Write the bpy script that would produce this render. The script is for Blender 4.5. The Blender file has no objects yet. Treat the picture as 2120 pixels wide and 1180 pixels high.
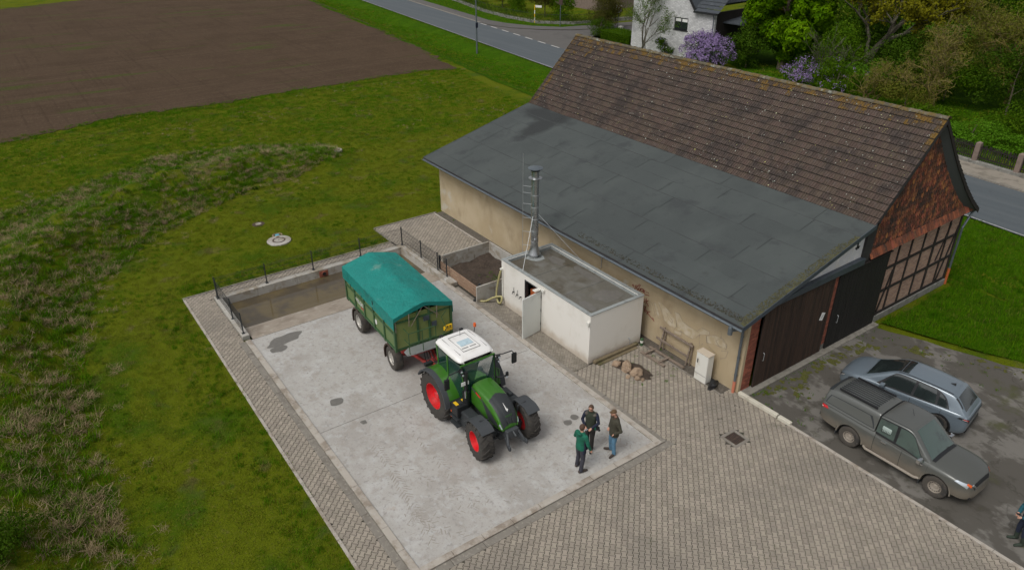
import bpy, bmesh, math, random
import numpy as np
from mathutils import Vector, Matrix, Quaternion, noise as mn
random.seed(7); np.random.seed(7)
sc = bpy.context.scene; C = sc.collection; PI = math.pi; R = math.radians

# ---------------- camera ----------------
CAM = Vector((13.037, -19.509, 16.5)); YAW = R(144.582); PIT = R(28.551); ROLL = R(-0.1066); FPX = 1517.45
def cam_axes():
    cy, sy, cp, sp = math.cos(YAW), math.sin(YAW), math.cos(PIT), math.sin(PIT)
    f = Vector((cy*cp, sy*cp, -sp)); r = Vector((sy, -cy, 0)); u = r.cross(f)
    return r*math.cos(ROLL)+u*math.sin(ROLL), u*math.cos(ROLL)-r*math.sin(ROLL), f
_r, _u, _f = cam_axes()
cd = bpy.data.cameras.new('camera'); cam = bpy.data.objects.new('camera', cd); C.objects.link(cam); sc.camera = cam
m4 = Matrix((( _r.x, _u.x, -_f.x, CAM.x), (_r.y, _u.y, -_f.y, CAM.y), (_r.z, _u.z, -_f.z, CAM.z), (0, 0, 0, 1)))
cam.matrix_world = m4
cd.sensor_width = 36; cd.sensor_fit = 'HORIZONTAL'; cd.lens = FPX/2120*36; cd.clip_start = .1; cd.clip_end = 3000

# ---------------- sky, sun, exposure ----------------
w = bpy.data.worlds.new('World'); sc.world = w; w.use_nodes = True; nt = w.node_tree; nt.nodes.clear()
sky = nt.nodes.new('ShaderNodeTexSky'); sky.sky_type = 'NISHITA'; sky.sun_disc = False
SUN_EL, SUN_AZ = R(55), R(-78)      # SUN_AZ: direction towards the sun, measured from +X
sky.sun_elevation = SUN_EL; sky.sun_rotation = PI/2-SUN_AZ; sky.air_density = 1.0; sky.dust_density = 4.0; sky.ozone_density = 1.2
hs = nt.nodes.new('ShaderNodeHueSaturation'); hs.inputs['Saturation'].default_value = .14
bg = nt.nodes.new('ShaderNodeBackground'); bg.inputs[1].default_value = .108
wo = nt.nodes.new('ShaderNodeOutputWorld')
nt.links.new(sky.outputs[0], hs.inputs['Color']); nt.links.new(hs.outputs[0], bg.inputs[0]); nt.links.new(bg.outputs[0], wo.inputs[0])
sd = bpy.data.lights.new('sun', 'SUN'); sun = bpy.data.objects.new('sun', sd); C.objects.link(sun)
sd.energy = 1.3; sd.angle = R(26); sd.color = (1, .96, .9)
sv = Vector((math.cos(SUN_AZ)*math.cos(SUN_EL), math.sin(SUN_AZ)*math.cos(SUN_EL), math.sin(SUN_EL)))
sun.rotation_euler = (-sv).to_track_quat('-Z', 'Y').to_euler()
sc.view_settings.view_transform = 'Standard'; sc.view_settings.look = 'None'
sc.view_settings.exposure = 0.15; sc.view_settings.gamma = 1; sc.view_settings.use_curve_mapping = False
sc.render.engine = 'CYCLES'; sc.cycles.max_bounces = 5; sc.cycles.diffuse_bounces = 3; sc.cycles.transparent_max_bounces = 8

# ---------------- materials ----------------
def lin(c):
    c = c/255.0
    return c/12.92 if c <= .04045 else ((c+.055)/1.055)**2.4
class NT:
    def __init__(s, m): s.t = m.node_tree; s.n = s.t.nodes; s.L = s.t.links
    def new(s, ty, **k):
        n = s.n.new(ty)
        for a, b in k.items(): setattr(n, a, b)
        return n
    def put(s, sock, v):
        if isinstance(v, bpy.types.NodeSocket): s.L.new(v, sock)
        elif v is not None:
            if isinstance(v, (tuple, list)) and len(v) == 3 and sock.type == 'RGBA': v = (*v, 1)
            sock.default_value = v
    def math(s, op, a, b=None, c=None, clamp=False):
        n = s.new('ShaderNodeMath', operation=op, use_clamp=clamp); s.put(n.inputs[0], a); s.put(n.inputs[1], b)
        if c is not None: s.put(n.inputs[2], c)
        return n.outputs[0]
    def mix(s, f, a, b, blend='MIX'):
        n = s.new('ShaderNodeMix', data_type='RGBA', blend_type=blend); s.put(n.inputs[0], f); s.put(n.inputs[6], a); s.put(n.inputs[7], b)
        return n.outputs[2]
    def scaled(s, vec, sx, sy, sz, rz=0):
        n = s.new('ShaderNodeMapping'); s.L.new(vec, n.inputs[0]); n.inputs['Scale'].default_value = (sx, sy, sz); n.inputs['Rotation'].default_value = (0, 0, rz); return n.outputs[0]
    def noise(s, vec, scale, detail=4, rough=.55, dist=0):
        n = s.new('ShaderNodeTexNoise'); s.L.new(vec, n.inputs['Vector']); n.inputs['Scale'].default_value = scale
        n.inputs['Detail'].default_value = detail; n.inputs['Roughness'].default_value = rough; n.inputs['Distortion'].default_value = dist
        return n.outputs[0]
    def ramp(s, v, lo, hi, a=0., b=1.):
        n = s.new('ShaderNodeMapRange', interpolation_type='SMOOTHSTEP'); s.put(n.inputs[0], v)
        for i, q in enumerate((lo, hi, a, b)): n.inputs[i+1].default_value = q
        return n.outputs[0]
    def bump(s, h, strength, dist):
        n = s.new('ShaderNodeBump'); s.L.new(h, n.inputs['Height']); n.inputs['Strength'].default_value = strength; n.inputs['Distance'].default_value = dist
        return n.outputs[0]
def M(name, col, layers=(), rough=.8, metal=0., bump=None, rnd=0., tone=False, coord='pos', spec=.5, coat=0., rvar=0., trans=0., hue=0., shape=None, emit=None):
    """layers: (colour, scale, lo, hi[, (sx,sy,sz)[, rz]]) mixed over the base by noise; rnd: value spread per object; tone: reads face attribute 'tone'"""
    m = bpy.data.materials.new(name); m.use_nodes = True; N = NT(m); b = N.n['Principled BSDF']
    pos = N.new('ShaderNodeNewGeometry').outputs['Position'] if coord == 'pos' else N.new('ShaderNodeTexCoord').outputs['Object']
    c = N.new('ShaderNodeRGB').outputs[0]; c.default_value = (*col, 1)
    if rnd or hue:
        oi = N.new('ShaderNodeObjectInfo').outputs['Random']
        if tone:
            at = N.new('ShaderNodeAttribute', attribute_name='tone').outputs['Fac']; oi = N.math('FRACT', N.math('ADD', oi, at))
        hv = N.new('ShaderNodeHueSaturation'); N.L.new(c, hv.inputs['Color'])
        N.put(hv.inputs['Value'], N.ramp(oi, 0, 1, 1-rnd, 1+rnd))
        if hue:
            o2 = N.math('FRACT', N.math('MULTIPLY', oi, 7.31)); N.put(hv.inputs['Hue'], N.ramp(o2, 0, 1, .5-hue, .5+hue))
        c = hv.outputs[0]
    for L in layers:
        lc, s, lo, hi = L[:4]; v = pos
        if len(L) > 4 and L[4]: v = N.scaled(pos, *L[4], rz=(L[5] if len(L) > 5 else 0))
        k = N.ramp(N.noise(v, s, 5, .6), lo, hi)
        if len(L) > 6: k = N.math('MULTIPLY', k, L[6])
        c = N.mix(k, c, lc)
    N.put(b.inputs['Base Color'], c)
    if shape: c = shape(N, b, pos, c) or c; N.put(b.inputs['Base Color'], c)
    r = rough
    if rvar: r = N.ramp(N.noise(pos, 3.1, 4), .3, .7, max(0, rough-rvar), min(1, rough+rvar))
    N.put(b.inputs['Roughness'], r); b.inputs['Metallic'].default_value = metal; b.inputs['Specular IOR Level'].default_value = spec
    if coat: b.inputs['Coat Weight'].default_value = coat; b.inputs['Coat Roughness'].default_value = .12
    if trans: b.inputs['Transmission Weight'].default_value = trans
    if bump and not b.inputs['Normal'].is_linked:
        s, st, di = bump[:3]; v = pos if len(bump) < 4 else N.scaled(pos, *bump[3]); N.put(b.inputs['Normal'], N.bump(N.noise(v, s, 6, .65), st, di))
    return m
def brickfn(bw, bh, mortar, mcol, c2, axis='y', bump=.6):
    def f(N, b, pos, c):
        sp = N.new('ShaderNodeSeparateXYZ'); N.L.new(pos, sp.inputs[0]); cb = N.new('ShaderNodeCombineXYZ')
        if axis == 'y': N.L.new(sp.outputs[1], cb.inputs[0])
        elif axis == 'x': N.L.new(sp.outputs[0], cb.inputs[0])
        else: N.L.new(N.math('ADD', N.math('MULTIPLY', sp.outputs[0], axis[0]), N.math('MULTIPLY', sp.outputs[1], axis[1])), cb.inputs[0])
        N.L.new(sp.outputs[2], cb.inputs[1])
        t = N.new('ShaderNodeTexBrick'); N.L.new(cb.outputs[0], t.inputs['Vector']); N.L.new(c, t.inputs['Color1']); t.inputs['Color2'].default_value = (*c2, 1); t.inputs['Mortar'].default_value = (*mcol, 1)
        t.inputs['Scale'].default_value = 1; t.inputs['Mortar Size'].default_value = mortar; t.inputs['Brick Width'].default_value = bw; t.inputs['Row Height'].default_value = bh; t.inputs['Bias'].default_value = -.1; t.inputs['Mortar Smooth'].default_value = .25
        N.put(b.inputs['Normal'], N.bump(N.math('SUBTRACT', N.math('MULTIPLY', N.noise(pos, 30, 5), .5), t.outputs['Fac']), bump, .012))
        return t.outputs['Color']
    return f
MT = {}
# ground
MT['soil'] = M('field soil', (.078, .053, .035), [((.068,.046,.030), .22, .45, .62), ((.098,.070,.048), .9, .5, .72, (2.4,.05,1), R(-3), .6), ((.056,.038,.025), 1.1, .52, .66, (2.4,.04,1), R(-3), .6), ((.052,.035,.023), 1.0, .54, .68, (.05,2.6,1), R(-6), .5), ((.052,.072,.014), .3, .58, .64, (1.6,.22,1), R(-3), .65), ((.150,.115,.08), 9, .58, .70), ((.036,.024,.015), 12, .58, .72, None, 0, .8)], rough=.95, spec=.05, bump=(16, .8, .05, (1, 1.8, 1)))
MT['mud'] = M('turf soil', (.10,.122,.006), [((.15,.118,.05), .7, .57, .68, None, 0, .8), ((.040,.088,.004), .35, .5, .64, None, 0, .8), ((.135,.125,.03), 9, .54, .72, None, 0, .7), ((.030,.055,.004), 20, .50, .70, None, 0, .8), ((.05,.04,.015), 34, .60, .74)], rough=1, spec=.03, bump=(22, 1, .05))
MT['verge'] = M('verge turf', (.036,.092,.002), [((.052,.115,.003), .5, .45, .65), ((.022,.052,.003), 2.5, .5, .72), ((.075,.13,.006), 9, .52, .72), ((.02,.045,.002), 19, .52, .72)], rough=1, spec=.03, bump=(9, .9, .15))
MT['asphalt'] = M('road asphalt', (.072,.086,.096), [((.088,.101,.110), .5, .4, .7, (.12,2.4,1), R(-6)), ((.060,.071,.079), 2.2, .55, .8), ((.17,.18,.18), 60, .62, .8)], rough=.85, bump=(90, .3, .01))
MT['junction'] = M('old brown asphalt', (.098,.092,.086), [((.075,.07,.066), .5, .5, .7), ((.12,.113,.105), 2, .5, .8)], rough=.9, bump=(80, .3, .01))
MT['white_line'] = M('road paint', (.45,.44,.42), [((.2,.2,.2), 8, .5, .75)], rough=.7)
def crackfn(N, b, pos, c):
    v = N.new('ShaderNodeTexVoronoi', feature='DISTANCE_TO_EDGE'); vec = N.new('ShaderNodeVectorMath', operation='ADD')
    nz = N.new('ShaderNodeTexNoise'); N.L.new(pos, nz.inputs['Vector']); nz.inputs['Scale'].default_value = 2.2; nz.inputs['Detail'].default_value = 6
    N.L.new(pos, vec.inputs[0]); N.L.new(nz.outputs['Color'], vec.inputs[1]); N.L.new(vec.outputs[0], v.inputs['Vector']); v.inputs['Scale'].default_value = .75
    k = N.ramp(v.outputs['Distance'], .004, .03); worn = N.ramp(N.noise(pos, .5, 4), .46, .56); k2 = N.math('MAXIMUM', k, N.math('SUBTRACT', 1.0, worn))
    dk = N.ramp(N.noise(pos, .8, 3), .3, .7, .5, .9); c = N.mix(N.math('MULTIPLY', N.math('SUBTRACT', 1.0, k2), dk), c, (.05, .045, .035))
    N.put(b.inputs['Normal'], N.bump(N.math('ADD', N.math('MULTIPLY', N.noise(pos, 70, 5), .35), k2), .5, .012)); return c
MT['park'] = M('parking asphalt', (.076,.069,.058), [((.145,.135,.12), .42, .49, .55, (1,1.4,1), .4), ((.045,.039,.030), 1.1, .53, .67, None, 0, .7), ((.17,.165,.15), 45, .66, .8), ((.058,.062,.018), .55, .56, .7, None, 0, .8)], rough=.88, shape=crackfn)
MT['moss'] = M('moss', (.070,.075,.010), [((.11,.105,.015), 14, .45, .7), ((.045,.04,.015), 5, .5, .7)], rough=1, bump=(40, 1, .03))
MT['concrete'] = M('slab concrete', (.39,.375,.35), [((.31,.29,.265), .35, .44, .62, None, 0, .75), ((.46,.455,.44), .8, .5, .66, None, 0, .8), ((.28,.25,.215), 1.5, .52, .66, (1,1,1), 0, .55), ((.42,.42,.41), 3.2, .52, .68, None, 0, .6), ((.28,.265,.25), 7, .52, .72), ((.22,.205,.195), 9, .58, .68, (5,.8,1), R(40), .6), ((.22,.205,.195), 8, .58, .68, (.9,5,1), R(20), .5), ((.34,.265,.19), .8, .62, .76, None, 0, .6)], rough=.82, bump=(30, .25, .01))
MT['kerb'] = M('kerb concrete', (.38,.345,.30), [((.24,.20,.16), 1.8, .45, .65), ((.42,.39,.35), 5, .5, .75)], rough=.9, bump=(40, .4, .01))
MT['kerbdark'] = M('edging stone', (.20,.182,.155), [((.155,.138,.115), 2.5, .45, .7), ((.31,.28,.24), 9, .5, .75)], rough=.9, bump=(40, .4, .01))
MT['wetconcrete'] = M('stained apron concrete', (.30,.255,.205), [((.22,.18,.14), 1.1, .45, .65), ((.38,.335,.28), 3, .5, .75)], rough=.65, bump=(30, .25, .01))
MT['basin'] = M('basin concrete', (.37,.35,.315), [((.26,.225,.175), 1.1, .45, .62, (1,1,2)), ((.46,.45,.42), 4, .5, .75), ((.2,.17,.13), 2.5, .58, .72, (3,3,.6))], rough=.88, bump=(30, .35, .01))
MT['puddle'] = M('wet patch', (.135,.128,.115), [((.16,.15,.135), 6, .4, .7)], rough=.5, bump=(40, .15, .005))
MT['trackmark'] = M('tyre print dirt', (.275,.25,.22), [((.32,.30,.275), 3, .45, .62)], rough=.9)
MT['joint'] = M('joint filler', (.07,.065,.055), rough=.95)
MT['bed'] = M('paver bedding', (.038,.034,.026), [((.036,.042,.012), 1.4, .52, .7), ((.08,.07,.055), 5, .5, .7)], rough=.95, bump=(60, .4, .01))
MT['gravel'] = M('gravel', (.11,.095,.078), [((.2,.18,.155), 28, .5, .7), ((.05,.045,.035), 22, .55, .7)], rough=.95, bump=(45, 1, .04))
def paverfn(N, b, pos, c):
    g = N.ramp(N.noise(pos, .33, 4), .5, .66); c = N.mix(N.math('MULTIPLY', g, .55), c, (.205, .182, .152)); g2 = N.ramp(N.noise(pos, .7, 5, .7), .6, .72)
    c = N.mix(N.math('MULTIPLY', g2, .35), c, (.11, .098, .074)); return N.mix(N.ramp(N.noise(pos, 55, 4), .4, .75, 0, .35), c, (.15, .14, .125))
MT['paver'] = M('paving stone', (.292,.255,.207), rough=.88, rnd=.12, hue=.004, tone=True, shape=paverfn, bump=(70, .35, .006))
MT['herring'] = M('rectangular paver', (.22,.195,.16), [((.17,.15,.12), 1.2, .45, .65)], rough=.9, rnd=.15, tone=True, bump=(70, .35, .006))
# buildings
MT['plaster'] = M('ochre plaster', (.41,.325,.205), [((.47,.385,.26), .5, .42, .66), ((.33,.255,.16), .7, .52, .72, (1,1,.6)), ((.33,.255,.16), 3.5, .6, .78, (2.5,2.5,.5), 0, .8), ((.47,.43,.35), .45, .60, .7), ((.3,.22,.13), 22, .62, .75)], rough=.92, bump=(35, .7, .02))
MT['graff_pale'] = M('faded paint', (.47,.40,.29), [((.41,.33,.21), 3, .42, .6), ((.52,.46,.36), 2, .5, .7)], rough=.9, bump=(35, .6, .02))
MT['graff_grey'] = M('faded outline paint', (.30,.25,.19), [((.41,.33,.21), 4, .42, .6)], rough=.9)
MT['graff_red'] = M('red spray paint', (.22,.045,.035), [((.4,.25,.16), 14, .52, .75)], rough=.8)
MT['white_plaster'] = M('white render', (.62,.62,.63), [((.63,.60,.54), .9, .5, .7), ((.54,.46,.36), 2.2, .6, .76, (2,2,.5), 0, .7), ((.76,.74,.70), 5, .5, .7)], rough=.88, bump=(25, .25, .01))
def stainlow(N, b, pos, c):
    z = N.new('ShaderNodeSeparateXYZ'); N.L.new(pos, z.inputs[0]); k = N.ramp(N.math('ADD', z.outputs[2], N.math('MULTIPLY', N.noise(pos, 2.5, 5), .7)), .35, .85, 1., 0.)
    return N.mix(N.math('MULTIPLY', k, .6), c, (.40, .31, .21))
MT['shed_wall'] = M('white shed render', (.74,.715,.665), [((.66,.63,.57), .8, .5, .7), ((.60,.53,.44), 2.4, .62, .78, (2.5,2.5,.4), 0, .6)], rough=.88, shape=stainlow, bump=(25, .25, .01))
def stainfn(N, b, pos, c):
    k = None
    for cx, cy, sx, sy in ((-19.3, 5.9, 2.2, .75), (-18.6, 4.9, .8, 1.6)):
        v = N.new('ShaderNodeVectorMath', operation='SUBTRACT'); N.L.new(pos, v.inputs[0]); v.inputs[1].default_value = (cx, cy, 0); w_ = N.new('ShaderNodeVectorMath', operation='MULTIPLY'); N.L.new(v.outputs[0], w_.inputs[0]); w_.inputs[1].default_value = (1/sx, 1/sy, 0)
        l = N.new('ShaderNodeVectorMath', operation='LENGTH'); N.L.new(w_.outputs[0], l.inputs[0]); q = N.ramp(N.math('ADD', l.outputs['Value'], N.math('MULTIPLY', N.noise(pos, 1.3, 5), 1.1)), 1.05, 1.75, .8, 0.); k = q if k is None else N.math('MAXIMUM', k, q)
    return N.mix(k, c, (.018, .02, .021))
MT['felt'] = M('roofing felt', (.052,.061,.060), [((.062,.072,.070), .5, .42, .66, (1,.6,1)), ((.042,.048,.049), .8, .54, .7), ((.038,.040,.040), 2.6, .58, .76, None, 0, .6), ((.11,.11,.1), 70, .68, .8), ((.14,.14,.12), 16, .72, .76)], rough=.9, rnd=.055, bump=(60, .5, .01), shape=stainfn)
MT['feltdark'] = M('felt seam', (.032,.036,.036), [((.042,.047,.047), 1.5, .5, .65)], rough=.6)
MT['tileroof'] = M('brown concrete tile', (.075,.052,.040), [((.040,.030,.026), 1.1, .45, .65), ((.086,.065,.056), 6, .5, .7), ((.028,.024,.021), 3, .56, .72, (1,3,3), 0, .75), ((.2,.2,.18), 15, .71, .74)], rough=.9, rnd=.13, hue=.012, tone=True, bump=(40, .4, .01))
MT['tilelichen'] = M('lichened tile', (.070,.050,.036), [((.135,.078,.014), 2.6, .45, .58), ((.05,.038,.03), 6, .52, .66), ((.26,.27,.24), 12, .66, .71)], rough=.95, rnd=.2, tone=True, bump=(40, .5, .02))
MT['tileshadedirt'] = M('mossy tile joint with row shade', (.022,.018,.014), [((.045,.04,.015), 4, .55, .7)], rough=1)  # moss and dirt plus row shadow, painted dark on tile lips and overlaps
MT['ridgetile'] = M('ridge tile', (.11,.095,.065), [((.13,.09,.026), 3.5, .46, .6), ((.24,.25,.22), 2.5, .58, .66), ((.065,.058,.042), 9, .55, .7)], rough=.95, rnd=.25, bump=(40, .6, .02))
MT['hangtile'] = M('hanging clay tile', (.20,.066,.030), [((.042,.026,.02), 2.2, .46, .62, (1,1,1), 0, .9), ((.11,.045,.027), 9, .5, .7), ((.024,.017,.014), .8, .52, .62, None, 0, .7)], rough=.85, rnd=.55, hue=.012, tone=True, bump=(40, .3, .01))
MT['newtile'] = M('orange clay tile', (.28,.105,.035), [((.24,.09,.035), 9, .5, .7)], rough=.85, rnd=.3, hue=.012, tone=True, bump=(40, .3, .01))
MT['edgetile'] = M('red edge tile', (.23,.07,.03), [((.11,.04,.024), 3, .45, .62), ((.06,.035,.028), 2, .62, .75)], rough=.85, rnd=.3, tone=True, bump=(40, .3, .01))
MT['brick_wall'] = M('infill brick', (.42,.24,.155), [((.46,.30,.22), 1.5, .45, .7)], rough=.9, shape=brickfn(.25, .078, .012, (.33,.28,.24), (.25,.125,.085), 'y'))
MT['brick'] = M('red brick', (.27,.085,.05), [((.19,.06,.04), 9, .45, .7)], rough=.88, rnd=.3, bump=(60, .5, .01))
MT['mortar'] = M('mortar', (.35,.30,.25), rough=.95, bump=(60, .5, .01))
MT['timber'] = M('black timber frame', (.018,.013,.011), [((.035,.027,.022), 6, .55, .75, (1,1,.3))], rough=.8, bump=(20, .5, .02, (4, 4, .6)))
MT['gate_brown'] = M('dark brown boards', (.036,.019,.012), [((.058,.031,.019), 2.2, .45, .7, (6,6,.4)), ((.014,.010,.008), 5, .5, .7, (8,8,.5))], rough=.72, rnd=.35, bump=(20, .5, .01, (6, 6, .5)))
MT['gate_black'] = M('black boards', (.007,.006,.0055), [((.013,.010,.008), 3, .5, .75, (6,6,.4))], rough=.72, rnd=.3, bump=(20, .5, .01, (6, 6, .5)))
MT['fascia'] = M('dark fascia board', (.028,.026,.027), [((.045,.042,.043), 4, .5, .7)], rough=.7)
MT['soffit'] = M('grey soffit', (.075,.08,.084), rough=.7)
MT['sheet_metal'] = M('grey blue sheet metal', (.075,.09,.11), [((.055,.066,.082), 2, .5, .7)], rough=.45, metal=.3)
MT['zinc'] = M('zinc', (.15,.175,.195), [((.11,.13,.15), 3, .5, .7)], rough=.45, metal=.5)
MT['clay_pipe'] = M('red plastic pipe', (.50,.17,.10), rough=.6)
MT['orange_pipe'] = M('orange plastic pipe', (.45,.115,.035), rough=.6)
MT['plinth'] = M('plinth concrete', (.21,.205,.185), [((.13,.125,.11), 2, .45, .65), ((.28,.275,.25), 5, .5, .7)], rough=.92, bump=(30, .6, .02))
MT['sill'] = M('concrete sill', (.22,.205,.175), [((.15,.14,.115), 3, .45, .65)], rough=.9, bump=(30, .4, .01))
MT['white_block'] = M('white kerb block', (.52,.49,.41), [((.4,.37,.30), 3, .5, .7)], rough=.9, bump=(30, .3, .01))
MT['shedroof'] = M('flat roof felt', (.125,.118,.098), [((.085,.073,.052), .65, .45, .6), ((.155,.15,.135), 1.4, .5, .7), ((.085,.075,.05), 1.0, .6, .7)], rough=.6, rvar=.25, bump=(40, .3, .01))
MT['parapet'] = M('parapet capping', (.27,.29,.285), [((.2,.21,.205), 3, .5, .7)], rough=.7)
MT['door'] = M('door paint', (.60,.615,.58), [((.52,.53,.50), 1.5, .5, .7)], rough=.5)
MT['dark'] = M('dark interior', (.012,.011,.010), rough=.9)
MT['steel'] = M('stainless steel', (.44,.45,.46), rough=.3, metal=.9, rvar=.12)
MT['galv'] = M('galvanised steel', (.42,.44,.45), rough=.5, metal=.6)
MT['anthracite'] = M('anthracite coating', (.022,.027,.031), rough=.5)
MT['wood'] = M('weathered wood', (.21,.165,.13), [((.14,.105,.08), 3, .45, .7, (1,1,4)), ((.28,.235,.19), 8, .5, .75)], rough=.9, bump=(20, .5, .01, (1, 6, 6)))
MT['board'] = M('formwork board', (.30,.195,.13), [((.2,.125,.085), 2.5, .45, .7, (1,1,7)), ((.36,.26,.18), 6, .5, .7)], rough=.85, bump=(12, .4, .01, (1, 1, 6)))
MT['oldbeam'] = M('mossy beam', (.16,.125,.075), [((.09,.08,.035), 2, .45, .65), ((.22,.18,.11), 8, .5, .7)], rough=.95, bump=(20, .7, .02))
MT['earth'] = M('dark earth', (.062,.044,.032), [((.04,.028,.02), 2, .45, .65), ((.09,.068,.05), 9, .5, .7)], rough=.98, bump=(15, 1, .06))
MT['rock'] = M('field stone', (.30,.215,.145), [((.2,.14,.095), 4, .45, .65), ((.36,.28,.2), 9, .5, .7)], rough=.9, rnd=.2, bump=(14, .8, .03))
MT['hose'] = M('yellow hose', (.40,.36,.17), rough=.5)
MT['white_plastic'] = M('white plastic', (.66,.65,.60), [((.56,.53,.46), 3, .55, .7)], rough=.5)
MT['cream'] = M('weathered cabinet top', (.52,.45,.36), rough=.7)
MT['black'] = M('black plastic', (.012,.013,.015), rough=.5)
MT['rubber'] = M('rubber', (.040,.036,.032), [((.06,.052,.043), 6, .5, .7)], rough=.85, coord='obj', bump=(30, .3, .01))
MT['dirtyrubber'] = M('dusty tyre', (.062,.054,.045), [((.032,.030,.028), 4, .45, .65), ((.09,.078,.063), 12, .55, .75)], rough=.9, coord='obj', bump=(30, .3, .01))
MT['red'] = M('red rim paint', (.62,.010,.016), [((.40,.02,.018), 3, .48, .7), ((.30,.12,.08), 9, .62, .75, None, 0, .6)], rough=.4, coat=.3)
MT['redframe'] = M('red chassis paint', (.42,.045,.04), [((.2,.05,.035), 3, .5, .7)], rough=.6)
MT['tgreen'] = M('tractor green', (.036,.145,.010), [((.07,.12,.035), 1.6, .5, .72, None, 0, .5), ((.09,.10,.05), 9, .62, .75, None, 0, .5)], rough=.33, coat=.4)
MT['tgrey'] = M('tractor grey', (.026,.030,.033), rough=.6, bump=(80, .2, .005))
MT['fender'] = M('grey fender plastic', (.046,.051,.056), rough=.6)
MT['roofwhite'] = M('white cab roof', (.76,.75,.73), [((.66,.64,.60), 2, .55, .75)], rough=.4)
MT['roofline'] = M('roof seam', (.3,.3,.29), rough=.6)
MT['glass'] = M('green tinted glass', (.025,.10,.075), rough=.06, trans=.62, spec=.6)
MT['carglass'] = M('dark car glass', (.016,.022,.022), [((.03,.042,.04), 1.6, .5, .7)], rough=.07, spec=.9, coat=.5)
MT['screen'] = M('windscreen', (.055,.085,.075), [((.035,.05,.047), 1.3, .5, .7)], rough=.08, spec=.9, coat=.5)
MT['lightblue'] = M('roof hatch', (.45,.58,.64), rough=.15, coat=.4)
MT['amber'] = M('amber lens', (.65,.11,.02), rough=.3)
MT['yellow'] = M('yellow marker', (.75,.46,.015), rough=.5)
MT['chrome'] = M('chrome', (.7,.72,.74), rough=.12, metal=1)
MT['lens'] = M('lamp lens', (.55,.6,.65), rough=.08, metal=.5)
MT['redlens'] = M('red lens', (.45,.012,.015), rough=.2, coat=.3)
MT['plate'] = M('number plate', (.7,.7,.68), rough=.5)
MT['blue'] = M('blue plastic', (.10,.33,.42), rough=.5)
MT['tarp'] = M('green tarpaulin', (.000,.195,.168), [((.0,.215,.185), .9, .5, .68), ((.13,.25,.21), 1.0, .60, .74, None, 0, .75), ((.0,.15,.13), 1.6, .55, .7)], rough=.5, bump=(3.0, .9, .09))
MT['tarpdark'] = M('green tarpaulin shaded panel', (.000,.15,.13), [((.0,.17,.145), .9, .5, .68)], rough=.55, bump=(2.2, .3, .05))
MT['panel'] = M('trailer side green', (.125,.185,.070), [((.10,.155,.052), 1.2, .45, .7), ((.15,.21,.095), 4, .55, .75)], rough=.55)
MT['frontpanel'] = M('trailer front green', (.165,.205,.060), [((.20,.23,.08), 2, .5, .7)], rough=.6)
MT['ribgreen'] = M('trailer frame green', (.033,.09,.032), [((.045,.09,.042), 3, .5, .7)], rough=.55)
MT['silver'] = M('silver rim', (.50,.48,.44), [((.33,.30,.26), 5, .5, .7)], rough=.45, metal=.4)
MT['suv'] = M('blue grey car paint', (.150,.187,.220), rough=.30, metal=.25, coat=.7)
def dustfn(N, b, pos, c):
    z = N.new('ShaderNodeSeparateXYZ'); N.L.new(pos, z.inputs[0]); k = N.ramp(N.math('ADD', z.outputs[2], N.math('MULTIPLY', N.noise(pos, 2.0, 5), .5)), .70, 1.2, 1., 0.)
    N.put(b.inputs['Roughness'], N.ramp(k, 0, 1, .34, .75)); return N.mix(N.math('MULTIPLY', k, .75), c, (.23, .195, .15))
MT['pickup'] = M('grey green car paint', (.115,.120,.113), rough=.34, metal=.35, coat=.5)
MT['pickupbody'] = M('dusty grey green car paint', (.100,.104,.096), rough=.36, metal=.3, coat=.25, shape=dustfn)
MT['steelwheel'] = M('dusty steel rim', (.27,.235,.195), rough=.6)
# plants
def leafm(name, a, b2, c2, rough=.55, tr=.35, big=None):
    m = bpy.data.materials.new(name); m.use_nodes = True; N = NT(m); b = N.n['Principled BSDF']
    at = N.new('ShaderNodeAttribute', attribute_name='tone').outputs['Fac']; oi = N.new('ShaderNodeObjectInfo').outputs['Random']
    pos = N.new('ShaderNodeNewGeometry').outputs['Position']
    k = N.math('FRACT', N.math('ADD', at, oi)); c = N.mix(N.ramp(k, 0, .6), (*a, 1), (*b2, 1)); c = N.mix(N.ramp(k, .6, 1), c, (*c2, 1))
    c = N.mix(N.ramp(N.noise(pos, .5, 3), .4, .65, 0, .5), c, (*b2, 1))
    for bc, bs, lo, hi, am in (big or ()): c = N.mix(N.math('MULTIPLY', N.ramp(N.noise(pos, bs, 4, .6), lo, hi), am), c, (*bc, 1))
    N.put(b.inputs['Base Color'], c); b.inputs['Roughness'].default_value = rough; b.inputs['Specular IOR Level'].default_value = .04
    tl = N.new('ShaderNodeBsdfTranslucent'); N.L.new(c, tl.inputs[0]); ms = N.new('ShaderNodeMixShader'); ms.inputs[0].default_value = tr
    N.L.new(b.outputs[0], ms.inputs[1]); N.L.new(tl.outputs[0], ms.inputs[2]); N.L.new(ms.outputs[0], N.n['Material Output'].inputs[0]); return m
MT['chestnut'] = leafm('chestnut leaves', (.06,.155,.001), (.115,.24,.002), (.165,.29,.004))
MT['oakleaf'] = leafm('young yellow brown leaves', (.165,.165,.008), (.23,.215,.012), (.11,.125,.01))
MT['willow'] = leafm('olive leaves', (.09,.115,.012), (.14,.155,.02), (.18,.155,.03))
MT['darkleaf'] = leafm('dark green leaves', (.028,.068,.004), (.048,.10,.005), (.08,.135,.010))
MT['midleaf'] = leafm('mid green leaves', (.04,.10,.003), (.068,.14,.004), (.105,.175,.008))
MT['brightleaf'] = leafm('bright green leaves', (.06,.16,.006), (.095,.22,.010), (.12,.25,.02))
MT['conifer'] = leafm('olive conifer', (.06,.062,.012), (.09,.085,.018), (.045,.055,.014))
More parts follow.
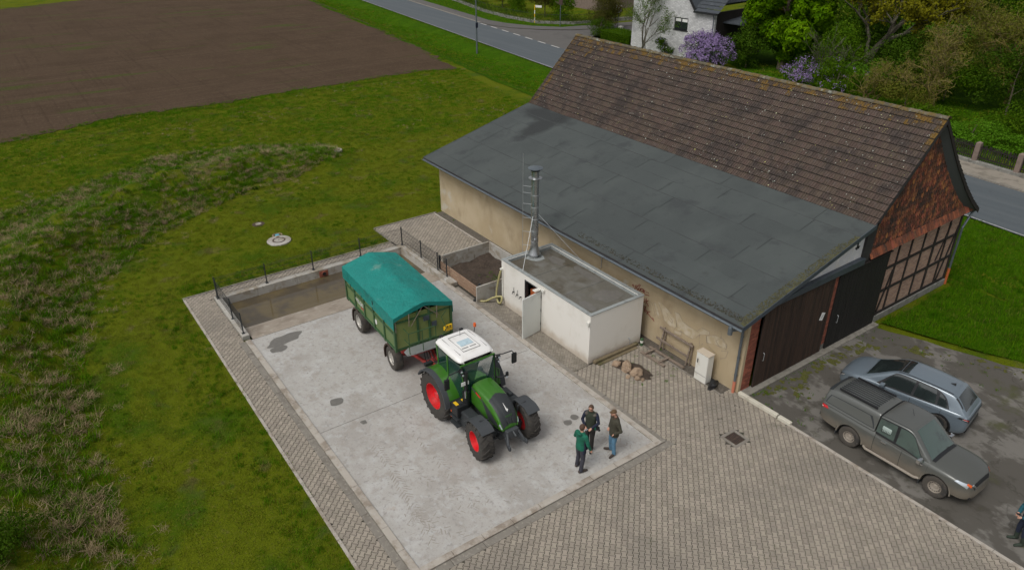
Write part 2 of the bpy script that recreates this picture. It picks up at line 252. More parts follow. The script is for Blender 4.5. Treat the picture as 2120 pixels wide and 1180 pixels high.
MT['lilac'] = leafm('lilac blossom', (.24,.17,.33), (.34,.25,.46), (.18,.12,.25))
MT['flowerwhite'] = leafm('pale blossom', (.5,.4,.3), (.6,.55,.4), (.4,.3,.2))
MT['bark'] = M('bark', (.10,.082,.058), [((.16,.13,.085), 5, .5, .7), ((.14,.13,.04), 2, .55, .7)], rough=.95, bump=(20, .8, .03))
MT['twig'] = M('lichened twigs', (.16,.125,.045), [((.20,.155,.03), 2, .45, .65)], rough=.95)
MT['greybark'] = M('grey bark', (.10,.09,.065), [((.06,.055,.035), 4, .5, .7)], rough=.95, bump=(20, .8, .03))
MT['grass_lawn'] = leafm('lawn grass', (.112,.175,.006), (.162,.190,.012), (.22,.195,.035), .7, .25, [((.055,.155,.004), .33, .50, .64, .8), ((.185,.150,.055), .7, .57, .68, .8), ((.16,.155,.03), .16, .52, .66, .6)])
MT['grass_lush'] = leafm('lush grass', (.048,.15,.002), (.08,.195,.003), (.135,.225,.008), .7, .25, [((.025,.10,.001), .5, .5, .65, .7)])
MT['grass_dry'] = leafm('dry grass', (.26,.195,.11), (.36,.28,.17), (.17,.13,.06), .9, .2)
MT['grass_mix'] = leafm('tall rough grass', (.045,.12,.003), (.085,.145,.008), (.16,.165,.035), .75, .25)
# people
MT['skin'] = M('skin', (.50,.27,.19), rough=.55)
MT['hair'] = M('brown hair', (.075,.042,.026), rough=.8)
for k, v in dict(jgreen=(.004,.115,.068), navy=(.010,.014,.035), vest=(.028,.036,.022), taupe=(.085,.075,.062), trouser=(.035,.035,.048), blacktr=(.022,.020,.018), olive=(.047,.043,.028), jeans=(.085,.19,.29), cap=(.105,.062,.030), shoe=(.05,.036,.028), boot=(.026,.038,.026), teal=(.006,.075,.10), darkblue=(.012,.018,.04), sole=(.5,.5,.46)).items():
    MT[k] = M(k+' cloth', v, [(tuple(q*.7 for q in v), 6, .45, .7), (tuple(min(1, q*1.3) for q in v), 10, .55, .75)], rough=.85, bump=(9, .5, .04))

# ---------------- mesh helpers ----------------
class MB:
    def __init__(s): s.v = []; s.f = []; s.tone = []; s.cur = 0.
    def add(s, vs, fs):
        o = len(s.v); s.v += [tuple(q) for q in vs]; s.f += [tuple(i+o for i in f) for f in fs]; s.tone += [s.cur]*len(fs); return s
    def box(s, x0, x1, y0, y1, z0, z1, T=None):
        vs = [Vector((x, y, z)) for z in (z0, z1) for y in (y0, y1) for x in (x0, x1)]
        if T: vs = [T @ q for q in vs]
        return s.add(vs, [(0,2,3,1), (4,5,7,6), (0,1,5,4), (2,6,7,3), (0,4,6,2), (1,3,7,5)])
    def cbox(s, c, d, T=None, ch=0.):
        x, y, z = d[0]/2, d[1]/2, d[2]/2
        if ch <= 0:
            return s.box(c[0]-x, c[0]+x, c[1]-y, c[1]+y, c[2]-z, c[2]+z, T)
        bm = bmesh.new(); bmesh.ops.create_cube(bm, size=1); bmesh.ops.scale(bm, vec=d, verts=bm.verts)
        bmesh.ops.bevel(bm, geom=bm.edges[:], offset=ch, segments=2, affect='EDGES', profile=.6)
        bm.verts.index_update(); vs = [v.co+Vector(c) for v in bm.verts]; vs = [T @ q for q in vs] if T else vs
        s.add(vs, [[v.index for v in f.verts] for f in bm.faces]); bm.free(); return s
    def bar(s, p0, p1, w, h=None, up=(0,0,1)):
        h = h or w; p0, p1 = Vector(p0), Vector(p1); d = p1-p0; L = d.length; d.normalize(); u = Vector(up)
        if abs(d.dot(u)) > .97: u = Vector((1, 0, 0))
        sd_ = d.cross(u).normalized(); u = sd_.cross(d)
        vs = [p+sd_*a*w/2+u*b*h/2 for p in (p0, p1) for a, b in ((-1,-1), (1,-1), (1,1), (-1,1))]
        return s.add(vs, [(3,2,1,0), (4,5,6,7), (0,1,5,4), (1,2,6,5), (2,3,7,6), (3,0,4,7)])
    def tube(s, pts, r, n=8, caps=True):
        pts = [Vector(p) for p in pts]; rs = r if isinstance(r, (list, tuple)) else [r]*len(pts); o = len(s.v); ref = None; vs = []
        for i, p in enumerate(pts):
            d = (pts[min(i+1, len(pts)-1)]-pts[max(i-1, 0)]).normalized()
            if ref is None: ref = Vector((0,0,1)) if abs(d.z) < .9 else Vector((1,0,0))
            a = d.cross(ref).normalized(); b = d.cross(a); ref = -b if b.dot(ref) < 0 else b
            vs += [p+(a*math.cos(2*PI*k/n)+b*math.sin(2*PI*k/n))*rs[i] for k in range(n)]
        fs = [(i*n+k, i*n+(k+1) % n, (i+1)*n+(k+1) % n, (i+1)*n+k) for i in range(len(pts)-1) for k in range(n)]
        if caps: fs += [tuple(range(n))[::-1], tuple((len(pts)-1)*n+k for k in range(n))]
        return s.add(vs, fs)
    def lathe(s, prof, n=24, T=None, close=False):
        vs = [Vector((r*math.cos(2*PI*k/n), r*math.sin(2*PI*k/n), z)) for r, z in prof for k in range(n)]; m = len(prof)
        fs = [(i*n+k, i*n+(k+1) % n, ((i+1) % m)*n+(k+1) % n, ((i+1) % m)*n+k) for i in range(m if close else m-1) for k in range(n)]
        if not close: fs += [tuple(range(n))[::-1], tuple((m-1)*n+k for k in range(n))]
        if T: vs = [T @ q for q in vs]
        return s.add(vs, fs)
    def prism(s, poly, z0, z1, T=None):
        n = len(poly); vs = [Vector((x, y, z0)) for x, y in poly]+[Vector((x, y, z1)) for x, y in poly]
        if T: vs = [T @ q for q in vs]
        return s.add(vs, [tuple(range(n))[::-1], tuple(range(n, 2*n))]+[(i, (i+1) % n, n+(i+1) % n, n+i) for i in range(n)])
    def grid(s, P, flip=False):
        a, b = len(P), len(P[0]); vs = [q for row in P for q in row]
        fs = [(i*b+j, i*b+j+1, (i+1)*b+j+1, (i+1)*b+j) for i in range(a-1) for j in range(b-1)]
        if flip: fs = [f[::-1] for f in fs]
        return s.add(vs, fs)
    def mesh(s, name, smooth=False):
        me = bpy.data.meshes.new(name); me.from_pydata(s.v, [], s.f); me.update()
        if any(s.tone):
            at = me.attributes.new('tone', 'FLOAT', 'FACE'); at.data.foreach_set('value', s.tone)
        if smooth: me.polygons.foreach_set('use_smooth', [True]*len(me.polygons))
        return me
    def build(s, name, mat=None, parent=None, smooth=False, bevel=0., auto=None, fix=True):
        me = s.mesh(name, smooth); 
        if fix:
            bm = bmesh.new(); bm.from_mesh(me); bmesh.ops.recalc_face_normals(bm, faces=bm.faces[:]); bm.to_mesh(me); bm.free()
        if mat: me.materials.append(MT[mat] if isinstance(mat, str) else mat)
        o = bpy.data.objects.new(name, me); C.objects.link(o)
        if parent: attach(o, parent)
        if bevel: b = o.modifiers.new('b', 'BEVEL'); b.width = bevel; b.segments = 2; b.limit_method = 'ANGLE'; b.angle_limit = R(35)
        if auto is not None: me.shade_smooth() if hasattr(me, 'shade_smooth') else None; sharp(me, auto)
        return o
def sharp(me, ang):
    bm = bmesh.new(); bm.from_mesh(me)
    for e in bm.edges: e.smooth = not (len(e.link_faces) == 2 and e.calc_face_angle(0) > R(ang))
    bm.to_mesh(me); bm.free()
WORLD = {}
def attach(o, parent, local=False):
    o.parent = parent
    if parent.get('_w'): o.matrix_parent_inverse = Matrix.Translation(-Vector(parent.location))
def tag(o, label=None, cat=None, group=None, kind=None):
    if label: o['label'] = label
    if cat: o['category'] = cat
    if group: o['group'] = group
    if kind: o['kind'] = kind
    return o
def thing(name, label, cat, loc=(0,0,0), rz=0, group=None, world=False):
    """Empty at the thing's base. world=True: children are given in world coordinates; otherwise local to the Empty."""
    o = bpy.data.objects.new(name, None); C.objects.link(o); o.location = loc; o.rotation_euler = (0, 0, rz); o.empty_display_size = .2
    if world: o['_w'] = 1
    return tag(o, label, cat, group)
def obj(name, me, parent=None, loc=(0,0,0), rot=(0,0,0), scale=None):
    o = bpy.data.objects.new(name, me); C.objects.link(o)
    if parent: attach(o, parent)
    o.location = loc; o.rotation_euler = rot
    if scale: o.scale = scale
    return o
def kids(o): return [c for c in bpy.data.objects if c.parent == o]
def copy_tree(o, loc, rz=0, **k):
    def cp(a, par):
        c = a.copy(); C.objects.link(c)
        if par: c.parent = par
        for ch in KID.get(a.name, []): cp(ch, c)
        return c
    KID = {}
    for q in bpy.data.objects:
        if q.parent: KID.setdefault(q.parent.name, []).append(q)
    c = cp(o, None); c.location = loc; c.rotation_euler = (0, 0, rz); tag(c, **k); return c
def Rz(a): return Matrix.Rotation(a, 4, 'Z')
def Tr(*p): return Matrix.Translation(p)
def smooth_poly(pts, it=2):
    for _ in range(it):
        q = []; n = len(pts)
        for i in range(n):
            a, b = pts[i], pts[(i+1) % n]; q += [(a[0]*.75+b[0]*.25, a[1]*.75+b[1]*.25), (a[0]*.25+b[0]*.75, a[1]*.25+b[1]*.75)]
        pts = q
    return pts
def inpoly(x, y, poly):
    c = False; n = len(poly)
    for i in range(n):
        x1, y1 = poly[i]; x2, y2 = poly[i-1]
        if (y1 > y) != (y2 > y) and x < (x2-x1)*(y-y1)/(y2-y1)+x1: c = not c
    return c
def proj(p):
    v = Vector(p)-CAM; z = v.dot(_f); return (1060+FPX*v.dot(_r)/z, 590-FPX*v.dot(_u)/z, z) if z > .1 else (-1e6, -1e6, z)
def inview(p, m=60):
    x, y, z = proj(p); return -m < x < 2120+m and -m < y < 1180+m

# ---------------- terrain ----------------
RIDGE = [(2,-23.8,1.7,4.0), (-8,-23.4,1.8,4.1), (-16,-23.2,1.9,4.1), (-22,-22.4,1.9,4.0), (-27,-20.0,1.7,3.9), (-31,-15.7,1.6,3.9), (-33.5,-10.6,1.55,3.8), (-34.2,-5.5,1.3,3.6), (-34,-2.2,.7,3.0)]
def roadc(x): return 23.2-.108*x            # near edge of the road
def hgt(x, y):
    z = 0.
    best = 0
    for (x0,y0,h0,w0), (x1,y1,h1,w1) in zip(RIDGE, RIDGE[1:]):
        dx, dy = x1-x0, y1-y0; t = max(0, min(1, ((x-x0)*dx+(y-y0)*dy)/(dx*dx+dy*dy))); d = math.hypot(x-x0-t*dx, y-y0-t*dy); h = h0+(h1-h0)*t; W = w0+(w1-w0)*t
        if d < W: q = 1-d/W; best = max(best, h*q*q*(3-2*q)) 
    if best > 0: z += best*(.86+.32*mn.noise((x*.45, y*.45, 0)))+best*.16*mn.noise((x*1.5, y*1.5, 3))
    e = y-roadc(x)
    if -8 < e < -.3: 
        t = 1-min(1, abs(e+4.2)/3.4); z -= .85*t*t*(3-2*t)
    if x < -14 or y > 16 or y < -15.5: z += .05*mn.noise((x*.3, y*.3, 9))+.025*mn.noise((x*1.4, y*1.4, 5))
    return z
def paved(x, y):
    return (-19.35 < x < 60 and -14.95 < y < .3) or (-21.6 < x < 60 and -4.4 < y < .3) or (-21.6 < x < .4 and -.5 < y < 14.8) or (x > -.2 and y < 9.6+.25*(x-1) and y > -.5)
def axis(bps):
    o = []
    for a, b, s in bps: o += list(np.arange(a, b-1e-6, s))
    return o+[bps[-1][1]]
xs = axis([(-900,-300,60), (-300,-140,8), (-140,-60,2), (-60,-21.6,.45), (-21.6,-18.45,.45), (-18.45,-18.2,.25), (-18.2,-14.2,.5), (-14.2,-13.9,.3), (-13.9,10,.5), (10,40,2), (40,300,30)])
ys = axis([(-500,-60,40), (-60,-28,3), (-28,-13.75,.45), (-13.75,-13.45,.3), (-13.45,-4.3,.5), (-4.3,-4.1,.2), (-4.1,20,.55), (20,40,.6), (40,100,3), (100,700,50)])
V = []
for x in xs:
    for y in ys:
        if -18.35 < x < -14.3 and -13.65 < y < -4.15: z = -1.1
        elif paved(x, y): z = -.09
        else: z = hgt(x, y)
        V.append((x, y, z))
nx, ny = len(xs), len(ys)
F = [(i*ny+j, (i+1)*ny+j, (i+1)*ny+j+1, i*ny+j+1) for i in range(nx-1) for j in range(ny-1)]
me = bpy.data.meshes.new('ground'); me.from_pydata(V, [], F); me.polygons.foreach_set('use_smooth', [True]*len(F)); me.materials.append(MT['mud']); me.update()
ground = tag(obj('ground', me), kind='structure')

def sheet(name, poly, z, mat, kind='structure', step=None, follow=False, label=None, cat=None):
    """a flat (or ground-following) sheet with an uneven outline"""
    bm = bmesh.new(); vs = [bm.verts.new((x, y, 0)) for x, y in poly]; f = bm.faces.new(vs)
    if kind == 'stuff' and not follow and len(poly) > 8:
        bm.faces.remove(f); cv = bm.verts.new((sum(p[0] for p in poly)/len(poly), sum(p[1] for p in poly)/len(poly), 0))
        for i in range(len(vs)): bm.faces.new((vs[i-1], vs[i], cv))
    if follow:
        x0, x1 = min(p[0] for p in poly), max(p[0] for p in poly); y0, y1 = min(p[1] for p in poly), max(p[1] for p in poly)
        for ax, a, b in ((0, x0, x1), (1, y0, y1)):
            k = a+step
            while k < b:
                co = (k, 0, 0) if ax == 0 else (0, k, 0); no = (1, 0, 0) if ax == 0 else (0, 1, 0)
                bmesh.ops.bisect_plane(bm, geom=bm.verts[:]+bm.edges[:]+bm.faces[:], plane_co=co, plane_no=no); k += step
        for v in bm.verts: v.co.z = hgt(v.co.x, v.co.y)+z
    else:
        for v in bm.verts: v.co.z = z
    bmesh.ops.triangulate(bm, faces=bm.faces[:]); bmesh.ops.recalc_face_normals(bm, faces=bm.faces[:])
    if sum(f.normal.z for f in bm.faces) < 0: bmesh.ops.reverse_faces(bm, faces=bm.faces[:])
    me = bpy.data.meshes.new(name); bm.to_mesh(me); bm.free(); me.materials.append(MT[mat]); me.polygons.foreach_set('use_smooth', [True]*len(me.polygons))
    return tag(obj(name, me), label, cat, kind=kind)
def wob(pts, amp, step=1.0, s=1.3):
    out = []
    for (a, b), (c, d) in zip(pts, pts[1:]+pts[:1]):
        L = math.hypot(c-a, d-b); n = max(1, int(L/step))
        for k in range(n):
            t = k/n; x, y = a+(c-a)*t, b+(d-b)*t; out.append((x+amp*mn.noise((x*s, y*s, 1)), y+amp*mn.noise((x*s, y*s, 7))))
    return out
# ploughed field: front edge about x=-52.5, right edge along the verge
FIELD = [(-51,-60), (-51,-20), (-53.6,-11), (-53,-2.5), (-53.6,7.8), (-54,16.2), (-52.8,20.3), (-58.9,21.6), (-78.8,25.3), (-110.2,30), (-131,32.6), (-134,0), (-129,-15), (-126,-60)]
# densified so the outline is ragged
sheet('field', wob(FIELD, .8, .6, 1.1), .045, 'soil', step=1.6, follow=True)
RX = [(-400, 0), (60, 0)]
def rline(off, x0, x1, n=40): return [(x0+(x1-x0)*k/n, roadc(x0+(x1-x0)*k/n)+off) for k in range(n+1)]
def strip(name, o0, o1, x0, x1, z, mat, n=40, kind='structure', wobble=0):
    a, b = rline(o0, x0, x1, n), rline(o1, x0, x1, n); m = MB()
    if wobble: a = [(x, y+wobble*mn.noise((x*.8, 0, 0))) for x, y in a]; b = [(x, y+wobble*mn.noise((x*.8, 5, 0))) for x, y in b]
    m.grid([[(x, y, z) for x, y in a], [(x, y, z) for x, y in b]], True); o = m.build(name, mat); return tag(o, kind=kind)
def bandstrip(name, o0, o1, x0, x1, z0, z1, mat, n=40):
    a, b = rline(o0, x0, x1, n), rline(o1, x0, x1, n); m = MB()
    m.grid([[(x,y,z0) for x,y in a], [(x,y,z1) for x,y in a], [(x,y,z1) for x,y in b], [(x,y,z0) for x,y in b]]); return tag(m.build(name, mat), kind='structure')
m = MB(); rows = []
for off in np.linspace(-7.6, -.02, 16): rows.append([(x, y+.35*mn.noise((x*.5, off, 2))*(1 if off < -7 else 0), hgt(x, y)+.03) for x, y in rline(off, -220, 40, 300)])
m.grid(rows, True); tag(m.build('verge', 'verge', smooth=True), kind='structure')
strip('road', 0, 6.5, -300, 60, .085, 'asphalt')
strip('road_marking', .10, .17, -300, 60, .092, 'white_line', wobble=.02)
bandstrip('road_kerb', 6.5, 6.75, -300, -75, -.05, .13, 'kerbdark'); bandstrip('road_kerb', 6.5, 6.75, -46, 60, -.05, .17, 'kerbdark')
strip('pavement', 6.75, 8.6, -300, -75, .12, 'junction'); strip('pavement', 6.75, 8.9, -46, 60, .16, 'herring')
J = [(-75, roadc(-75)+6.5), (-48, roadc(-48)+6.5), (-53, 37.5), (-57, 40.5), (-58.7, 45), (-57, 53), (-50, 78), (-56, 80), (-61, 55), (-61.6, 48.5), (-63, 44.4), (-65.6, 41.2), (-69, 38.9), (-72, 37.9)]
sheet('road', J, .081, 'junction')
PV = [(-75, roadc(-75)+6.52), (-72, 37.95), (-69, 38.95), (-65.7, 41.3), (-63.1, 44.5), (-61.7, 48.5), (-61.1, 55), (-56.1, 80), (-58.5, 81), (-63.2, 56), (-64.4, 49.7), (-65.6, 44.9), (-68.8, 42.1), (-72.6, 40.7), (-76, roadc(-76)+8.7)]
sheet('pavement', PV, .118, 'junction')
VG = [(-130, roadc(-130)+8.6), (-76, roadc(-76)+8.6), (-72.6, 40.5), (-68.8, 41.9), (-65.6, 44.7), (-64.6, 49.5), (-66, 49), (-66.5, 47), (-69.8, 43.6), (-75.6, 43), (-82.4, 43.4), (-95, 46.1), (-130, 52)]
sheet('verge', wob(VG, .12, 1.5), .125, 'verge')
for k in range(8):                               # broken white line across the side road mouth
    x = -74.6+k*3.0; m = MB(); m.grid([[(x, roadc(x)+6.3, .096), (x+1.7, roadc(x+1.7)+6.3, .096)], [(x, roadc(x)+6.52, .096), (x+1.7, roadc(x+1.7)+6.52, .096)]])
    tag(m.build('road_marking', 'white_line'), kind='structure')

# ---------------- yard: slab, kerbs, pavers, parking area ----------------
def slabpoly(name, x0, x1, y0, y1, z0, z1, mat, bevel=.01, parent=None):
    m = MB().box(x0, x1, y0, y1, z0, z1); return m.build(name, mat, parent, bevel=bevel)
yard = thing('concrete_pad', 'large pale concrete washing pad under the tractor and green trailer', 'concrete pad', (-7, -9, 0), world=True)
tag(yard, kind='structure'); del yard['category']
slabpoly('concrete_slab', -14.08, -6.84, -13.5, -4.5, -.12, .012, 'concrete', .006, yard)
slabpoly('concrete_slab', -6.82, .12, -13.5, -4.5, -.12, .012, 'concrete', .006, yard)
m = MB().box(-14.15, .14, -13.52, -4.48, -.2, -.004); m.build('joint_filler', 'joint', yard)
def kerbrun(par, name, x0, x1, y0, y1, z, mat, n, alongx=True, zb=-.15):
    for i in range(n):
        g = .006
        if alongx: a = x0+(x1-x0)*i/n; slabpoly(name, a+g, a+(x1-x0)/n-g, y0, y1, zb, z+.003*random.uniform(-1, 1), mat, .008, par)
        else: a = y0+(y1-y0)*i/n; slabpoly(name, x0, x1, a+g, a+(y1-y0)/n-g, zb, z+.003*random.uniform(-1, 1), mat, .008, par)
kerb = thing('slab_kerb', 'raised pale concrete kerb framing the washing pad', 'kerb', (-7, -13.7, 0), world=True); tag(kerb, kind='structure'); del kerb['category']
kerbrun(kerb, 'kerb_stone', -14.1, .36, -13.72, -13.5, .05, 'kerb', 14)
kerbrun(kerb, 'kerb_stone', .14, .36, -13.5, -4.28, .05, 'kerb', 9, False)
kerbrun(kerb, 'kerb_stone', -14.1, .14, -4.5, -4.28, .045, 'kerb', 14)
e1 = thing('edging_strip', 'flat grey edging strip round the washing pad', 'edging', (-7, -13.9, 0), world=True); tag(e1, kind='structure'); del e1['category']
kerbrun(e1, 'edging_stone', -14.1, .62, -13.97, -13.73, .012, 'kerbdark', 14)
kerbrun(e1, 'edging_stone', .375, .62, -13.72, -4.0, .012, 'kerbdark', 9, False)
kerbrun(e1, 'edging_stone', -13, .36, -4.27, -4.08, .012, 'kerbdark', 13)
e2 = thing('path_edging', 'narrow concrete edging between paved path and lawn', 'edging', (-10, -14.9, 0), world=True); tag(e2, kind='structure'); del e2['category']
kerbrun(e2, 'edging_stone', -19.35, 4, -14.93, -14.83, .03, 'kerb', 23)
kerbrun(e2, 'edging_stone', -19.35, -19.27, -14.83, -4.3, .03, 'kerbdark', 10, False)
kerbrun(e2, 'edging_stone', -21.4, -21.32, -4.35, -.4, .03, 'kerbdark', 4, False)
kerbrun(e2, 'edging_stone', -21.3, -19.3, -4.4, -4.32, .03, 'kerbdark', 2)
kerbrun(e2, 'edging_stone', -21.3, -11.8, -.62, -.54, .04, 'kerb', 9)
kerbrun(e2, 'edging_stone', -4.5, -.3, -.62, -.54, .02, 'kerbdark', 4)
kerbrun(e2, 'edging_stone', 2.05, 14, -.06, .05, .03, 'kerb', 12)
# stained apron running down into the basin
m = MB(); N_ = 14
m.grid([[(-14.1-2.0*i/8, -13.4+9.1*j/N_, .01-(.42*(i/8)**1.3)) for j in range(N_+1)] for i in range(9)]+[[(-18.1, -13.4+9.1*j/N_, -1.0) for j in range(N_+1)]], True)
tag(m.build('ramp', 'wetconcrete', smooth=True), kind='structure')
# puddles and stains
PD0, PD1 = (-2.32, -6.2), (-2.42, -5.83)
def puddle(pts, z=.0205): return sheet('puddle', smooth_poly(pts, 2), z, 'puddle', kind='stuff')
def off(cx, cy, rx, ry, n=14, seed=0, am=.25, rot=0):
    rd = random.Random(seed); o = []
    for k in range(n):
        a = 2*PI*k/n; q = 1+rd.uniform(-am, am); x, y = rx*q*math.cos(a), ry*q*math.sin(a); o.append((cx+x*math.cos(rot)-y*math.sin(rot), cy+x*math.sin(rot)+y*math.cos(rot)))
    return o
puddle(off(-13.3, -12.35, .36, .80, 18, 4, .3)); puddle(off(-12.75, -12.8, .24, .32, 12, 5, .2), .0202); puddle(off(-8.14, -12.3, .24, .26, 12, 3, .15)); puddle(off(-6.5, -12.0, .13, .11, 9, 8, .3))
puddle(off(PD0[0], PD0[1], .15, .17, 10, 9, .12)); puddle(off(PD1[0], PD1[1], .16, .15, 10, 11, .15), .0202)
# tyre prints: chevron marks
m = MB()
def prints(x0, y0, x1, y1, w, step, prob, seed):
    rd = random.Random(seed); L = math.hypot(x1-x0, y1-y0); ux, uy = (x1-x0)/L, (y1-y0)/L; s = 0
    while s < L:
        for sd_ in (-1, 1):
            if rd.random() < prob:
                q = s+(step/2 if sd_ > 0 else 0); cx, cy = x0+ux*q, y0+uy*q; l = w*rd.uniform(.5, 1)
                a0 = (cx-uy*sd_*.03, cy+ux*sd_*.03); a1 = (cx-uy*sd_*l+ux*l*.75, cy+ux*sd_*l+uy*l*.75); t = rd.uniform(.014, .032)
                z_ = .0142+len(m.f)*2.2e-6; m.add([(a0[0]-ux*t, a0[1]-uy*t, z_), (a0[0]+ux*t, a0[1]+uy*t, z_), (a1[0]+ux*t*.6, a1[1]+uy*t*.6, z_), (a1[0]-ux*t*.6, a1[1]-uy*t*.6, z_)], [(0,1,2,3)])
        s += step
prints(-5.2, -12.2, -.6, -12.55, .22, .13, .75, 1); prints(-3.6, -12.35, -.5, -12.75, .2, .13, .5, 9); prints(-2.0, -12.9, -.1, -11.9, .2, .14, .6, 2); prints(-6.5, -12.9, -1.5, -11.2, .2, .15, .45, 3); prints(-1.9, -5.0, .0, -6.2, .2, .14, .6, 4)
prints(-3.2, -5.4, -.2, -5.2, .2, .15, .6, 5); prints(-5.5, -10.8, -1, -10.9, .2, .14, .3, 6); prints(-1.5, -13.0, -.3, -9.0, .2, .15, .35, 7); prints(-6.5, -5.6, -2.5, -5.2, .2, .15, .3, 8)
rd = random.Random(5)
for k in range(420):
    x, y, a, l = rd.uniform(-13.8, 0), rd.uniform(-13.4, -4.7), rd.uniform(0, PI), rd.uniform(.05, .22); t = rd.uniform(.002, .008); dx, dy = math.cos(a), math.sin(a); z_ = .0142+len(m.f)*2.2e-6
    m.add([(x-dy*t, y+dx*t, z_), (x+dx*l-dy*t*.5, y+dy*l+dx*t*.5, z_), (x+dx*l+dy*t, y+dy*l-dx*t, z_), (x+dy*t, y-dx*t, z_)], [(0,1,2,3)])
tag(m.build('tyre_mark', 'trackmark'), kind='stuff')

# basin
bas = thing('wash_basin', 'rectangular concrete basin of muddy water behind the green trailer', 'basin', (-16.5, -9, 0), world=True)
for i in range(5): y = -13.75+i*1.91; slabpoly('back_wall', -18.52, -18.2, y+.004, y+1.906, -1.1, .1, 'basin', .012, bas)
slabpoly('side_wall', -18.195, -14.35, -13.75, -13.45, -1.1, .12, 'basin', .012, bas); slabpoly('side_wall', -18.195, -13.2, -4.35, -4.0, -1.1, .16, 'basin', .012, bas)
m = MB(); m.tube([(-18.2, -8.6, -.12), (-18.12, -8.6, -.12)], .12, 14); m.box(-18.2, -18.17, -8.82, -8.38, -.28, .02); m.build('inlet_flange', 'brick', bas)
m = MB(); m.tube([(-18.21, -8.6, -.12), (-18.10, -8.6, -.12)], .09, 14); m.build('inlet_pipe', 'black', bas)
def waterfn(N, b, pos, c):
    N.put(b.inputs['Normal'], N.bump(N.noise(pos, 3, 3), .03, .02)); return c
MT['water'] = M('muddy water', (.115,.088,.045), [((.075,.06,.04), .6, .45, .6)], rough=.06, spec=.6, shape=waterfn)
m = MB(); m.add([(-18.21, -13.46, -.30), (-15.2, -13.46, -.30), (-15.2, -4.34, -.30), (-18.21, -4.34, -.30)], [(0,1,2,3)]); tag(m.build('water', 'water'), kind='structure')

# mesh fence round the basin
def fence_run(label, pts, panels, group='anthracite wire mesh fence sections round the basin'):
    f = thing('mesh_fence', label, 'fence', (pts[0][0], pts[0][1], .1), world=True, group=None)
    for x, y in pts: m = MB(); m.box(x-.03, x+.03, y-.02, y+.02, .1, 1.12); m.cbox((x, y, .115), (.14, .12, .02)); m.build('post', 'anthracite', f)
    for (x0, y0), (x1, y1) in panels:
        m = MB(); L = math.hypot(x1-x0, y1-y0); n = int(L/.05)
        for i in range(1, n): t = i/n; m.bar((x0+(x1-x0)*t, y0+(y1-y0)*t, .17), (x0+(x1-x0)*t, y0+(y1-y0)*t, 1.06), .0035)
        for z in (.18, .38, .58, .78, .98, 1.05):
            dx, dy = (y1-y0)/L*.006, -(x1-x0)/L*.006
            for s in (-1, 1): m.bar((x0+dx*s, y0+dy*s, z), (x1+dx*s, y1+dy*s, z), .004)
        o = m.build('wire_mesh', 'anthracite', f, fix=False)
X_ = -18.42
fence_run('long anthracite mesh fence on the back wall of the basin beside the lawn', [(X_, -13.6), (X_, -11.3), (X_, -9.0), (X_, -6.5), (X_, -4.15)], [((X_, -13.6), (X_, -11.3)), ((X_, -11.3), (X_, -9)), ((X_, -9), (X_, -6.5)), ((X_, -6.5), (X_, -4.15))])
fence_run('short anthracite mesh fence on the basin side next to the paved lawn path', [(-18.2, -13.62), (-16.05, -13.62), (-14.6, -13.62)], [((-18.4, -13.62), (-16.05, -13.62)), ((-16.05, -13.62), (-14.6, -13.62))])
fence_run('short anthracite mesh fence between the basin and the compost bay', [(-16.4, -4.15), (-14.75, -4.15), (-13.9, -4.15)], [((-18.4, -4.15), (-16.4, -4.15)), ((-16.4, -4.15), (-14.75, -4.15)), ((-14.75, -4.15), (-13.9, -4.15))])

# ---- interlocking double-T pavers laid at 45 degrees ----
PL, PW = .205, .165
def dumb():
    L, a, b = PL/2, PW/2+.014, PW/2-.014; k, d = .2*PL, .3*PL
    return [(-b,-k), (-a,-d), (-a,-L), (a,-L), (a,-d), (b,-k), (b,k), (a,d), (a,L), (-a,L), (-a,d), (-b,k)]
DUMB = dumb()
def inset(poly, g):
    n = len(poly); o = []
    for i in range(n):
        p, q, r = Vector(poly[i-1]), Vector(poly[i]), Vector(poly[(i+1) % n]); e1_, e2_ = (q-p).normalized(), (r-q).normalized()
        n1, n2 = Vector((-e1_.y, e1_.x)), Vector((-e2_.y, e2_.x)); b = n1+n2; b /= max(b.dot(n1), .35); o.append((q.x+b.x*g, q.y+b.y*g))
    return o
OUT, TOP = inset(DUMB, .0082), inset(DUMB, .0150)
PV_RECTS = [  # x0,x1,y0,y1
 (.622, 13, -18.5, -.065), (-4.55, .62, -4.075, -.625), (-19.27, .6, -14.828, -13.972), (-19.25, -18.55, -13.98, -4.4), (-21.3, -14.9, -4.3, -.64), (-.33, .62, -.62, -.03), (-18.5, -14.12, -13.98, -13.77)]
def clipped(pts, r):
    x0, x1, y0, y1 = r
    for ax, lim, sg in ((0, x0, 1), (0, x1, -1), (1, y0, 1), (1, y1, -1)):
        o = []; n = len(pts)
        for i in range(n):
            p, q = pts[i-1], pts[i]; a, b = (p[ax]-lim)*sg, (q[ax]-lim)*sg
            if (a >= 0) != (b >= 0): t = a/(a-b); o.append(tuple(p[k]+(q[k]-p[k])*t for k in (0, 1)))
            if b >= 0: o.append(q)
        pts = o
        if len(pts) < 3: return []
    return pts
whole, mb = [], MB(); ca = math.cos(PI/4); rdp = random.Random(2)
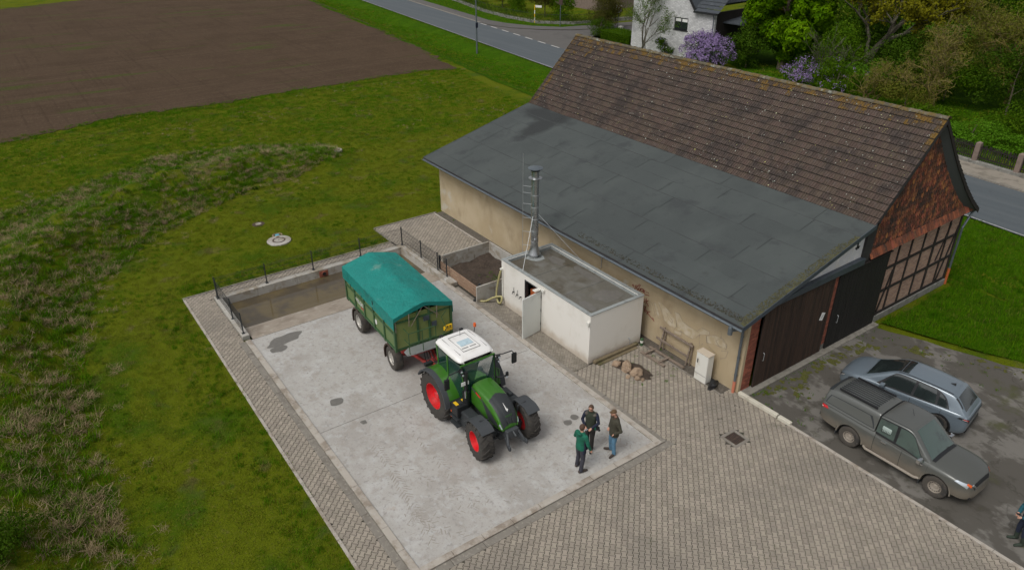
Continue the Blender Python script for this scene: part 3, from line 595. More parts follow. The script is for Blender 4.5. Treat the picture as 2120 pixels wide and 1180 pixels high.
for ri, rc in enumerate(PV_RECTS):
    x0, x1, y0, y1 = rc; cx, cy = (x0+x1)/2, (y0+y1)/2; rad = math.hypot(x1-x0, y1-y0)/2; nu, nv = int(rad/PW)+2, int(rad/PL)+2
    ox, oy = (.3*ri) % .25, (.17*ri) % .2
    for i in range(-nu, nu+1):
        for j in range(-nv, nv+1):
            lx, ly = i*PW, (j+.5*(i % 2))*PL; wx, wy = cx+ox+(lx-ly)*ca, cy+oy+(lx+ly)*ca
            if not (x0-.15 < wx < x1+.15 and y0-.15 < wy < y1+.15) or not inview((wx, wy, 0), 130) or (abs(wx-1.62) < .37 and abs(wy+2.1) < .37): continue
            inside = x0+.13 < wx < x1-.13 and y0+.13 < wy < y1-.13
            if inside: whole.append((wx, wy, ri)); continue
            p = clipped([(wx+(a-b)*ca, wy+(a+b)*ca) for a, b in OUT], rc)
            if len(p) >= 3 and abs(sum(p[k-1][0]*p[k][1]-p[k][0]*p[k-1][1] for k in range(len(p)))) > .006: mb.cur = rdp.random(); mb.prism(p, -.04, rdp.uniform(-.0015, .0025))
n = 12
sv_ = [Vector((x, y, -.04)) for x, y in OUT]+[Vector((x, y, -.006)) for x, y in OUT]+[Vector((x, y, 0)) for x, y in TOP]
sf = [(i, (i+1) % n, n+(i+1) % n, n+i) for i in range(n)]+[(n+i, n+(i+1) % n, 2*n+(i+1) % n, 2*n+i) for i in range(n)]+[(24+0,24+1,24+10,24+11), (24+1,24+2,24+3,24+4), (24+1,24+4,24+7,24+10), (24+4,24+5,24+6,24+7), (24+0,24+11,24+10,24+1), (24+7,24+8,24+9,24+10)]
sf = sf[:24]+[(24+1,24+2,24+3,24+4), (24+0,24+1,24+4,24+5), (24+11,24+0,24+5,24+6), (24+10,24+11,24+6,24+7), (24+10,24+7,24+8,24+9)]
pm = MB(); pm.add(sv_, sf); pme = pm.mesh('paving_stone'); pme.materials.append(MT['paver'])
paving = thing('paving', 'beige interlocking concrete paving of the yard', 'paving', (4, -6, 0), world=True); tag(paving, kind='structure'); del paving['category']
whole.sort(key=lambda q: (Vector((q[0], q[1], 0))-CAM).length+(0 if inview((q[0], q[1], 0), -10) else 100))
for k, (x, y, ri) in enumerate(whole):
    z, tx, ty = rdp.uniform(-.002, .003), rdp.gauss(0, .006), rdp.gauss(0, .006)
    if k < 300: obj('paving_stone', pme, paving, (x, y, z), (tx, ty, PI/4)); continue
    T = Matrix.Translation((x, y, z)) @ Matrix.Rotation(tx, 4, 'X') @ Matrix.Rotation(ty, 4, 'Y') @ Rz(PI/4); mb.cur = rdp.random(); mb.add([T @ v for v in sv_], sf)
tag(mb.build('paving_stones', 'paver', paving, fix=True), kind='stuff')
m = MB(); m.box(-.36, .5, -.5, -.004, -.2, -.0122); m.box(.5, 13.2, -19, -.04, -.2, -.012); m.box(-21.4, .5, -4.3, -.5, -.2, -.012); m.box(-19.3, .6, -14.9, -13.9, -.2, -.012); m.box(-18.5, -14.1, -13.9, -13.76, -.2, -.0123); m.box(-19.3, -18.5, -13.9, -4.3, -.2, -.0125); o = m.build('paver_bed', 'bed', paving)
# rectangular pavers in front of the white boiler shed (herringbone)
hp = thing('shed_paving', 'brown herringbone pavers in front of the white shed', 'paving', (-8, -3.8, 0), world=True); tag(hp, kind='structure'); del hp['category']
hr = (-11.4, -4.58, -4.07, -3.28); mt, cnt, L, W_ = MB(), 0, .2, .1
for i in range(-60, 60):
    for j in range(-60, 60):
        for kx in (0, 1):
            kk_ = (i-j) % 4
            if (kx == 0 and kk_ != 0) or (kx == 1 and kk_ != 3): continue
            u, v = i*.1, j*.1; r_ = [(u, v), (u+.2, v+.1)] if kx == 0 else [(u, v), (u+.1, v+.2)]
            g = .004; xs_, ys_ = [p[0] for p in r_], [p[1] for p in r_]; a0, a1, b0, b1 = min(xs_)+g, max(xs_)-g, min(ys_)+g, max(ys_)-g
            q = [(hr[0]+3.4+(a-b)*ca, -3.67+(a+b)*ca) for a, b in ((a0, b0), (a1, b0), (a1, b1), (a0, b1))]; q = clipped(q, hr)
            if len(q) >= 3: mt.cur = random.random(); mt.prism(q, -.04, random.uniform(-.002, .002)); cnt += 1
tag(mt.build('paving_stones', 'herring', hp), kind='stuff')
# gravel strip along the barn wall, parking area, concrete sill
m = MB(); m.box(-21.3, -.35, -.535, -.002, -.2, -.02); tag(m.build('gravel_strip', 'gravel'), kind='structure')
PK = [(.34, .0), (.34, 8.4), (1.5, 8.9), (3, 9.3), (5.4, 10.2), (9, 12), (14, 13), (60, 14), (60, -.05), (14, -.05), (13.5, .02), (2.0, .06), (1.6, .12)]
sheet('parking_area', wob(PK, .12, .6, 2), -.008, 'park')
m = MB(); m.box(.0, .36, .1, 8.75, -.2, .03); tag(m.build('gate_sill', 'sill', bevel=.01), kind='structure')
for j, (a, b) in enumerate((((.07, -.02), (1.75, .02)), ((1.8, .0), (2.3, .02)))):
    m = MB(); m.bar((a[0], a[1], .06), (b[0], b[1], .05), .16, .14); tag(m.build('kerb_block', 'white_block', bevel=.02), ('longer' if j == 0 else 'shorter')+' white concrete kerb block lying at the barn corner between paving and parking area', 'kerb block', 'white kerb blocks')
# moss and weeds on the parking area
mo = MB(); rm_ = random.Random(17); q = 0
for (x, y, rx, ry, rt, n_) in [(.75, 4.5, .22, 2.8, 0, 40), (1.3, 2.0, .4, 1.1, .3, 12), (1.2, 6.4, .45, 1.2, -.2, 14), (2.6, 8.2, 1.1, .35, .3, 18), (5.2, 9.6, 1.9, .3, .35, 26), (.62, 1.2, .15, .8, 0, 14), (8.5, 11.4, 2.0, .35, .4, 30), (3.4, 7.2, .8, .3, .4, 10)]:
    for _ in range(n_):
        a, b = rm_.gauss(0, .6)*rx, rm_.gauss(0, .6)*ry; px_, py_ = x+a*math.cos(rt)-b*math.sin(rt), y+a*math.sin(rt)+b*math.cos(rt); s_ = rm_.uniform(.03, .14)
        if px_ < .42: continue
        P_ = off(px_, py_, s_, s_*rm_.uniform(.5, 1.5), 11, q+100, .5, rm_.random()*3); z_ = -.006+q*.00006; q += 1; mo.add([(p[0], p[1], z_) for p in P_]+[(px_, py_, z_+.012)], [(k, (k+1) % 11, 11) for k in range(11)])
tag(mo.build('moss', 'moss', fix=False), kind='stuff')
# drain grate
dg = thing('drain_grate', 'rusty square drain grate in a concrete frame set in the paving', 'drain', (1.62, -2.1, 0))
m = MB()
for a, b, c, d in ((-.36,.36,-.36,-.25), (-.36,.36,.25,.36), (-.36,-.25,-.25,.25), (.25,.36,-.25,.25)): m.box(a, b, c, d, -.05, .011)
m.build('frame', 'kerbdark', dg, bevel=.006)
m = MB(); m.box(-.25, .25, -.25, .25, -.05, -.0105); m.build('sump', 'dark', dg)
MT['rust'] = M('rusty cast iron', (.060,.040,.030), [((.10,.06,.04), 12, .5, .7)], rough=.8)
for k in range(7): m = MB(); m.box(-.25, .25, -.235+k*.068, -.207+k*.068, -.010, .009); m.build('bar', 'rust', dg)
m = MB(); m.box(-.02, .02, -.25, .25, -.0095, .004); m.build('crossbar', 'rust', dg)
# manhole covers
def manhole(x, y, r0, r1, label, z=.04, ring='basin'):
    t = thing('manhole', label, 'manhole', (x, y, hgt(x, y)))
    m = MB(); m.lathe([(r0, -.1), (r0, z-.01), (r0-.02, z), (r1+.03, z), (r1+.03, -.02)], 36); m.build('concrete_ring', ring, t, auto=30)
    m = MB(); m.lathe([(r1+.028, z-.03), (r1+.028, z+.012), (r1-.045, z+.012), (r1-.045, z-.03)], 30, close=True); m.build('iron_rim', 'rust', t)
    m = MB(); m.lathe([(r1-.05, z-.03), (r1-.05, z+.008), (.001, z+.008)], 30); m.build('lid', 'basin', t)
    return t
big = manhole(-22.8, -9.15, .62, .31, 'large pale concrete manhole ring with round lid on the lawn', .07)
m = MB(); m.box(-.07, .07, -.012, .012, .078, .085); m.build('lid_slot', 'dark', big); m = MB(); m.cbox((-.42, .08, .09), (.12, .14, .04), ch=.01); m.build('loose_stone', 'rock', big)
manhole(-25.65, -9.3, .34, .22, 'small manhole cover with rusty rim farthest left on the lawn', .03, 'rust')
manhole(-33.9, -1.0, .38, .2, 'plain pale manhole lid near the end of the grassy bank', .04)
m = MB(); m.lathe([(.12, -.05), (.12, .05), (.10, .06), (.001, .062)], 18, Tr(-23.55, -8.98, 0)); tag(m.build('pipe_cap', 'blue'), 'light blue round pipe cap behind the large manhole ring', 'pipe cap')
m = MB()
for k in range(16): a = k*.33+1.2; m.cbox((-23.55+.2*math.cos(a), -8.98+.24*math.sin(a), .03), (.07, .06, .05), ch=.012)
tag(m.build('broken_stones', 'rock'), kind='stuff')

# ---------------- barn ----------------
L_, Wb = 21.47, 14.72; EY, EZ, JY, JZ, RY, RZ_, BY, BZ, OX = -.80, 3.25, 6.54, 5.19, 9.99, 8.69, 15.38, 3.74, .28
barn = thing('barn', 'old barn with brown tiled roof, flat felt lean-to, black gates and half-timbered gable', 'barn', (-10, 7, 0), world=True)
def zlean(y): return EZ+(JZ-EZ)*(y-EY)/(JY-EY)
def zmain(y): return JZ+(RZ_-JZ)*(y-JY)/(RY-JY)
BACK = [(RY, RZ_), (11.8, 6.75), (13.4, 5.25), (14.5, 4.35), (BY, BZ)]
def zback(y):
    for (a, b), (c, d) in zip(BACK, BACK[1:]):
        if a <= y <= c: return b+(d-b)*(y-a)/(c-a)
    return RZ_ if y < RY else BZ
# side wall towards the yard
m = MB(); m.box(-L_, -.282, 0, .3, -.1, zlean(0)-.08); m.build('side_wall', 'plaster', barn)
m = MB(); m.box(-L_, -L_+.3, .3, Wb, -.1, 3.4); m.prism([(.3, 3.4), (Wb, 3.4), (Wb, 4.0), (RY, RZ_-.2), (JY, JZ-.12), (.3, zlean(.3)-.1)], -L_, -L_+.3, Matrix(((0,0,1,0),(1,0,0,0),(0,1,0,0),(0,0,0,1)))); m.build('far_gable_wall', 'plaster', barn)
m = MB(); m.box(-L_+.3, -.35, Wb-.3, Wb, -.1, 4.0); m.build('rear_wall', 'plaster', barn)
# brick piers beside the gates, single bricks
def pier(x1, y0, y1, z0, z1, label=None):
    m = MB(); m.box(x1-.3, x1-.008, y0+.005, y1-.005, z0, z1); p = m.build('brick_pier', 'mortar', barn)
    bme = MB().cbox((0, 0, 0), (.02, .235, .062)).mesh('brick'); bme.materials.append(MT['brick']); hme = MB().cbox((0, 0, 0), (.02, .112, .062)).mesh('brick'); hme.materials.append(MT['brick'])
    r = 0; z = z0+.04
    while z < z1-.03:
        y = y0 if r % 2 == 0 else y0; w = y1-y0; x = 0
        seq = []
        seq = ([.235, .235], [.112, .235, .112])[r % 2] if w > .4 else ([.235, .112], [.112, .235])[r % 2]
        for q in seq:
            if x+q > w+.06: break
            o = obj('brick', bme if q > .2 else hme, p, (x1-.004+random.uniform(-.002, .003), y0+x+q/2, z)); o.matrix_parent_inverse = Matrix.Translation(-Vector(barn.location)).inverted() @ Matrix.Identity(4) if 0 else Matrix.Identity(4); x += q+.012
        z += .075; r += 1
    return p
pier(.0, .138, .622, 0, 3.2); pier(.06, 4.80, 5.16, .28, 3.42)
m = MB(); m.box(-.28, 0, 0, .135, -.1, zlean(0)-.1); m.build('wall_corner', 'plaster', barn)
m = MB(); m.box(-.2, .065, 4.82, 5.15, 0, .28); m.build('pier_base', 'plinth', barn)
# gates: single vertical boards
def gate(y0, y1, x, mat, name, top):
    g = MB().box(x-.06, x-.03, y0, y1, .06, min(top(y0), top(y1))-.02).build(name, 'dark', barn); n = int((y1-y0)/.125); w = (y1-y0)/n
    for i in range(n):
        a = y0+i*w; m = MB(); m.prism([(a+.004, .05), (a+w-.004, .05), (a+w-.004, top(a+w)), (a+.004, top(a))], x-.03, x+random.uniform(-.004, .004), Matrix(((0,0,1,0),(1,0,0,0),(0,1,0,0),(0,0,0,1))))
        o = m.build('board', mat); o.parent = g
    return g
g1 = gate(.66, 4.82, .13, 'gate_brown', 'sliding_gate', lambda y: min(3.42, 2.98+.5*(y-.3)))
g2 = gate(5.14, 8.6, .13, 'gate_black', 'sliding_gate', lambda y: 3.45)
g1['label'] = 'brown black sliding gate nearer the yard'; g2['label'] = 'black sliding gate next to the timber framing'
for g, yy in ((g1, .95), (g2, 5.55)):
    m = MB(); m.tube([(.14, yy, 1.15), (.19, yy, 1.17), (.19, yy, 1.47), (.14, yy, 1.49)], .012, 6); o = m.build('handle', 'galv'); o.parent = g
m = MB(); m.add([(.139, 4.42, 1.98), (.139, 4.68, 1.72), (.139, 4.50, 1.55), (.139, 4.24, 1.8)][::1], [(0,1,2,3)])
n_ = MB().prism([(4.26, 1.70), (4.48, 1.62), (4.60, 1.93), (4.38, 2.01)], .136, .142, Matrix(((0,0,1,0),(1,0,0,0),(0,1,0,0),(0,0,0,1)))); tag(n_.build('paper_notice', 'plate'), 'small white paper notice pinned to the brown gate', 'notice')
m = MB()
for k in range(3): m.box(.1425, .144, 4.36, 4.36+.14-.02*k, 1.86-.05*k, 1.87-.05*k)
nt_ = m.build('print_line', 'anthracite'); nt_.parent = bpy.data.objects['paper_notice']
# white gable strip under the lean-to roof, rail cover above the gates
YM = Matrix(((0,0,1,0),(1,0,0,0),(0,1,0,0),(0,0,0,1)))
m = MB(); m.prism([(.3, 3.2), (6.5, 3.2), (6.5, zlean(6.5)-.16), (.3, zlean(.3)-.14)], -.28, .0, YM); m.build('lean_to_gable', 'white_plaster', barn)
m = MB(); m.prism([(.5, 3.42), (6.55, 3.46), (6.55, 3.74), (2.6, 3.68), (.5, 3.46)], .005, .2, YM); m.build('rail_cover', 'sheet_metal', barn, bevel=.01)
m = MB(); m.box(.0, .17, .6, 8.7, 3.42, 3.455); m.build('gate_rail', 'timber', barn)
m = MB(); m.prism([(6.5, 3.5), (6.98, 3.5), (7.12, zmain(6.98)-.25), (6.5, zlean(6.5)-.12)], -.1, .1, YM); m.build('corner_board', 'fascia', barn)
# iron wall anchor
m = MB(); yy, zz = 6.05, 4.38
for a, b, c, d in ((-.02,-.2,.02,.2), (-.16,.1,.12,.13), (-.12,-.12,.16,-.09), (-.12,.16,.1,-.17)): m.bar((.015, yy+a, zz+b), (.015, yy+c, zz+d), .035)
m.build('wall_anchor', 'black', barn)
# gable wall: brick infill and timber frame
m = MB(); m.box(-.3, -.02, 6.5, Wb, -.1, 3.66); m.build('gable_wall', 'brick_wall', barn)
m = MB(); m.box(-.28, .05, 8.62, Wb+.05, -.1, .24); m.build('plinth', 'plinth', barn, bevel=.02)
zt = lambda y: 3.60
posts = [8.68, 9.52, 10.52, 11.58, 12.62, 13.66, 14.62]; fr = MB().box(-.2, .012, 8.62, Wb+.02, .24, .38).build('timber_frame', 'timber', barn)
def beam(a, b, w=.13):
    m = MB(); m.bar((.0, a[0], a[1]), (.0, b[0], b[1]), w, .04, up=(1, 0, 0)); o = m.build('timber', 'timber'); o.parent = fr
for y in posts: beam((y, .36), (y, 3.6), .15 if y in (12.62, 14.62, 8.68) else .1)
for z in (1.42, 2.52): 
    for a, b in zip(posts, posts[1:]): beam((a+.06, z+.01*(a-8)), (b-.06, z+.01*(b-8)), .12)
beam((14.55, 3.0), (13.85, .4), .09); beam((9.45, 2.3), (8.95, .4), .09); beam((13.75, 3.3), (13.2, 1.6), .06)
# hanging tiles on the gable
m = MB(); m.prism([(6.7, 3.5), (15.0, 3.66), (14.2, 4.4), (10.0, 8.42), (6.95, 5.2)], -.12, -.015, YM); m.build('gable_boarding', 'fascia', barn)
def tmesh(w, h, t, round_=True, n=4):
    m = MB(); pts = [(-w/2, 0), (-w/2, -h*.72)]+([(-w/2+w*k/n, -h*.72-h*.28*math.sin(PI*k/n)) for k in range(1, n)] if round_ else [(-w/2, -h), (w/2, -h)])+[(w/2, -h*.72), (w/2, 0)]
    if not round_: pts = [(-w/2, 0), (-w/2, -h), (w/2, -h), (w/2, 0)]
    nn = len(pts); v = [(0.0 + .02*(-p[1])/h + .0, p[0], p[1]) for p in pts]+[(t+.02*(-p[1])/h - (.008 if abs(p[0]) > w*.4 else 0), p[0], p[1]) for p in pts]
    m.add(v, [tuple(range(nn)), tuple(range(nn, 2*nn))[::-1]]+[(i, nn+i, nn+(i+1) % nn, (i+1) % nn) for i in range(nn)]); return m
T1 = tmesh(.165, .34, .022); hm = [T1.mesh('hanging_tile'), None]; hm[1] = hm[0].copy(); hm[0].materials.append(MT['hangtile']); hm[1].materials.append(MT['newtile'])
gbound = lambda z: (6.98 if z < 5.1 else JY+(z-JZ+.38)/(RZ_-JZ)*(RY-JY)+.05, 15.05-(z-3.55)*.9 if z < 4.2 else 14.45-(z-4.2)*1.045)
tiles = []; r = 0; z = 8.36
while z > 3.85:
    lo, hi = gbound(z-.1); y = lo+(.0825 if r % 2 else .16)
    while y < hi-.02: tiles.append((y, z)); y += .168
    z -= .205; r += 1
gt = MB().box(-.012, 0, 7.2, 7.3, 4, 4.1).build('hanging_tiles', 'fascia', barn); jm, jn = MB(), MB(); tiles.sort(key=lambda q: random.random())
for k, (y, z) in enumerate(tiles):
    new = random.random() < (.09 if y < 14 else .03); x = .0+random.uniform(0, .008); rt = (random.gauss(0, .03), 0, 0)
    if k < 300: o = obj('hanging_tile', hm[1 if new else 0], None, (x, y, z), rt); o.parent = gt
    else:
        j = jn if new else jm; j.cur = random.random(); T = Tr(x, y, z) @ Matrix.Rotation(rt[0], 4, 'X'); j.add([T @ Vector(v) for v in T1.v], T1.f)
for j, mt_ in ((jm, 'hangtile'), (jn, 'newtile')): o = j.build('remaining_tiles', mt_); o.parent = gt; o['kind'] = 'stuff'
eme = tmesh(.16, .34, .03, False).mesh('edge_tile'); eme.materials.append(MT['edgetile']); ed = eme.copy(); ed.materials[0] = MT['hangtile']
y = 7.05; 
while y < 15.05:
    o = obj('edge_tile', (eme if random.random() < .7 else ed) if y < 14.0 else ed, None, (.03, y, 3.86+.016*(y-7)), (0, -.42, 0)); o.parent = gt; y += .168
# lean-to roof: deck and overlapping felt sheets
dl = MB(); dl.prism([(EY, EZ-.09), (JY+.3, zlean(JY+.3)-.09), (JY+.3, zlean(JY+.3)-.012), (EY, EZ-.012)], -L_-OX, OX, YM); dl.build('lean_to_deck', 'fascia', barn, bevel=.01)
lr = MB().box(-L_-OX, OX, JY+.05, JY+.2, zlean(JY)-.02, zlean(JY+.1)).build('felt_roof', 'felt', barn)
S = math.hypot(JY-EY, JZ-EZ); nr = 8; ang = math.atan2(JZ-EZ, JY-EY); wr = S/nr; rf = random.Random(12)
for r in range(nr):
    s0, s1 = r*wr-(.0 if r == 0 else .06), (r+1)*wr; x = -L_-OX; first = True
    while x < OX-.01:
        ln = rf.uniform(3.4, 5.2) if not first else rf.uniform(1.2, 5); first = False; x1 = min(OX, x+ln)
        if OX-x1 < .6: x1 = OX
        m = MB(); lift = .006+.004*(r % 2); rows = []; nxs = max(3, int((x1-x)/.35))
        for sv2 in (s0, s0+.04, (s0+s1)/2, s1+.02):
            row = []
            for i in range(nxs+1):
                xx = x+(x1-x)*i/nxs; wv = .010*mn.noise((xx*1.3, sv2*1.5, r)); 
                z = EZ+sv2*math.sin(ang)+lift+.007*(1 if sv2 < s1-.2 else .2)+wv*(.7); row.append((xx if i else xx, EY+sv2*math.cos(ang)+.012*mn.noise((xx*.7, r, 3))*(1 if sv2 < s0+.02 and r else 0), z-(.012 if sv2 == s0 and r else 0)-(.006 if i in (0,) else 0)))
            rows.append(row)
        m.grid([[Vector(p)-Vector((0, 0, .0)) for p in r_] for r_ in rows], True); nb_ = len(m.f)
        m.add([(x-.012, rows[k_][0][1], rows[k_][0][2]+.004+.004*(q_ == 1)) for k_ in range(4) for q_ in (0, 1)], []); b0_ = len(m.v)-8
        for k_ in range(4): m.v[b0_+2*k_+1] = (x+.03, m.v[b0_+2*k_+1][1], m.v[b0_+2*k_+1][2])
        if x > -L_-OX+.1 and x1-x > 0: m.f += [(b0_+2*k_, b0_+2*k_+1, b0_+2*k_+3, b0_+2*k_+2) for k_ in range(3)]; m.tone += [0]*3
        o = m.build('roofing_sheet', 'felt', smooth=False, fix=False); o.parent = lr; o.data.materials.append(MT['feltdark'])
        for f_ in o.data.polygons:
            if f_.index < nxs and r or f_.index >= nb_: f_.material_index = 1
        x = x1
# gutter and verge trims
m = MB(); m.grid([[(x, EY-.02-.065+.065*math.cos(a), EZ-.06-.065*math.sin(a)) for a in np.linspace(0, PI, 7)] for x in (-L_-OX, OX+.02)]); m.tube([(-L_-OX, EY-.15, EZ-.06), (OX+.02, EY-.15, EZ-.06)], .009, 6); m.build('gutter', 'zinc', barn)
m = MB(); m.prism([(EY, EZ-.17), (JY, zlean(JY)-.17), (JY, zlean(JY)+.02), (EY, EZ+.02)], OX+.002, OX+.03, YM); m.build('verge_board', 'sheet_metal', barn)
m = MB(); m.prism([(EY, EZ-.15), (JY, zlean(JY)-.15), (JY, zlean(JY)+.02), (EY, EZ+.02)], -L_-OX-.03, -L_-OX-.002, YM); m.build('verge_board', 'sheet_metal', barn)
m = MB(); m.tube([(-.12, EY-.085, EZ-.1), (-.12, EY-.085, EZ-.28), (-.14, -.12, EZ-.5), (-.14, -.1, .5)], .05, 10); 
for z in (2.4, 1.5, .75): m.lathe([(.062, 0), (.062, .05)], 10, Tr(-.14, -.1, z))
m.lathe([(.085, 0), (.085, .28), (.06, .34)], 12, Tr(-.12, EY-.085, EZ-.42)); dp = m.build('downpipe', 'zinc', barn, smooth=False)
m = MB(); m.tube([(-.14, -.1, -.05), (-.14, -.1, .5)], .058, 10); o = m.build('pipe_foot', 'clay_pipe'); o.parent = dp
m = MB(); m.tube([(.12, BY+.05, BZ-.12), (.1, BY-.15, BZ-.3), (.06, Wb+.12, BZ-.9), (.06, Wb+.1, .75)], .05, 10); dp2 = m.build('downpipe', 'zinc', barn)
m = MB(); m.tube([(.06, Wb+.1, -.05), (.06, Wb+.1, .78)], .06, 10); o = m.build('pipe_foot', 'orange_pipe'); o.parent = dp2
m = MB(); m.tube([(-7.7, -.04, zlean(0)-.2), (-7.7, -.04, 2.0)], .014, 6); m.build('cable_rod', 'galv', barn)
# moss and grit along the verge and the eave of the felt roof
mm, ml = MB(), MB(); rm = random.Random(3)
for k in range(2600):
    if k % 3: y = EY+abs(rm.random())*(JY-EY)*.85+.1; d = rm.random()**2.2*.34*(1 if y < 5 else .5); x = OX-.01-d; tgt = mm
    else: x = OX-.05-rm.random()**1.5*9; d = rm.random()**1.6*.26; y = EY+.04+d+.15; tgt = ml
    s = rm.uniform(.01, .032); z = zlean(y)+.015; a = rm.random()*PI; 
    T = Tr(x, y, z) @ Rz(a); tgt.cur = rm.random(); tgt.add([T @ Vector(v) for v in ((-s,-s,0), (s,-s,0), (s,s,0), (-s,s,0), (0,0,s*.8))], [(0,1,4), (1,2,4), (2,3,4), (3,0,4)])
MT['roofmoss'] = M('yellow moss clumps', (.055,.054,.026), [((.095,.092,.038), 3, .45, .65), ((.045,.042,.028), 6, .5, .7)], rough=1, rnd=.3, tone=True); MT['grit'] = M('roof grit', (.045,.042,.032), [((.16,.155,.13), 30, .62, .7), ((.03,.035,.016), 6, .5, .7)], rough=1, rnd=.4, tone=True)
for j, mt_, nm in ((mm, 'roofmoss', 'moss_clumps'), (ml, 'grit', 'leaf_grit')): o = j.build(nm, mt_, fix=False); o.parent = lr; o['kind'] = 'stuff'

# main roof: double-trough tiles
TW = (L_+2*OX)/92; SL = math.hypot(RY-JY, RZ_-JZ); NR = 16; TH = SL/NR; an = math.atan2(RZ_-JZ, RY-JY)
def tilemesh():
    m = MB(); prof = [(0, .012), (.06, .030), (.14, .030), (.2, .008), (.42, .004), (.48, .026), (.56, .026), (.62, .006), (.9, .004), (.97, .02), (1.0, .02)]
    rows = []
    for s, dz in ((-.04, -.02), (-.045, .034), (TH-.075, .008), (TH+.03, .0)): rows.append([(u*TW, s, h*1.5+dz if dz > -.02 else 0.0) for u, h in prof])
    m.grid(rows, True); return m
TM = tilemesh(); tme = {}
for k_ in ('tileroof', 'tilelichen'): me_ = TM.mesh('roof_tile'); me_.materials.append(MT[k_]); me_.materials.append(MT['tileshadedirt']); tme[k_] = me_; [setattr(p, 'material_index', 1) for p in me_.polygons if p.index < 10 or p.index >= 20]
m = MB(); m.prism([(JY-.05, JZ-.15), (RY, RZ_-.08)]+[(y, z-.08) for y, z in BACK[1:]]+[(y, z-.16) for y, z in BACK[::-1]]+[], -L_-OX+.02, OX-.02, YM)
m = MB(); m.prism([(JY-.05, JZ-.15), (JY, JZ-.0), (RY, RZ_-.03)]+[(y, z-.03) for y, z in BACK[1:]]+[(y, z-.17) for y, z in BACK[::-1]], -L_-OX+.02, OX-.02, YM); rdk = m.build('roof_deck', 'fascia', barn)
tr = MB().box(-L_-OX+.05, OX-.05, JY, JY+.1, JZ-.06, JZ-.03).build('tiled_roof', 'fascia', barn)
cells = [(i, j) for i in range(92) for j in range(NR)]; fx = Matrix.Rotation(an, 4, 'X'); ta, tb = MB(), MB(); rt_ = random.Random(4)
cells.sort(key=lambda c: -c[0]+.3*c[1])
for k, (i, j) in enumerate(cells):
    s = j*TH; p = Vector((-L_-OX+i*TW, JY+s*math.cos(an), JZ+s*math.sin(an)+.0)); e = i >= 90 or i < 2
    lich = j >= NR-1-(rt_.random() < .5) or (i < 2 and rt_.random() < .7) or (i > 90 and j > 10) or (j > 11 and i < 9 and rt_.random() < .45); p += Vector((0, -math.sin(an), math.cos(an)))*rt_.uniform(0, .008)+Vector((0, .02*mn.noise((i*.12, j*3.1, 0))*math.cos(an), .02*mn.noise((i*.12, j*3.1, 0))*math.sin(an))); kk = 'tilelichen' if lich else 'tileroof'
    if k < 300: o = obj('roof_tile', tme[kk], None, p, (an, 0, rt_.gauss(0, .004))); o.parent = tr
    else: b_ = tb if lich else ta; b_.cur = rt_.random(); T = Tr(*p) @ fx; b_.add([T @ Vector(v) for v in TM.v], TM.f)
# rear slope, simpler
SB = []; acc = 0
for (a, b), (c, d) in zip(BACK, BACK[1:]):
    l = math.hypot(c-a, d-b); n_ = max(1, round(l/.34)); SB += [((a+(c-a)*q/n_, b+(d-b)*q/n_), (a+(c-a)*(q+1)/n_, b+(d-b)*(q+1)/n_)) for q in range(n_)]
for (a, b), (c, d) in SB:
    for i in range(92):
        x = -L_-OX+i*TW; ta.cur = rt_.random(); ta.add([(x, a-.02, b+.02), (x+TW*.5, a-.02, b+.035), (x+TW, a-.02, b+.02), (x, c+.02, d+.03), (x+TW*.5, c+.02, d+.05), (x+TW, c+.02, d+.03)], [(0,1,4,3), (1,2,5,4)])
nrear = len(SB)*92*2
for b_, mt_ in ((ta, 'tileroof'), (tb, 'tilelichen')):
    o = b_.build('remaining_tiles', mt_, fix=False); o.parent = tr; o['kind'] = 'stuff'; o.data.materials.append(MT['tileshadedirt']); nf = len(b_.f)-(nrear if b_ is ta else 0)
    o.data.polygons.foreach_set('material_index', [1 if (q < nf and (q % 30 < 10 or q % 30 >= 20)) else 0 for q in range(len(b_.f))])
# lichen spots
m = MB(); rl = random.Random(8)
MT['lichen'] = M('pale lichen', (.32,.33,.29), [((.36,.34,.12), 1.5, .5, .6)], rough=1)
for k in range(1000):
    i = rl.random(); x = -L_+i*(L_+.2); s = (1-rl.random()**(1.3))*SL; s = rl.choice((s, round(s/TH)*TH+rl.uniform(.0, .08))); s = min(max(s, .05), SL-.1); r_ = rl.uniform(.010, .028)*(1.5 if rl.random() < .08 else 1)
    T = Tr(x, JY+s*math.cos(an), JZ+s*math.sin(an)) @ fx @ Tr(0, 0, .052); m.add([T @ Vector((r_*math.cos(q*PI/3), r_*math.sin(q*PI/3)*.9, 0)) for q in range(6)]+[T @ Vector((0, 0, .012))], [(q, (q+1) % 6, 6) for q in range(6)])
o = m.build('lichen_spots', 'lichen'); o.parent = tr; o['kind'] = 'stuff'
# ridge tiles
rg = MB(); pr_ = [(.13*math.cos(a), .13*math.sin(a)) for a in np.linspace(0, PI, 7)]; rg.grid([[(x, -c*1.05, s*.8) for c, s in [(p[0]*q, p[1]*q) for p in pr_]] for x, q in ((0, 1.0), (.33, .93), (.33, 1.12), (.40, 1.12))]); rme = rg.mesh('ridge_tile', False); rme.materials.append(MT['ridgetile']); n_ = 58
for k in range(n_):
    x = -L_-OX+(L_+2*OX)*k/n_; o = obj('ridge_tile', rme, None, (x, RY, RZ_-.02+random.uniform(-.008, .008)), (random.gauss(0, .03), random.gauss(0, .01), random.gauss(0, .012))); o.parent = tr
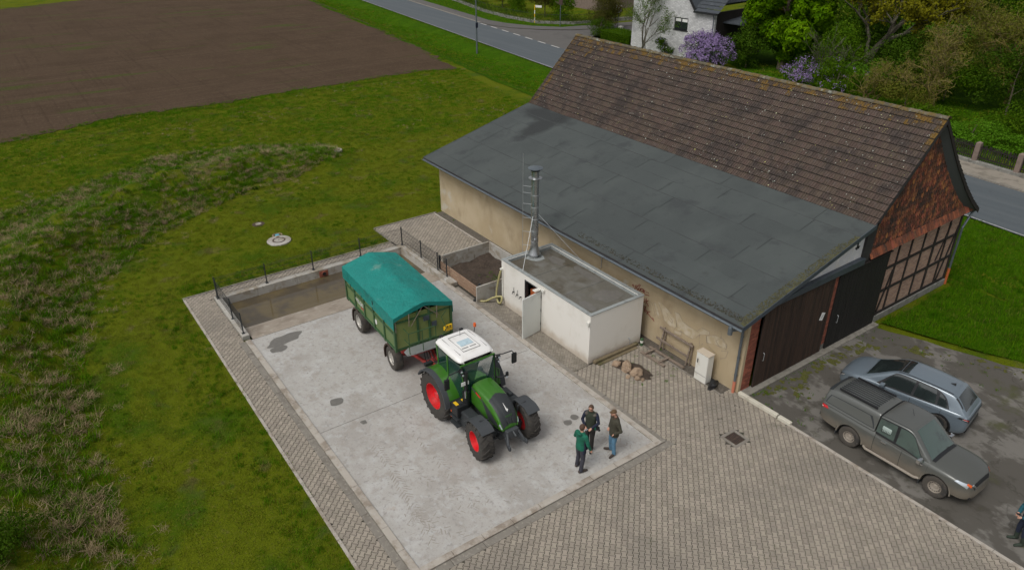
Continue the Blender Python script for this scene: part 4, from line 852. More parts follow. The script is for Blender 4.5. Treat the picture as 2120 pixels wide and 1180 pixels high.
# verge boards on the near gable (front slope slim, rear slope broad soffit that curves)
m = MB(); m.prism([(JY, JZ-.2), (RY, RZ_-.22), (RY, RZ_-.02), (JY, JZ-.0)], OX-.03, OX-.0, YM); m.build('verge_board', 'fascia', barn)
for x0, x1, nm in ((.02, OX-.02, 'soffit'), ): 
    m = MB(); up, dn = [(y, zback(y)-.19) for y in np.linspace(RY-.2, BY-.1, 14)], [(y-.14-.08*math.sin(k/13*PI), zback(y)-.32-.12*math.sin(k/13*PI)) for k, y in enumerate(np.linspace(RY-.2, BY-.1, 14))]
    m.grid([[(x1, y, z) for y, z in up], [(x0, y, z) for y, z in dn]]); m.grid([[(x0, y, z) for y, z in dn], [(x0, y, z-.05) for y, z in dn]]); m.build(nm, 'soffit', barn, smooth=True)
m = MB(); m.prism([(y, zback(y)-.02) for y in np.linspace(RY, BY, 12)]+[(y, zback(y)-.22) for y in np.linspace(BY, RY, 12)], OX-.02, OX+.012, YM); m.build('verge_board', 'timber', barn)
m = MB(); m.grid([[(x, BY+.0+.065-.065*math.cos(a), BZ-.02-.065*math.sin(a)) for a in np.linspace(0, PI, 7)] for x in (-L_-OX, OX+.02)]); m.build('gutter', 'zinc', barn)

# graffiti on the plaster wall
def onwall(pts, w, mat, name, label=None, y=-.006):
    m = MB()
    for st in pts:
        for a, b in zip(st, st[1:]):
            p, q = Vector((a[0], y, a[1])), Vector((b[0], y, b[1])); m.bar(p, q, w, .004, up=(0, 1, 0))
    return m.build(name, mat, fix=False)
def px2wall(px, py, y=0.):
    d = _r*((px-1060)/FPX)-_u*((py-590)/FPX)+_f; t = (y-CAM.y)/d.y; p = CAM+d*t; return (p.x, p.z)
Z7 = lambda l: [px2wall(1280+x/7.375, 570+y/7.375) for x, y in l]
gf = thing('graffiti', 'large faded pale graffiti lettering with grey outlines on the plaster wall', 'graffiti', (-3, -.01, 1), world=True)
pale = [[(545,410),(580,425),(650,660),(610,645),(580,560)], [(600,390),(660,420),(760,520),(850,640),(890,720),(895,780),(860,815),(790,770),(705,690),(690,620),(650,500)], [(860,550),(940,590),(985,700),(1080,780),(1210,850),(1280,800),(1395,860),(1395,905),(1240,905),(1190,950),(1130,965),(1040,915),(960,850),(900,830),(890,700)], [(1350,920),(1490,915),(1600,970),(1660,1060),(1655,1130),(1600,1120),(1500,1060),(1400,1040),(1350,1020)], [(850,830),(970,870),(960,920),(860,880)]]
for k, p in enumerate(pale):
    w_ = Z7(p); m = MB(); m.add([(x, -.004-k*.0005, z) for x, z in w_], [tuple(range(len(w_)))]); o = m.build('pale_fill', 'graff_pale', gf)
onwall([Z7(p+p[:1]) for p in pale]+[Z7(p) for p in ([(470,390),(520,430),(570,620),(530,625),(550,600)], [(740,570),(830,690),(825,730),(765,660),(740,570)], [(1490,1000),(1560,960),(1640,1040),(1655,1125),(1540,1080),(1490,1000)], [(1350,930),(1360,1060),(1420,1120),(1480,1180)], [(1570,850),(1575,960)], [(1060,660),(1130,690),(1080,720),(1060,660)], [(1240,900),(1240,1080),(1300,1040)], [(1570,1150),(1680,1160),(1640,1260),(1560,1270)])], .022, 'graff_grey', 'outline', y=-.009).parent = None
o = bpy.data.objects['outline']; attach(o, gf)
t = thing('graffiti', 'small dark red scrawled graffiti words beside the white shed', 'graffiti', (-5, -.01, 1.8), world=True)
red = [[(215,140),(235,180)], [(225,135),(245,170)], [(250,215),(270,150),(300,165),(270,190),(310,205),(280,235),(255,205)], [(320,135),(340,150),(325,175),(310,160),(320,135)], [(315,195),(345,205),(330,235),(305,220),(315,195)], [(350,200),(385,215),(370,250),(345,235),(350,200)], [(395,215),(385,265)], [(415,235),(390,245),(410,275)], [(435,250),(440,270)], [(455,255),(465,280)], [(400,290),(440,300),(475,310)],
 [(385,350),(410,370),(405,410),(380,400)], [(430,350),(425,440)], [(465,380),(430,400),(465,475)], [(385,470),(425,480),(415,510),(385,500)], [(400,520),(430,530),(425,555),(398,548),(400,520)], [(445,540),(440,600)], [(490,550),(445,570),(500,640),(550,700),(525,640)]]
o = onwall([Z7(p) for p in red], .035, 'graff_red', 'spray_line', y=-.008); attach(o, t)

# ---------------- white boiler shed ----------------
shed = thing('boiler_shed', 'white rendered flat-roofed shed with open door beside the barn', 'shed', (-7.6, -1.9, 0), world=True)
SX0, SX1, SY0, SY1, SH = -10.58, -4.65, -3.27, -.48, 2.17
DX0, DX1, DH = -8.86, -7.7, 1.93
XM = Matrix(((1,0,0,0),(0,0,1,0),(0,1,0,0),(0,0,0,1)))
m = MB(); m.prism([(SX0, -.05), (DX0, -.05), (DX0, DH), (DX1, DH), (DX1, -.05), (SX1, -.05), (SX1, SH), (SX0, SH)], SY0, SY0+.16, XM); m.build('front_wall', 'shed_wall', shed)
m = MB(); m.box(SX1-.16, SX1, SY0+.162, SY1, -.05, SH); m.build('side_wall', 'shed_wall', shed)
m = MB(); m.box(SX0, SX0+.16, SY0+.162, SY1, -.05, SH); m.build('side_wall', 'shed_wall', shed)
m = MB(); m.box(SX0+.16, SX1-.16, SY1-.16, SY1, -.05, SH); m.build('back_wall', 'shed_wall', shed)
m = MB(); m.box(SX0+.16, SX1-.16, SY0+.16, SY1-.16, SH-.24, SH-.13); m.build('flat_roof', 'shedroof', shed)
m = MB(); m.box(SX0+.17, SX1-.17, SY0+.17, SY1-.17, -.03, .01); m.build('floor', 'dark', shed)
pc = MB(); g = .14
for a in ((SX0-.02, SX1+.02, SY0-.02, SY0+g), (SX0-.02, SX1+.02, SY1-g, SY1+.02), (SX0-.02, SX0+g, SY0+g, SY1-g), (SX1-g, SX1+.02, SY0+g, SY1-g)): pc.box(*a, SH+.002, SH+.03)
pc.build('parapet_cap', 'parapet', shed)
fl = MB()
for a in ((SX0+.161, SX1-.161, SY0+.161, SY0+.19), (SX0+.161, SX1-.161, SY1-.19, SY1-.161), (SX0+.161, SX0+.19, SY0+.19, SY1-.19), (SX1-.19, SX1-.161, SY0+.19, SY1-.19)): fl.box(*a, SH-.16, SH-.01)
fl.build('parapet_lining', 'parapet', shed)
m = MB(); m.box(SX0+1.9, SX0+1.915, SY0+.2, SY1-.2, SH-.132, SH-.126); m.box(SX0+3.9, SX0+3.915, SY0+.2, SY1-.2, SH-.132, SH-.126); m.build('roof_seam', 'felt', shed)
for k, p_ in enumerate([off(-9.3, -1.2, .5, .3, 16, 31), off(-5.6, -1.5, .5, .6, 16, 32), off(-5.5, -2.7, .45, .2, 16, 33), off(-7.6, -1.0, .9, .2, 16, 34)]):
    o = sheet('roof_puddle', smooth_poly(p_, 1), SH-.124, 'puddle', kind='stuff'); attach(o, shed)
# door
fr_ = MB(); fr_.box(DX0-.0, DX0+.05, SY0-.012, SY0+.14, 0, DH); fr_.box(DX1-.05, DX1, SY0-.012, SY0+.14, 0, DH); fr_.box(DX0+.05, DX1-.05, SY0-.012, SY0+.14, DH-.05, DH); fr_.build('door_frame', 'tgrey', shed)
dang = R(-73); Td = Tr(DX1-.03, SY0-.03, 0) @ Rz(dang+0)
m = MB(); m.cbox((.53, 0, DH/2), (1.06, .05, DH-.04), Tr(DX1-.02, SY0-.03, 0) @ Rz(R(-81)), ch=.008); dr = m.build('door', 'door', shed)
Td = Tr(DX1-.02, SY0-.03, 0) @ Rz(R(-81))
m = MB(); m.cbox((.97, -.035, 1.0), (.035, .02, .2), Td); m.tube([Td @ Vector((.97, -.05, 1.03)), Td @ Vector((.97, -.09, 1.03)), Td @ Vector((.86, -.09, 1.03))], .012, 6); o = m.build('door_handle', 'black'); o.parent = dr
for z in (.35, 1.0, 1.65): m = MB(); m.lathe([(.016, z-.06), (.016, z+.06)], 8, Tr(DX1+.01, SY0-.03, 0)); o = m.build('hinge', 'tgrey'); o.parent = dr
m = MB(); m.cbox((DX1-.05, SY0-.2, DH+.06), (.2, .34, .05), ch=.015); m.cbox((DX1+.16, SY0-.06, DH+.07), (.16, .1, .12), ch=.02); m.build('door_lamp', 'white_plastic', shed)
bo = thing('boiler', 'orange boiler casing seen through the open shed door', 'boiler', (-8.35, -2.4, 0), world=True)
m = MB(); m.cbox((-8.45, -2.75, .72), (.75, .5, 1.4), ch=.03); m.build('casing', 'orange_pipe', bo); m = MB(); m.cbox((-8.35, -2.3, 1.5), (.4, .4, .5), ch=.02); m.build('control_box', 'tgrey', bo)
m = MB(); m.tube([(-8.1, -2.9, .1), (-8.1, -2.9, 1.85)], .03, 6); m.tube([(-7.95, -2.8, .1), (-7.95, -2.8, 1.85)], .02, 6); m.build('pipe', 'galv', bo)
# taps
for k, (x, z, lb) in enumerate([(-9.62, 1.0, 'left'), (-9.35, .98, 'middle'), (-9.1, .98, 'right')]):
    m = MB(); m.tube([(x, SY0, z), (x, SY0-.1, z), (x, SY0-.12, z-.07)], .018, 6); m.cbox((x, SY0-.06, z+.01), (.09, .03, .03)); 
    if k < 2: m.tube([(x, SY0-.06, z+.02), (x, SY0-.03, z+.22)], .01, 5)
    tag(m.build('wall_tap', 'black'), lb+' one of the three small wall taps left of the shed door', 'tap', 'wall taps on the white shed')
m = MB(); m.cbox((SX1-.06, SY0-.05, SH-.32), (.14, .1, .12), ch=.015); m.cbox((SX1-.06, SY0-.05, SH-.42), (.1, .08, .08), ch=.015); tag(m.build('motion_light', 'white_plastic'), 'small white motion light at the near corner of the shed', 'light')
m = MB(); m.tube([(SX1, -1.15, .42), (SX1+.07, -1.15, .42), (SX1+.09, -1.15, .36)], .02, 6); m.tube([(SX1+.09, -1.15, .36), (SX1+.09, -1.15, .0)], .006, 5); tag(m.build('wall_outlet', 'galv'), 'small metal pipe outlet low on the shed side wall', 'outlet')
# hose hanging at the corner
hx, hy = SX0+.03, SY0-.08
m = MB(); cr = lambda P: [Vector(mathutils_interp(P, t)) for t in np.linspace(0, len(P)-1, 60)]
def mathutils_interp(P, t):
    i = min(int(t), len(P)-2); f = t-i; p = [Vector(P[max(0, min(len(P)-1, i+k))]) for k in (-1, 0, 1, 2)]
    return .5*((2*p[1])+(-p[0]+p[2])*f+(2*p[0]-5*p[1]+4*p[2]-p[3])*f*f+(-p[0]+3*p[1]-3*p[2]+p[3])*f**3)
m.tube(cr([(hx+.06, hy, 1.72), (hx-.02, hy-.03, 1.5), (hx-.14, hy-.08, .9), (hx-.18, hy-.12, .4), (hx-.02, hy-.14, .12), (hx+.16, hy-.12, .16), (hx+.12, hy-.05, .42), (hx-.2, hy-.25, .3), (hx-.5, hy-.5, .06), (hx-.75, hy-.75, .05)]), .045, 8)
hs_ = tag(m.build('hose', 'hose', smooth=True), 'thick yellow suction hose looped on the shed corner', 'hose')
m = MB(); m.tube([(hx-.72, hy-.72, .05), (hx-.9, hy-.88, .05)], .06, 8); o = m.build('coupling', 'black'); o.parent = hs_
m = MB(); m.tube([(hx+.02, SY0-.0, 1.75), (hx+.02, SY0-.09, 1.76), (hx+.1, SY0-.1, 1.76)], .045, 8); m.tube([(hx+.09, SY0-.04, 1.72), (hx+.09, SY0-.04, .25)], .022, 6); tag(m.build('drain_pipe', 'white_plastic'), 'white plastic pipe at the left corner of the shed', 'pipe')
# chimney
ch = thing('chimney', 'tall stainless steel flue on the flat shed roof', 'chimney', (-9.9, -1.72, SH-.13), world=True); cx_, cy_ = -10.2, -1.77; b_ = SH-.13
m = MB(); m.lathe([(.2, 0), (.2, .14), (.29, .16), (.19, .42), (.165, .6), (.165, 4.05)], 24, Tr(cx_, cy_, b_)); m.build('flue', 'steel', ch, auto=30)
m = MB()
for z in (.75, 1.25, 1.8, 2.35, 2.9): m.lathe([(.17, z), (.174, z+.02), (.17, z+.04)], 24, Tr(cx_, cy_, b_))
m.build('clamp_band', 'galv', ch)
m = MB(); m.lathe([(.17, 3.62), (.29, 3.67), (.29, 3.69), (.16, 3.72)], 24, Tr(cx_, cy_, b_)); m.build('collar', 'steel', ch, auto=30)
m = MB(); m.lathe([(.001, 4.2), (.32, 4.12), (.32, 4.10), (.001, 4.16)], 28, Tr(cx_, cy_, b_)); m.build('cap', 'zinc', ch); m = MB(); m.lathe([(.2, 4.0), (.2, 4.1)], 20, Tr(cx_, cy_, b_)); m.build('cap_neck', 'black', ch)
m = MB(); m.cbox((cx_+.19, cy_-.08, b_+.8), (.1, .16, .3), ch=.03); m.build('inspection_door', 'steel', ch)
m = MB(); m.tube([(cx_-.3, cy_-.42, b_+.02), (cx_-.3, cy_-.42, b_+4.75)], .009, 5); 
for z in (.55, 1.2, 1.85, 2.5, 3.0, 3.3): m.tube([(cx_-.3, cy_-.42, b_+z+.04), (cx_-.08, cy_-.1, b_+z-.02)], .010, 5)
m.build('lightning_rod', 'galv', ch)
m = MB(); m.tube([(cx_+.05, cy_-.13, b_+2.0), (-9.15, SY0+.1, SH+.03)], .010, 6); m.tube([(cx_+.1, cy_+.1, b_+2.05), (-8.4, -.55, SH+.03)], .010, 6); m.build('guy_rod', 'galv', ch)
m = MB(); m.prism(off(cx_+.1, cy_-.02, .45, .4, 10, 3, .2), b_+.001, b_+.012); m.build('flashing', 'parapet', ch)

# ---------------- compost bay ----------------
cb = thing('compost_bay', 'open bay of concrete panels and boards filled with dark earth', 'storage bay', (-13, -2.4, 0), world=True)
m = MB(); m.box(-14.9, -14.82, -3.78, -1.12, -.05, .82); m.build('rear_panel', 'basin', cb, bevel=.01)
m = MB(); m.box(-14.818, -11.2, -1.12, -1.04, -.05, .82); m.build('side_panel', 'basin', cb, bevel=.01)
m = MB(); m.box(-11.28, -11.2, -4.2, -2.5, -.05, .8); m.build('front_panel', 'basin', cb, bevel=.01)
for z in (.0, .19, .38): m = MB(); m.box(-14.8, -11.3, -3.98, -3.94, z+.03, z+.215); m.build('board', 'board', cb, bevel=.005)
for x in (-14.85, -11.33): m = MB(); m.box(x-.03, x+.03, -4.02, -3.92, -.05, .86); m.build('post', 'anthracite', cb)
rows = []
for i in range(25):
    x = -14.8+3.5*i/24; rows.append([(x, y, -.02+.16*max(0, (y+3.0)/2)+.12*mn.noise((x*1.5, y*1.5, 4))+.03*mn.noise((x*6, y*6, 1))+.1*max(0, (-12-x)/3)) for y in np.linspace(-3.93, -1.12, 20)])
m = MB(); m.grid(rows); tag(m.build('earth', 'earth', smooth=True), kind='stuff')

# ---------------- objects along the wall ----------------
def wbeam(m, a, b, w, h, up=(0,0,1)): m.bar(a, b, w, h, up)
ob = MB(); ob.bar((-4.5, -3.1, .08), (-4.52, -.75, .07), .15, .12); ob.bar((-4.35, -3.0, .02), (-4.38, -.9, .02), .14, .035)
tag(ob.build('timber_beam', 'oldbeam', bevel=.015), 'old mossy timber beam lying along the shed side wall', 'beam')
cn = thing('can', 'green and white can standing at the back corner of the shed', 'can', (-4.4, -.62, 0)); m = MB(); m.lathe([(.07, .0), (.07, .13)], 14); m.build('lower_band', 'ribgreen', cn); m = MB(); m.lathe([(.068, .131), (.068, .25)], 14); m.build('label_band', 'white_plastic', cn); m = MB(); m.lathe([(.07, .251), (.07, .31), (.05, .33)], 14); m.build('lid', 'ribgreen', cn)
rk = thing('wooden_rack', 'weathered wooden rack of rails leaning upright against the plaster wall', 'rack', (-3.2, -.2, 0), world=True)
def woodbar(par, a, b, w, h, nm, up=(0,0,1), mat='wood'): m = MB(); m.bar(a, b, w, h, up); return m.build(nm, mat, par, bevel=.006)
for x in (-3.75, -2.35): woodbar(rk, (x, -.24, 0), (x, -.06, .98), .06, .06, 'post', (0,1,0)); woodbar(rk, (x+.09, -.14, 0), (x+.09, -.04, .9), .04, .05, 'post', (0,1,0))
woodbar(rk, (-3.95, -.12, .92), (-2.2, -.12, .90), .05, .10, 'rail'); woodbar(rk, (-4.0, -.22, .45), (-2.25, -.22, .43), .05, .09, 'rail')
fr2 = thing('wooden_pallet', 'weathered wooden slat pallet lying flat on the paving before the rack', 'pallet', (-3.2, -.8, 0), world=True)
woodbar(fr2, (-4.05, -.52, .08), (-2.2, -.50, .08), .1, .07, 'rail'); woodbar(fr2, (-4.0, -1.02, .05), (-2.75, -1.0, .05), .12, .07, 'rail')
for x in (-3.75, -3.0): woodbar(fr2, (x, -1.06, .12), (x, -.45, .12), .08, .05, 'crosspiece')
kb = thing('electric_cabinet', 'white electricity meter cabinet standing against the ochre wall', 'cabinet', (-1.32, -.45, 0), world=True)
m = MB(); m.cbox((-1.325, -.44, .62), (.56, .32, 1.2), ch=.012); m.build('housing', 'white_plastic', kb); m = MB(); m.cbox((-1.325, -.44, 1.235), (.6, .36, .035), ch=.012); m.build('top', 'cream', kb)
m = MB(); m.box(-1.59, -1.06, -.612, -.602, .34, 1.2); m.build('door', 'white_plastic', kb, bevel=.004); m = MB(); m.box(-1.53, -1.49, -.625, -.613, .78, .95); m.build('handle', 'black', kb); m = MB(); m.box(-1.6, -1.05, -.606, -.6005, .31, .318); m.build('seam', 'tgrey', kb)
rd = random.Random(6); rows = []
def blob(name, mat, label, cat, c, r, seed, group=None, sub=2, am=.25, flat=.3):
    bm = bmesh.new(); bmesh.ops.create_icosphere(bm, subdivisions=sub, radius=1)
    for v in bm.verts:
        q = 1+am*mn.noise(v.co*1.3+Vector((seed*3.1, 0, 0)))+am*.4*mn.noise(v.co*3+Vector((seed, 5, 0))); v.co = Vector((v.co.x*r[0]*q, v.co.y*r[1]*q, max(v.co.z*r[2]*q, -r[2]*flat)))+Vector((0, 0, r[2]*flat))
    me = bpy.data.meshes.new(name); bm.to_mesh(me); bm.free(); me.materials.append(MT[mat]); o = obj(name, me, None, c); o.rotation_euler.z = seed; return tag(o, label, cat, group)
blob('plastic_bag', 'black', 'crumpled black plastic bag beside the white cabinet', 'bag', (-.82, -.42, .0), (.28, .14, .14), 5, sub=3, am=.8, flat=.6)
SB_ = [(-3.95, -2.42, .19, 'leftmost greyish round field stone by the timber beam'), (-3.62, -2.18, .27, 'largest flat brown field stone in the middle of the stone heap'), (-3.42, -2.36, .19, 'brown field stone under the largest one, left of centre'), (-3.05, -2.2, .26, 'large rounded tan field stone right of the heap centre'), (-3.08, -2.62, .11, 'small pale field stone in front of the heap'), (-2.78, -2.42, .13, 'small wedge shaped field stone at the right front of the heap'), (-2.62, -2.3, .09, 'smallest field stone at the right end of the heap')]
for k, (x, y, r_, lb) in enumerate(SB_): blob('field_stone', 'rock', lb, 'stone', (x, y, .0), (r_, r_*.78, r_*.75), k+1.3, 'field stones heaped by the shed', am=.45)
sheet('puddle', smooth_poly(off(-3.25, -2.1, .85, .42, 20, 66, .3, .3), 1), .0075, 'earth', kind='stuff')
def clump(m, x, y, n, h, sp, seed, w=.006, z=None, bend=.5):
    rq = random.Random(seed)
    for k in range(n):
        a, q = rq.random()*2*PI, rq.random()**.5*sp; px_, py_ = x+q*math.cos(a), y+q*math.sin(a); b = rq.random()*2*PI; hh = h*rq.uniform(.5, 1.1); bn = bend*hh*rq.random(); z0 = z if z is not None else hgt(px_, py_)
        dx, dy = math.cos(b), math.sin(b); m.cur = rq.random(); ww = w*rq.uniform(.7, 1.4)
        m.add([(px_-dy*ww, py_+dx*ww, z0), (px_+dy*ww, py_-dx*ww, z0), (px_+dx*bn*.4+dy*ww*.8, py_+dy*bn*.4-dx*ww*.8, z0+hh*.6), (px_+dx*bn*.4-dy*ww*.8, py_+dy*bn*.4+dx*ww*.8, z0+hh*.6), (px_+dx*bn, py_+dy*bn, z0+hh)], [(0,1,2,3), (3,2,4)])
# small weeds: wall foot, sill, bay, joints
wd = MB(); rw = random.Random(44)
for k in range(150):
    t_ = rw.random(); zone = k % 6
    if zone == 0: x, y = rw.uniform(-21, -.5), rw.uniform(-.5, -.1)
    elif zone == 1: x, y = .4+abs(rw.gauss(0, .12)), rw.uniform(.3, 9)
    elif zone == 2: x, y = -12.4+rw.gauss(0, .3), -2.2+rw.gauss(0, .35)
    elif zone == 3: x, y = rw.uniform(.4, 2.6), rw.uniform(.2, 2.4)
    elif zone == 4: x, y = rw.uniform(-4.5, -2), rw.uniform(-3.2, -.7)
    else: x, y = rw.uniform(.4, 6), 8.3+rw.gauss(0, .5)
    clump(wd, x, y, rw.randint(4, 12), rw.uniform(.03, .12), rw.uniform(.04, .14), k, .007, 0. if zone != 2 else .2)
tag(wd.build('weeds', 'grass_lush', fix=False), kind='stuff')

# ---------------- roadside things ----------------
lp = thing('street_lamp', 'tall pale grey lamp post on the verge beside the road', 'street lamp', (-59.6, 27.3, hgt(-59.6, 27.3))); m = MB(); m.tube([(0,0,-.2), (0,0,3), (0,0,9)], [.1, .085, .055], 12); m.build('pole', 'zinc', lp); m = MB(); m.tube([(0,0,9), (0,.3,9.3), (0,1.5,9.4)], .04, 8); m.build('arm', 'zinc', lp); m = MB(); m.cbox((0, 1.8, 9.4), (.3, .8, .12), ch=.04); m.build('lamp_head', 'tgrey', lp); m = MB(); m.cbox((.09, 0, 3.1), (.05, .3, .55), ch=.01); m.build('small_sign', 'navy', lp)
def pole(x, y, h, r=.04, mat='zinc', **k):
    t = thing(k.get('name', 'sign_post'), k['label'], k.get('cat', 'sign'), (x, y, .12)); m = MB(); m.tube([(0,0,-.1), (0,0,h)], r, 8); m.build('pole', mat, t); return t
cdir = math.atan2(-62, 73)
t = pole(-70.3, 43.6, 2.3, .055, 'yellow', name='bus_stop_post', label='short white and yellow striped post with small white name sign by the wall', cat='post')
for z in (.3, 1.2): m = MB(); m.tube([(0,0,z), (0,0,z+.45)], .06, 8); m.build('white_band', 'plate', t)
m = MB(); m.cbox((.45, .25, 2.1), (.9, .04, .28), Rz(cdir+PI/2-.3), ch=.01); m.build('sign_plate', 'plate', t)
t = pole(-66.4, 44.9, 3.2, .05, 'zinc', label='bare grey sign post with narrow sign edge-on near the hedge'); m = MB(); m.cbox((0, 0, 3.0), (.1, .5, .7), Rz(cdir), ch=.01); m.build('sign_plate', 'rust', t)
t = pole(-60.3, 49.6, 2.5, .045, 'zinc', label='square white traffic sign with red speed ring beside the white house')
Ts = Rz(cdir) @ Tr(.06, 0, 2.45) @ Matrix.Rotation(PI/2, 4, 'Y')
m = MB(); m.cbox((0, 0, 0), (.9, .75, .03), Ts, ch=.01); m.build('sign_plate', 'plate', t); m = MB(); m.lathe([(.27, .016), (.27, .022), (.20, .022), (.20, .016)], 24, Ts @ Tr(-.08, 0, 0), close=True); m.build('red_ring', 'redlens', t)
def text(body, size, T, mat, name, parent=None, ext=.002, local=False):
    cu = bpy.data.curves.new(name, 'FONT'); cu.body = body; cu.size = size; cu.extrude = ext; cu.align_x = 'CENTER'; cu.align_y = 'CENTER'; o = bpy.data.objects.new(name, cu); C.objects.link(o)
    dg_ = bpy.context.evaluated_depsgraph_get(); me = bpy.data.meshes.new_from_object(o.evaluated_get(dg_)); bpy.data.objects.remove(o); me.transform(T); me.materials.clear(); me.materials.append(MT[mat]); q = bpy.data.objects.new(name, me); C.objects.link(q)
    if parent: attach(q, parent)
    return q
text('30', .22, Ts @ Tr(-.08, 0, .018) @ Rz(PI/2), 'black', 'number', t); 
m = MB(); m.cbox((0, 0, 0), (.07, .45, .01), Ts @ Tr(.28, 0, .02)); m.build('zone_text', 'black', t)
t = thing('flower_pot', 'white square planter at the foot of the traffic sign', 'planter', (-59.3, 49.2, .1)); m = MB(); m.lathe([(.22, 0), (.34, .5), (.3, .5)], 4, Rz(.8)); m.build('pot', 'white_plastic', t)
# low wall with mesh fence along the gardens
WL = [(-130, 53), (-95, 46.4), (-82.4, 43.7), (-75.6, 43.2), (-69.6, 43.8), (-66.3, 47.2), (-66.0, 49.4), (-65.5, 54), (-62, 70)]
gw = thing('garden_wall', 'low grey stone wall carrying a dark mesh fence along the gardens', 'wall', (-80, 44, 0), world=True)
m = MB()
for a, b in zip(WL, WL[1:]): m.bar((a[0], a[1], .2), (b[0], b[1], .2), .25, .55)
m.build('stone_base', 'plinth', gw, bevel=.03)
m = MB()
for a, b in zip(WL, WL[1:]):
    L = math.hypot(b[0]-a[0], b[1]-a[1]); n = int(L/.12)
    for i in range(n): t_ = i/n; x, y = a[0]+(b[0]-a[0])*t_, a[1]+(b[1]-a[1])*t_; m.bar((x, y, .45), (x, y, 1.35), .012)
    for z in (.6, 1.3): m.bar((a[0], a[1], z), (b[0], b[1], z), .03)
m.build('railing', 'anthracite', gw, fix=False)
# picket fence by the road on the right
pf = thing('picket_fence', 'dark wooden picket fence with stone posts across the road', 'fence', (-4, 32.7, 0), world=True); F0, F1 = (-14, 33.6), (12, 31.0)
ux, uy = (F1[0]-F0[0])/26.13, (F1[1]-F0[1])/26.13; fp = lambda s, o=0: (F0[0]+ux*s-uy*o, F0[1]+uy*s+ux*o)
m = MB(); a, b = fp(0), fp(26); m.bar((a[0], a[1], .22), (b[0], b[1], .22), .35, .32); m.build('base_wall', 'plinth', pf, bevel=.03)
pk = MB().box(-.03, .03, -.012, .012, 0, 1.05).mesh('picket'); pk.materials.append(MT['timber'])
for i in range(1, 186):
    s = i*.14
    if abs((s-1.2) % 2.75) < .16 or abs((s-1.2) % 2.75) > 2.6: continue
    p = fp(s); obj('picket', pk, pf, (p[0], p[1], .42), (0, random.gauss(0, .02), math.atan2(uy, ux)))
for z in (.6, 1.25): a, b = fp(0, .03), fp(26, .03); m = MB(); m.bar((a[0], a[1], z), (b[0], b[1], z), .04, .07); m.build('rail', 'timber', pf)
MT['sandstone'] = M('sandstone', (.20,.15,.125), [((.14,.11,.09), 3, .45, .7)], rough=.9)
for i in range(10):
    s = 1.2+i*2.75; p = fp(s); w_ = .16
    if s > 25.8: break
    m = MB(); m.box(p[0]-w_, p[0]+w_, p[1]-w_, p[1]+w_, 0, 1.55); m.add([(p[0]-w_, p[1]-w_, 1.551), (p[0]+w_, p[1]-w_, 1.551), (p[0]+w_, p[1]+w_, 1.551), (p[0]-w_, p[1]+w_, 1.551), (p[0], p[1], 1.66)], [(0,1,4), (1,2,4), (2,3,4), (3,0,4)]); m.build('stone_post', 'sandstone', pf, bevel=.02)
# white brick house
hs2 = thing('white_house', 'white painted brick house with dark window and slate roof wing', 'house', (-46, 45, 0), world=True)
HA, HB = Vector((-50.4, 42.5, 0)), Vector((-39.2, 43.4, 0)); hd = (HB-HA).normalized(); hn = Vector((-hd.y, hd.x, 0)); hp_ = lambda s, z, d=0: tuple(HA+hd*s+hn*d+Vector((0, 0, z)))
MT['whitebrick'] = M('painted white brick', (.60,.60,.60), [((.42,.42,.425), 2.2, .48, .66)], rough=.9, shape=brickfn(.42, .14, .014, (.30,.30,.30), (.44,.44,.445), (hd.x, hd.y), .5))
MT['slate'] = M('dark slate', (.042,.050,.060), [((.065,.075,.085), 3, .5, .7)], rough=.7)
HE, HG = 5.0, 8.8; 
def hprism(poly, d0, d1, name, mat, par=hs2): m = MB(); vs = [hp_(s, z, d0) for s, z in poly]+[hp_(s, z, d1) for s, z in poly]; n = len(poly); m.add(vs, [tuple(range(n))[::-1], tuple(range(n, 2*n))]+[(i, (i+1) % n, n+(i+1) % n, n+i) for i in range(n)]); return m.build(name, mat, par)
WX0, WX1, WZ0, WZ1 = 5.95, 7.75, 2.85, 4.1
hprism([(0, -.3), (WX0, -.3), (WX0, 9.2), (4.2, 10.6), (0, HE+1.0)], 0, .3, 'wall', 'whitebrick'); hprism([(WX0, -.3), (WX1, -.3), (WX1, WZ0), (WX0, WZ0)], 0, .3, 'wall', 'whitebrick'); hprism([(WX0, WZ1), (WX1, WZ1), (WX1, 6.2), (WX0, 9.2)], 0, .3, 'wall', 'whitebrick'); hprism([(WX1, -.3), (11.1, -.3), (11.1, HE), (8.7, HE), (WX1, 6.2)], 0, .3, 'wall', 'whitebrick')
hprism([(0, -.3), (.3, -.3), (.3, HE+1), (0, HE+1)], .3, 9, 'wall', 'whitebrick'); hprism([(10.8, -.3), (11.1, -.3), (11.1, HE), (10.8, HE)], .3, 9, 'wall', 'timber')  # right side wall: black timber colour also stands in for carport shade
wn = hprism([(WX0, WZ0), (WX1, WZ0), (WX1, WZ1), (WX0, WZ1)], .1, .16, 'window', 'black')
for a, b in ((WX0+.12, WX0+.82), (WX0+.98, WX1-.12)): o = hprism([(a, WZ0+.12), (b, WZ0+.12), (b, WZ1-.12), (a, WZ1-.12)], .08, .098, 'pane', 'carglass', None); o.parent = wn; o = hprism([(a, WZ1-.42), (b, WZ1-.42), (b, WZ1-.12), (a, WZ1-.12)], .07, .079, 'blind', 'plate', None); o.parent = wn
hprism([(WX0-.08, WZ0-.08), (WX1+.08, WZ0-.08), (WX1+.08, WZ0), (WX0-.08, WZ0)], -.08, .2, 'window_sill', 'black')
rf_ = hprism([(8.55, HE+.02), (8.75, HE+.25), (4.2, 10.9), (-.4, HE+1.1), (-.2, HE+.85), (4.2, 10.55)], -.25, 9.2, 'roof', 'slate'); hprism([(8.62, HE-.05), (8.78, HE+.2), (4.2, 11.0), (4.2, 10.75)], -.29, -.253, 'verge_board', 'black')
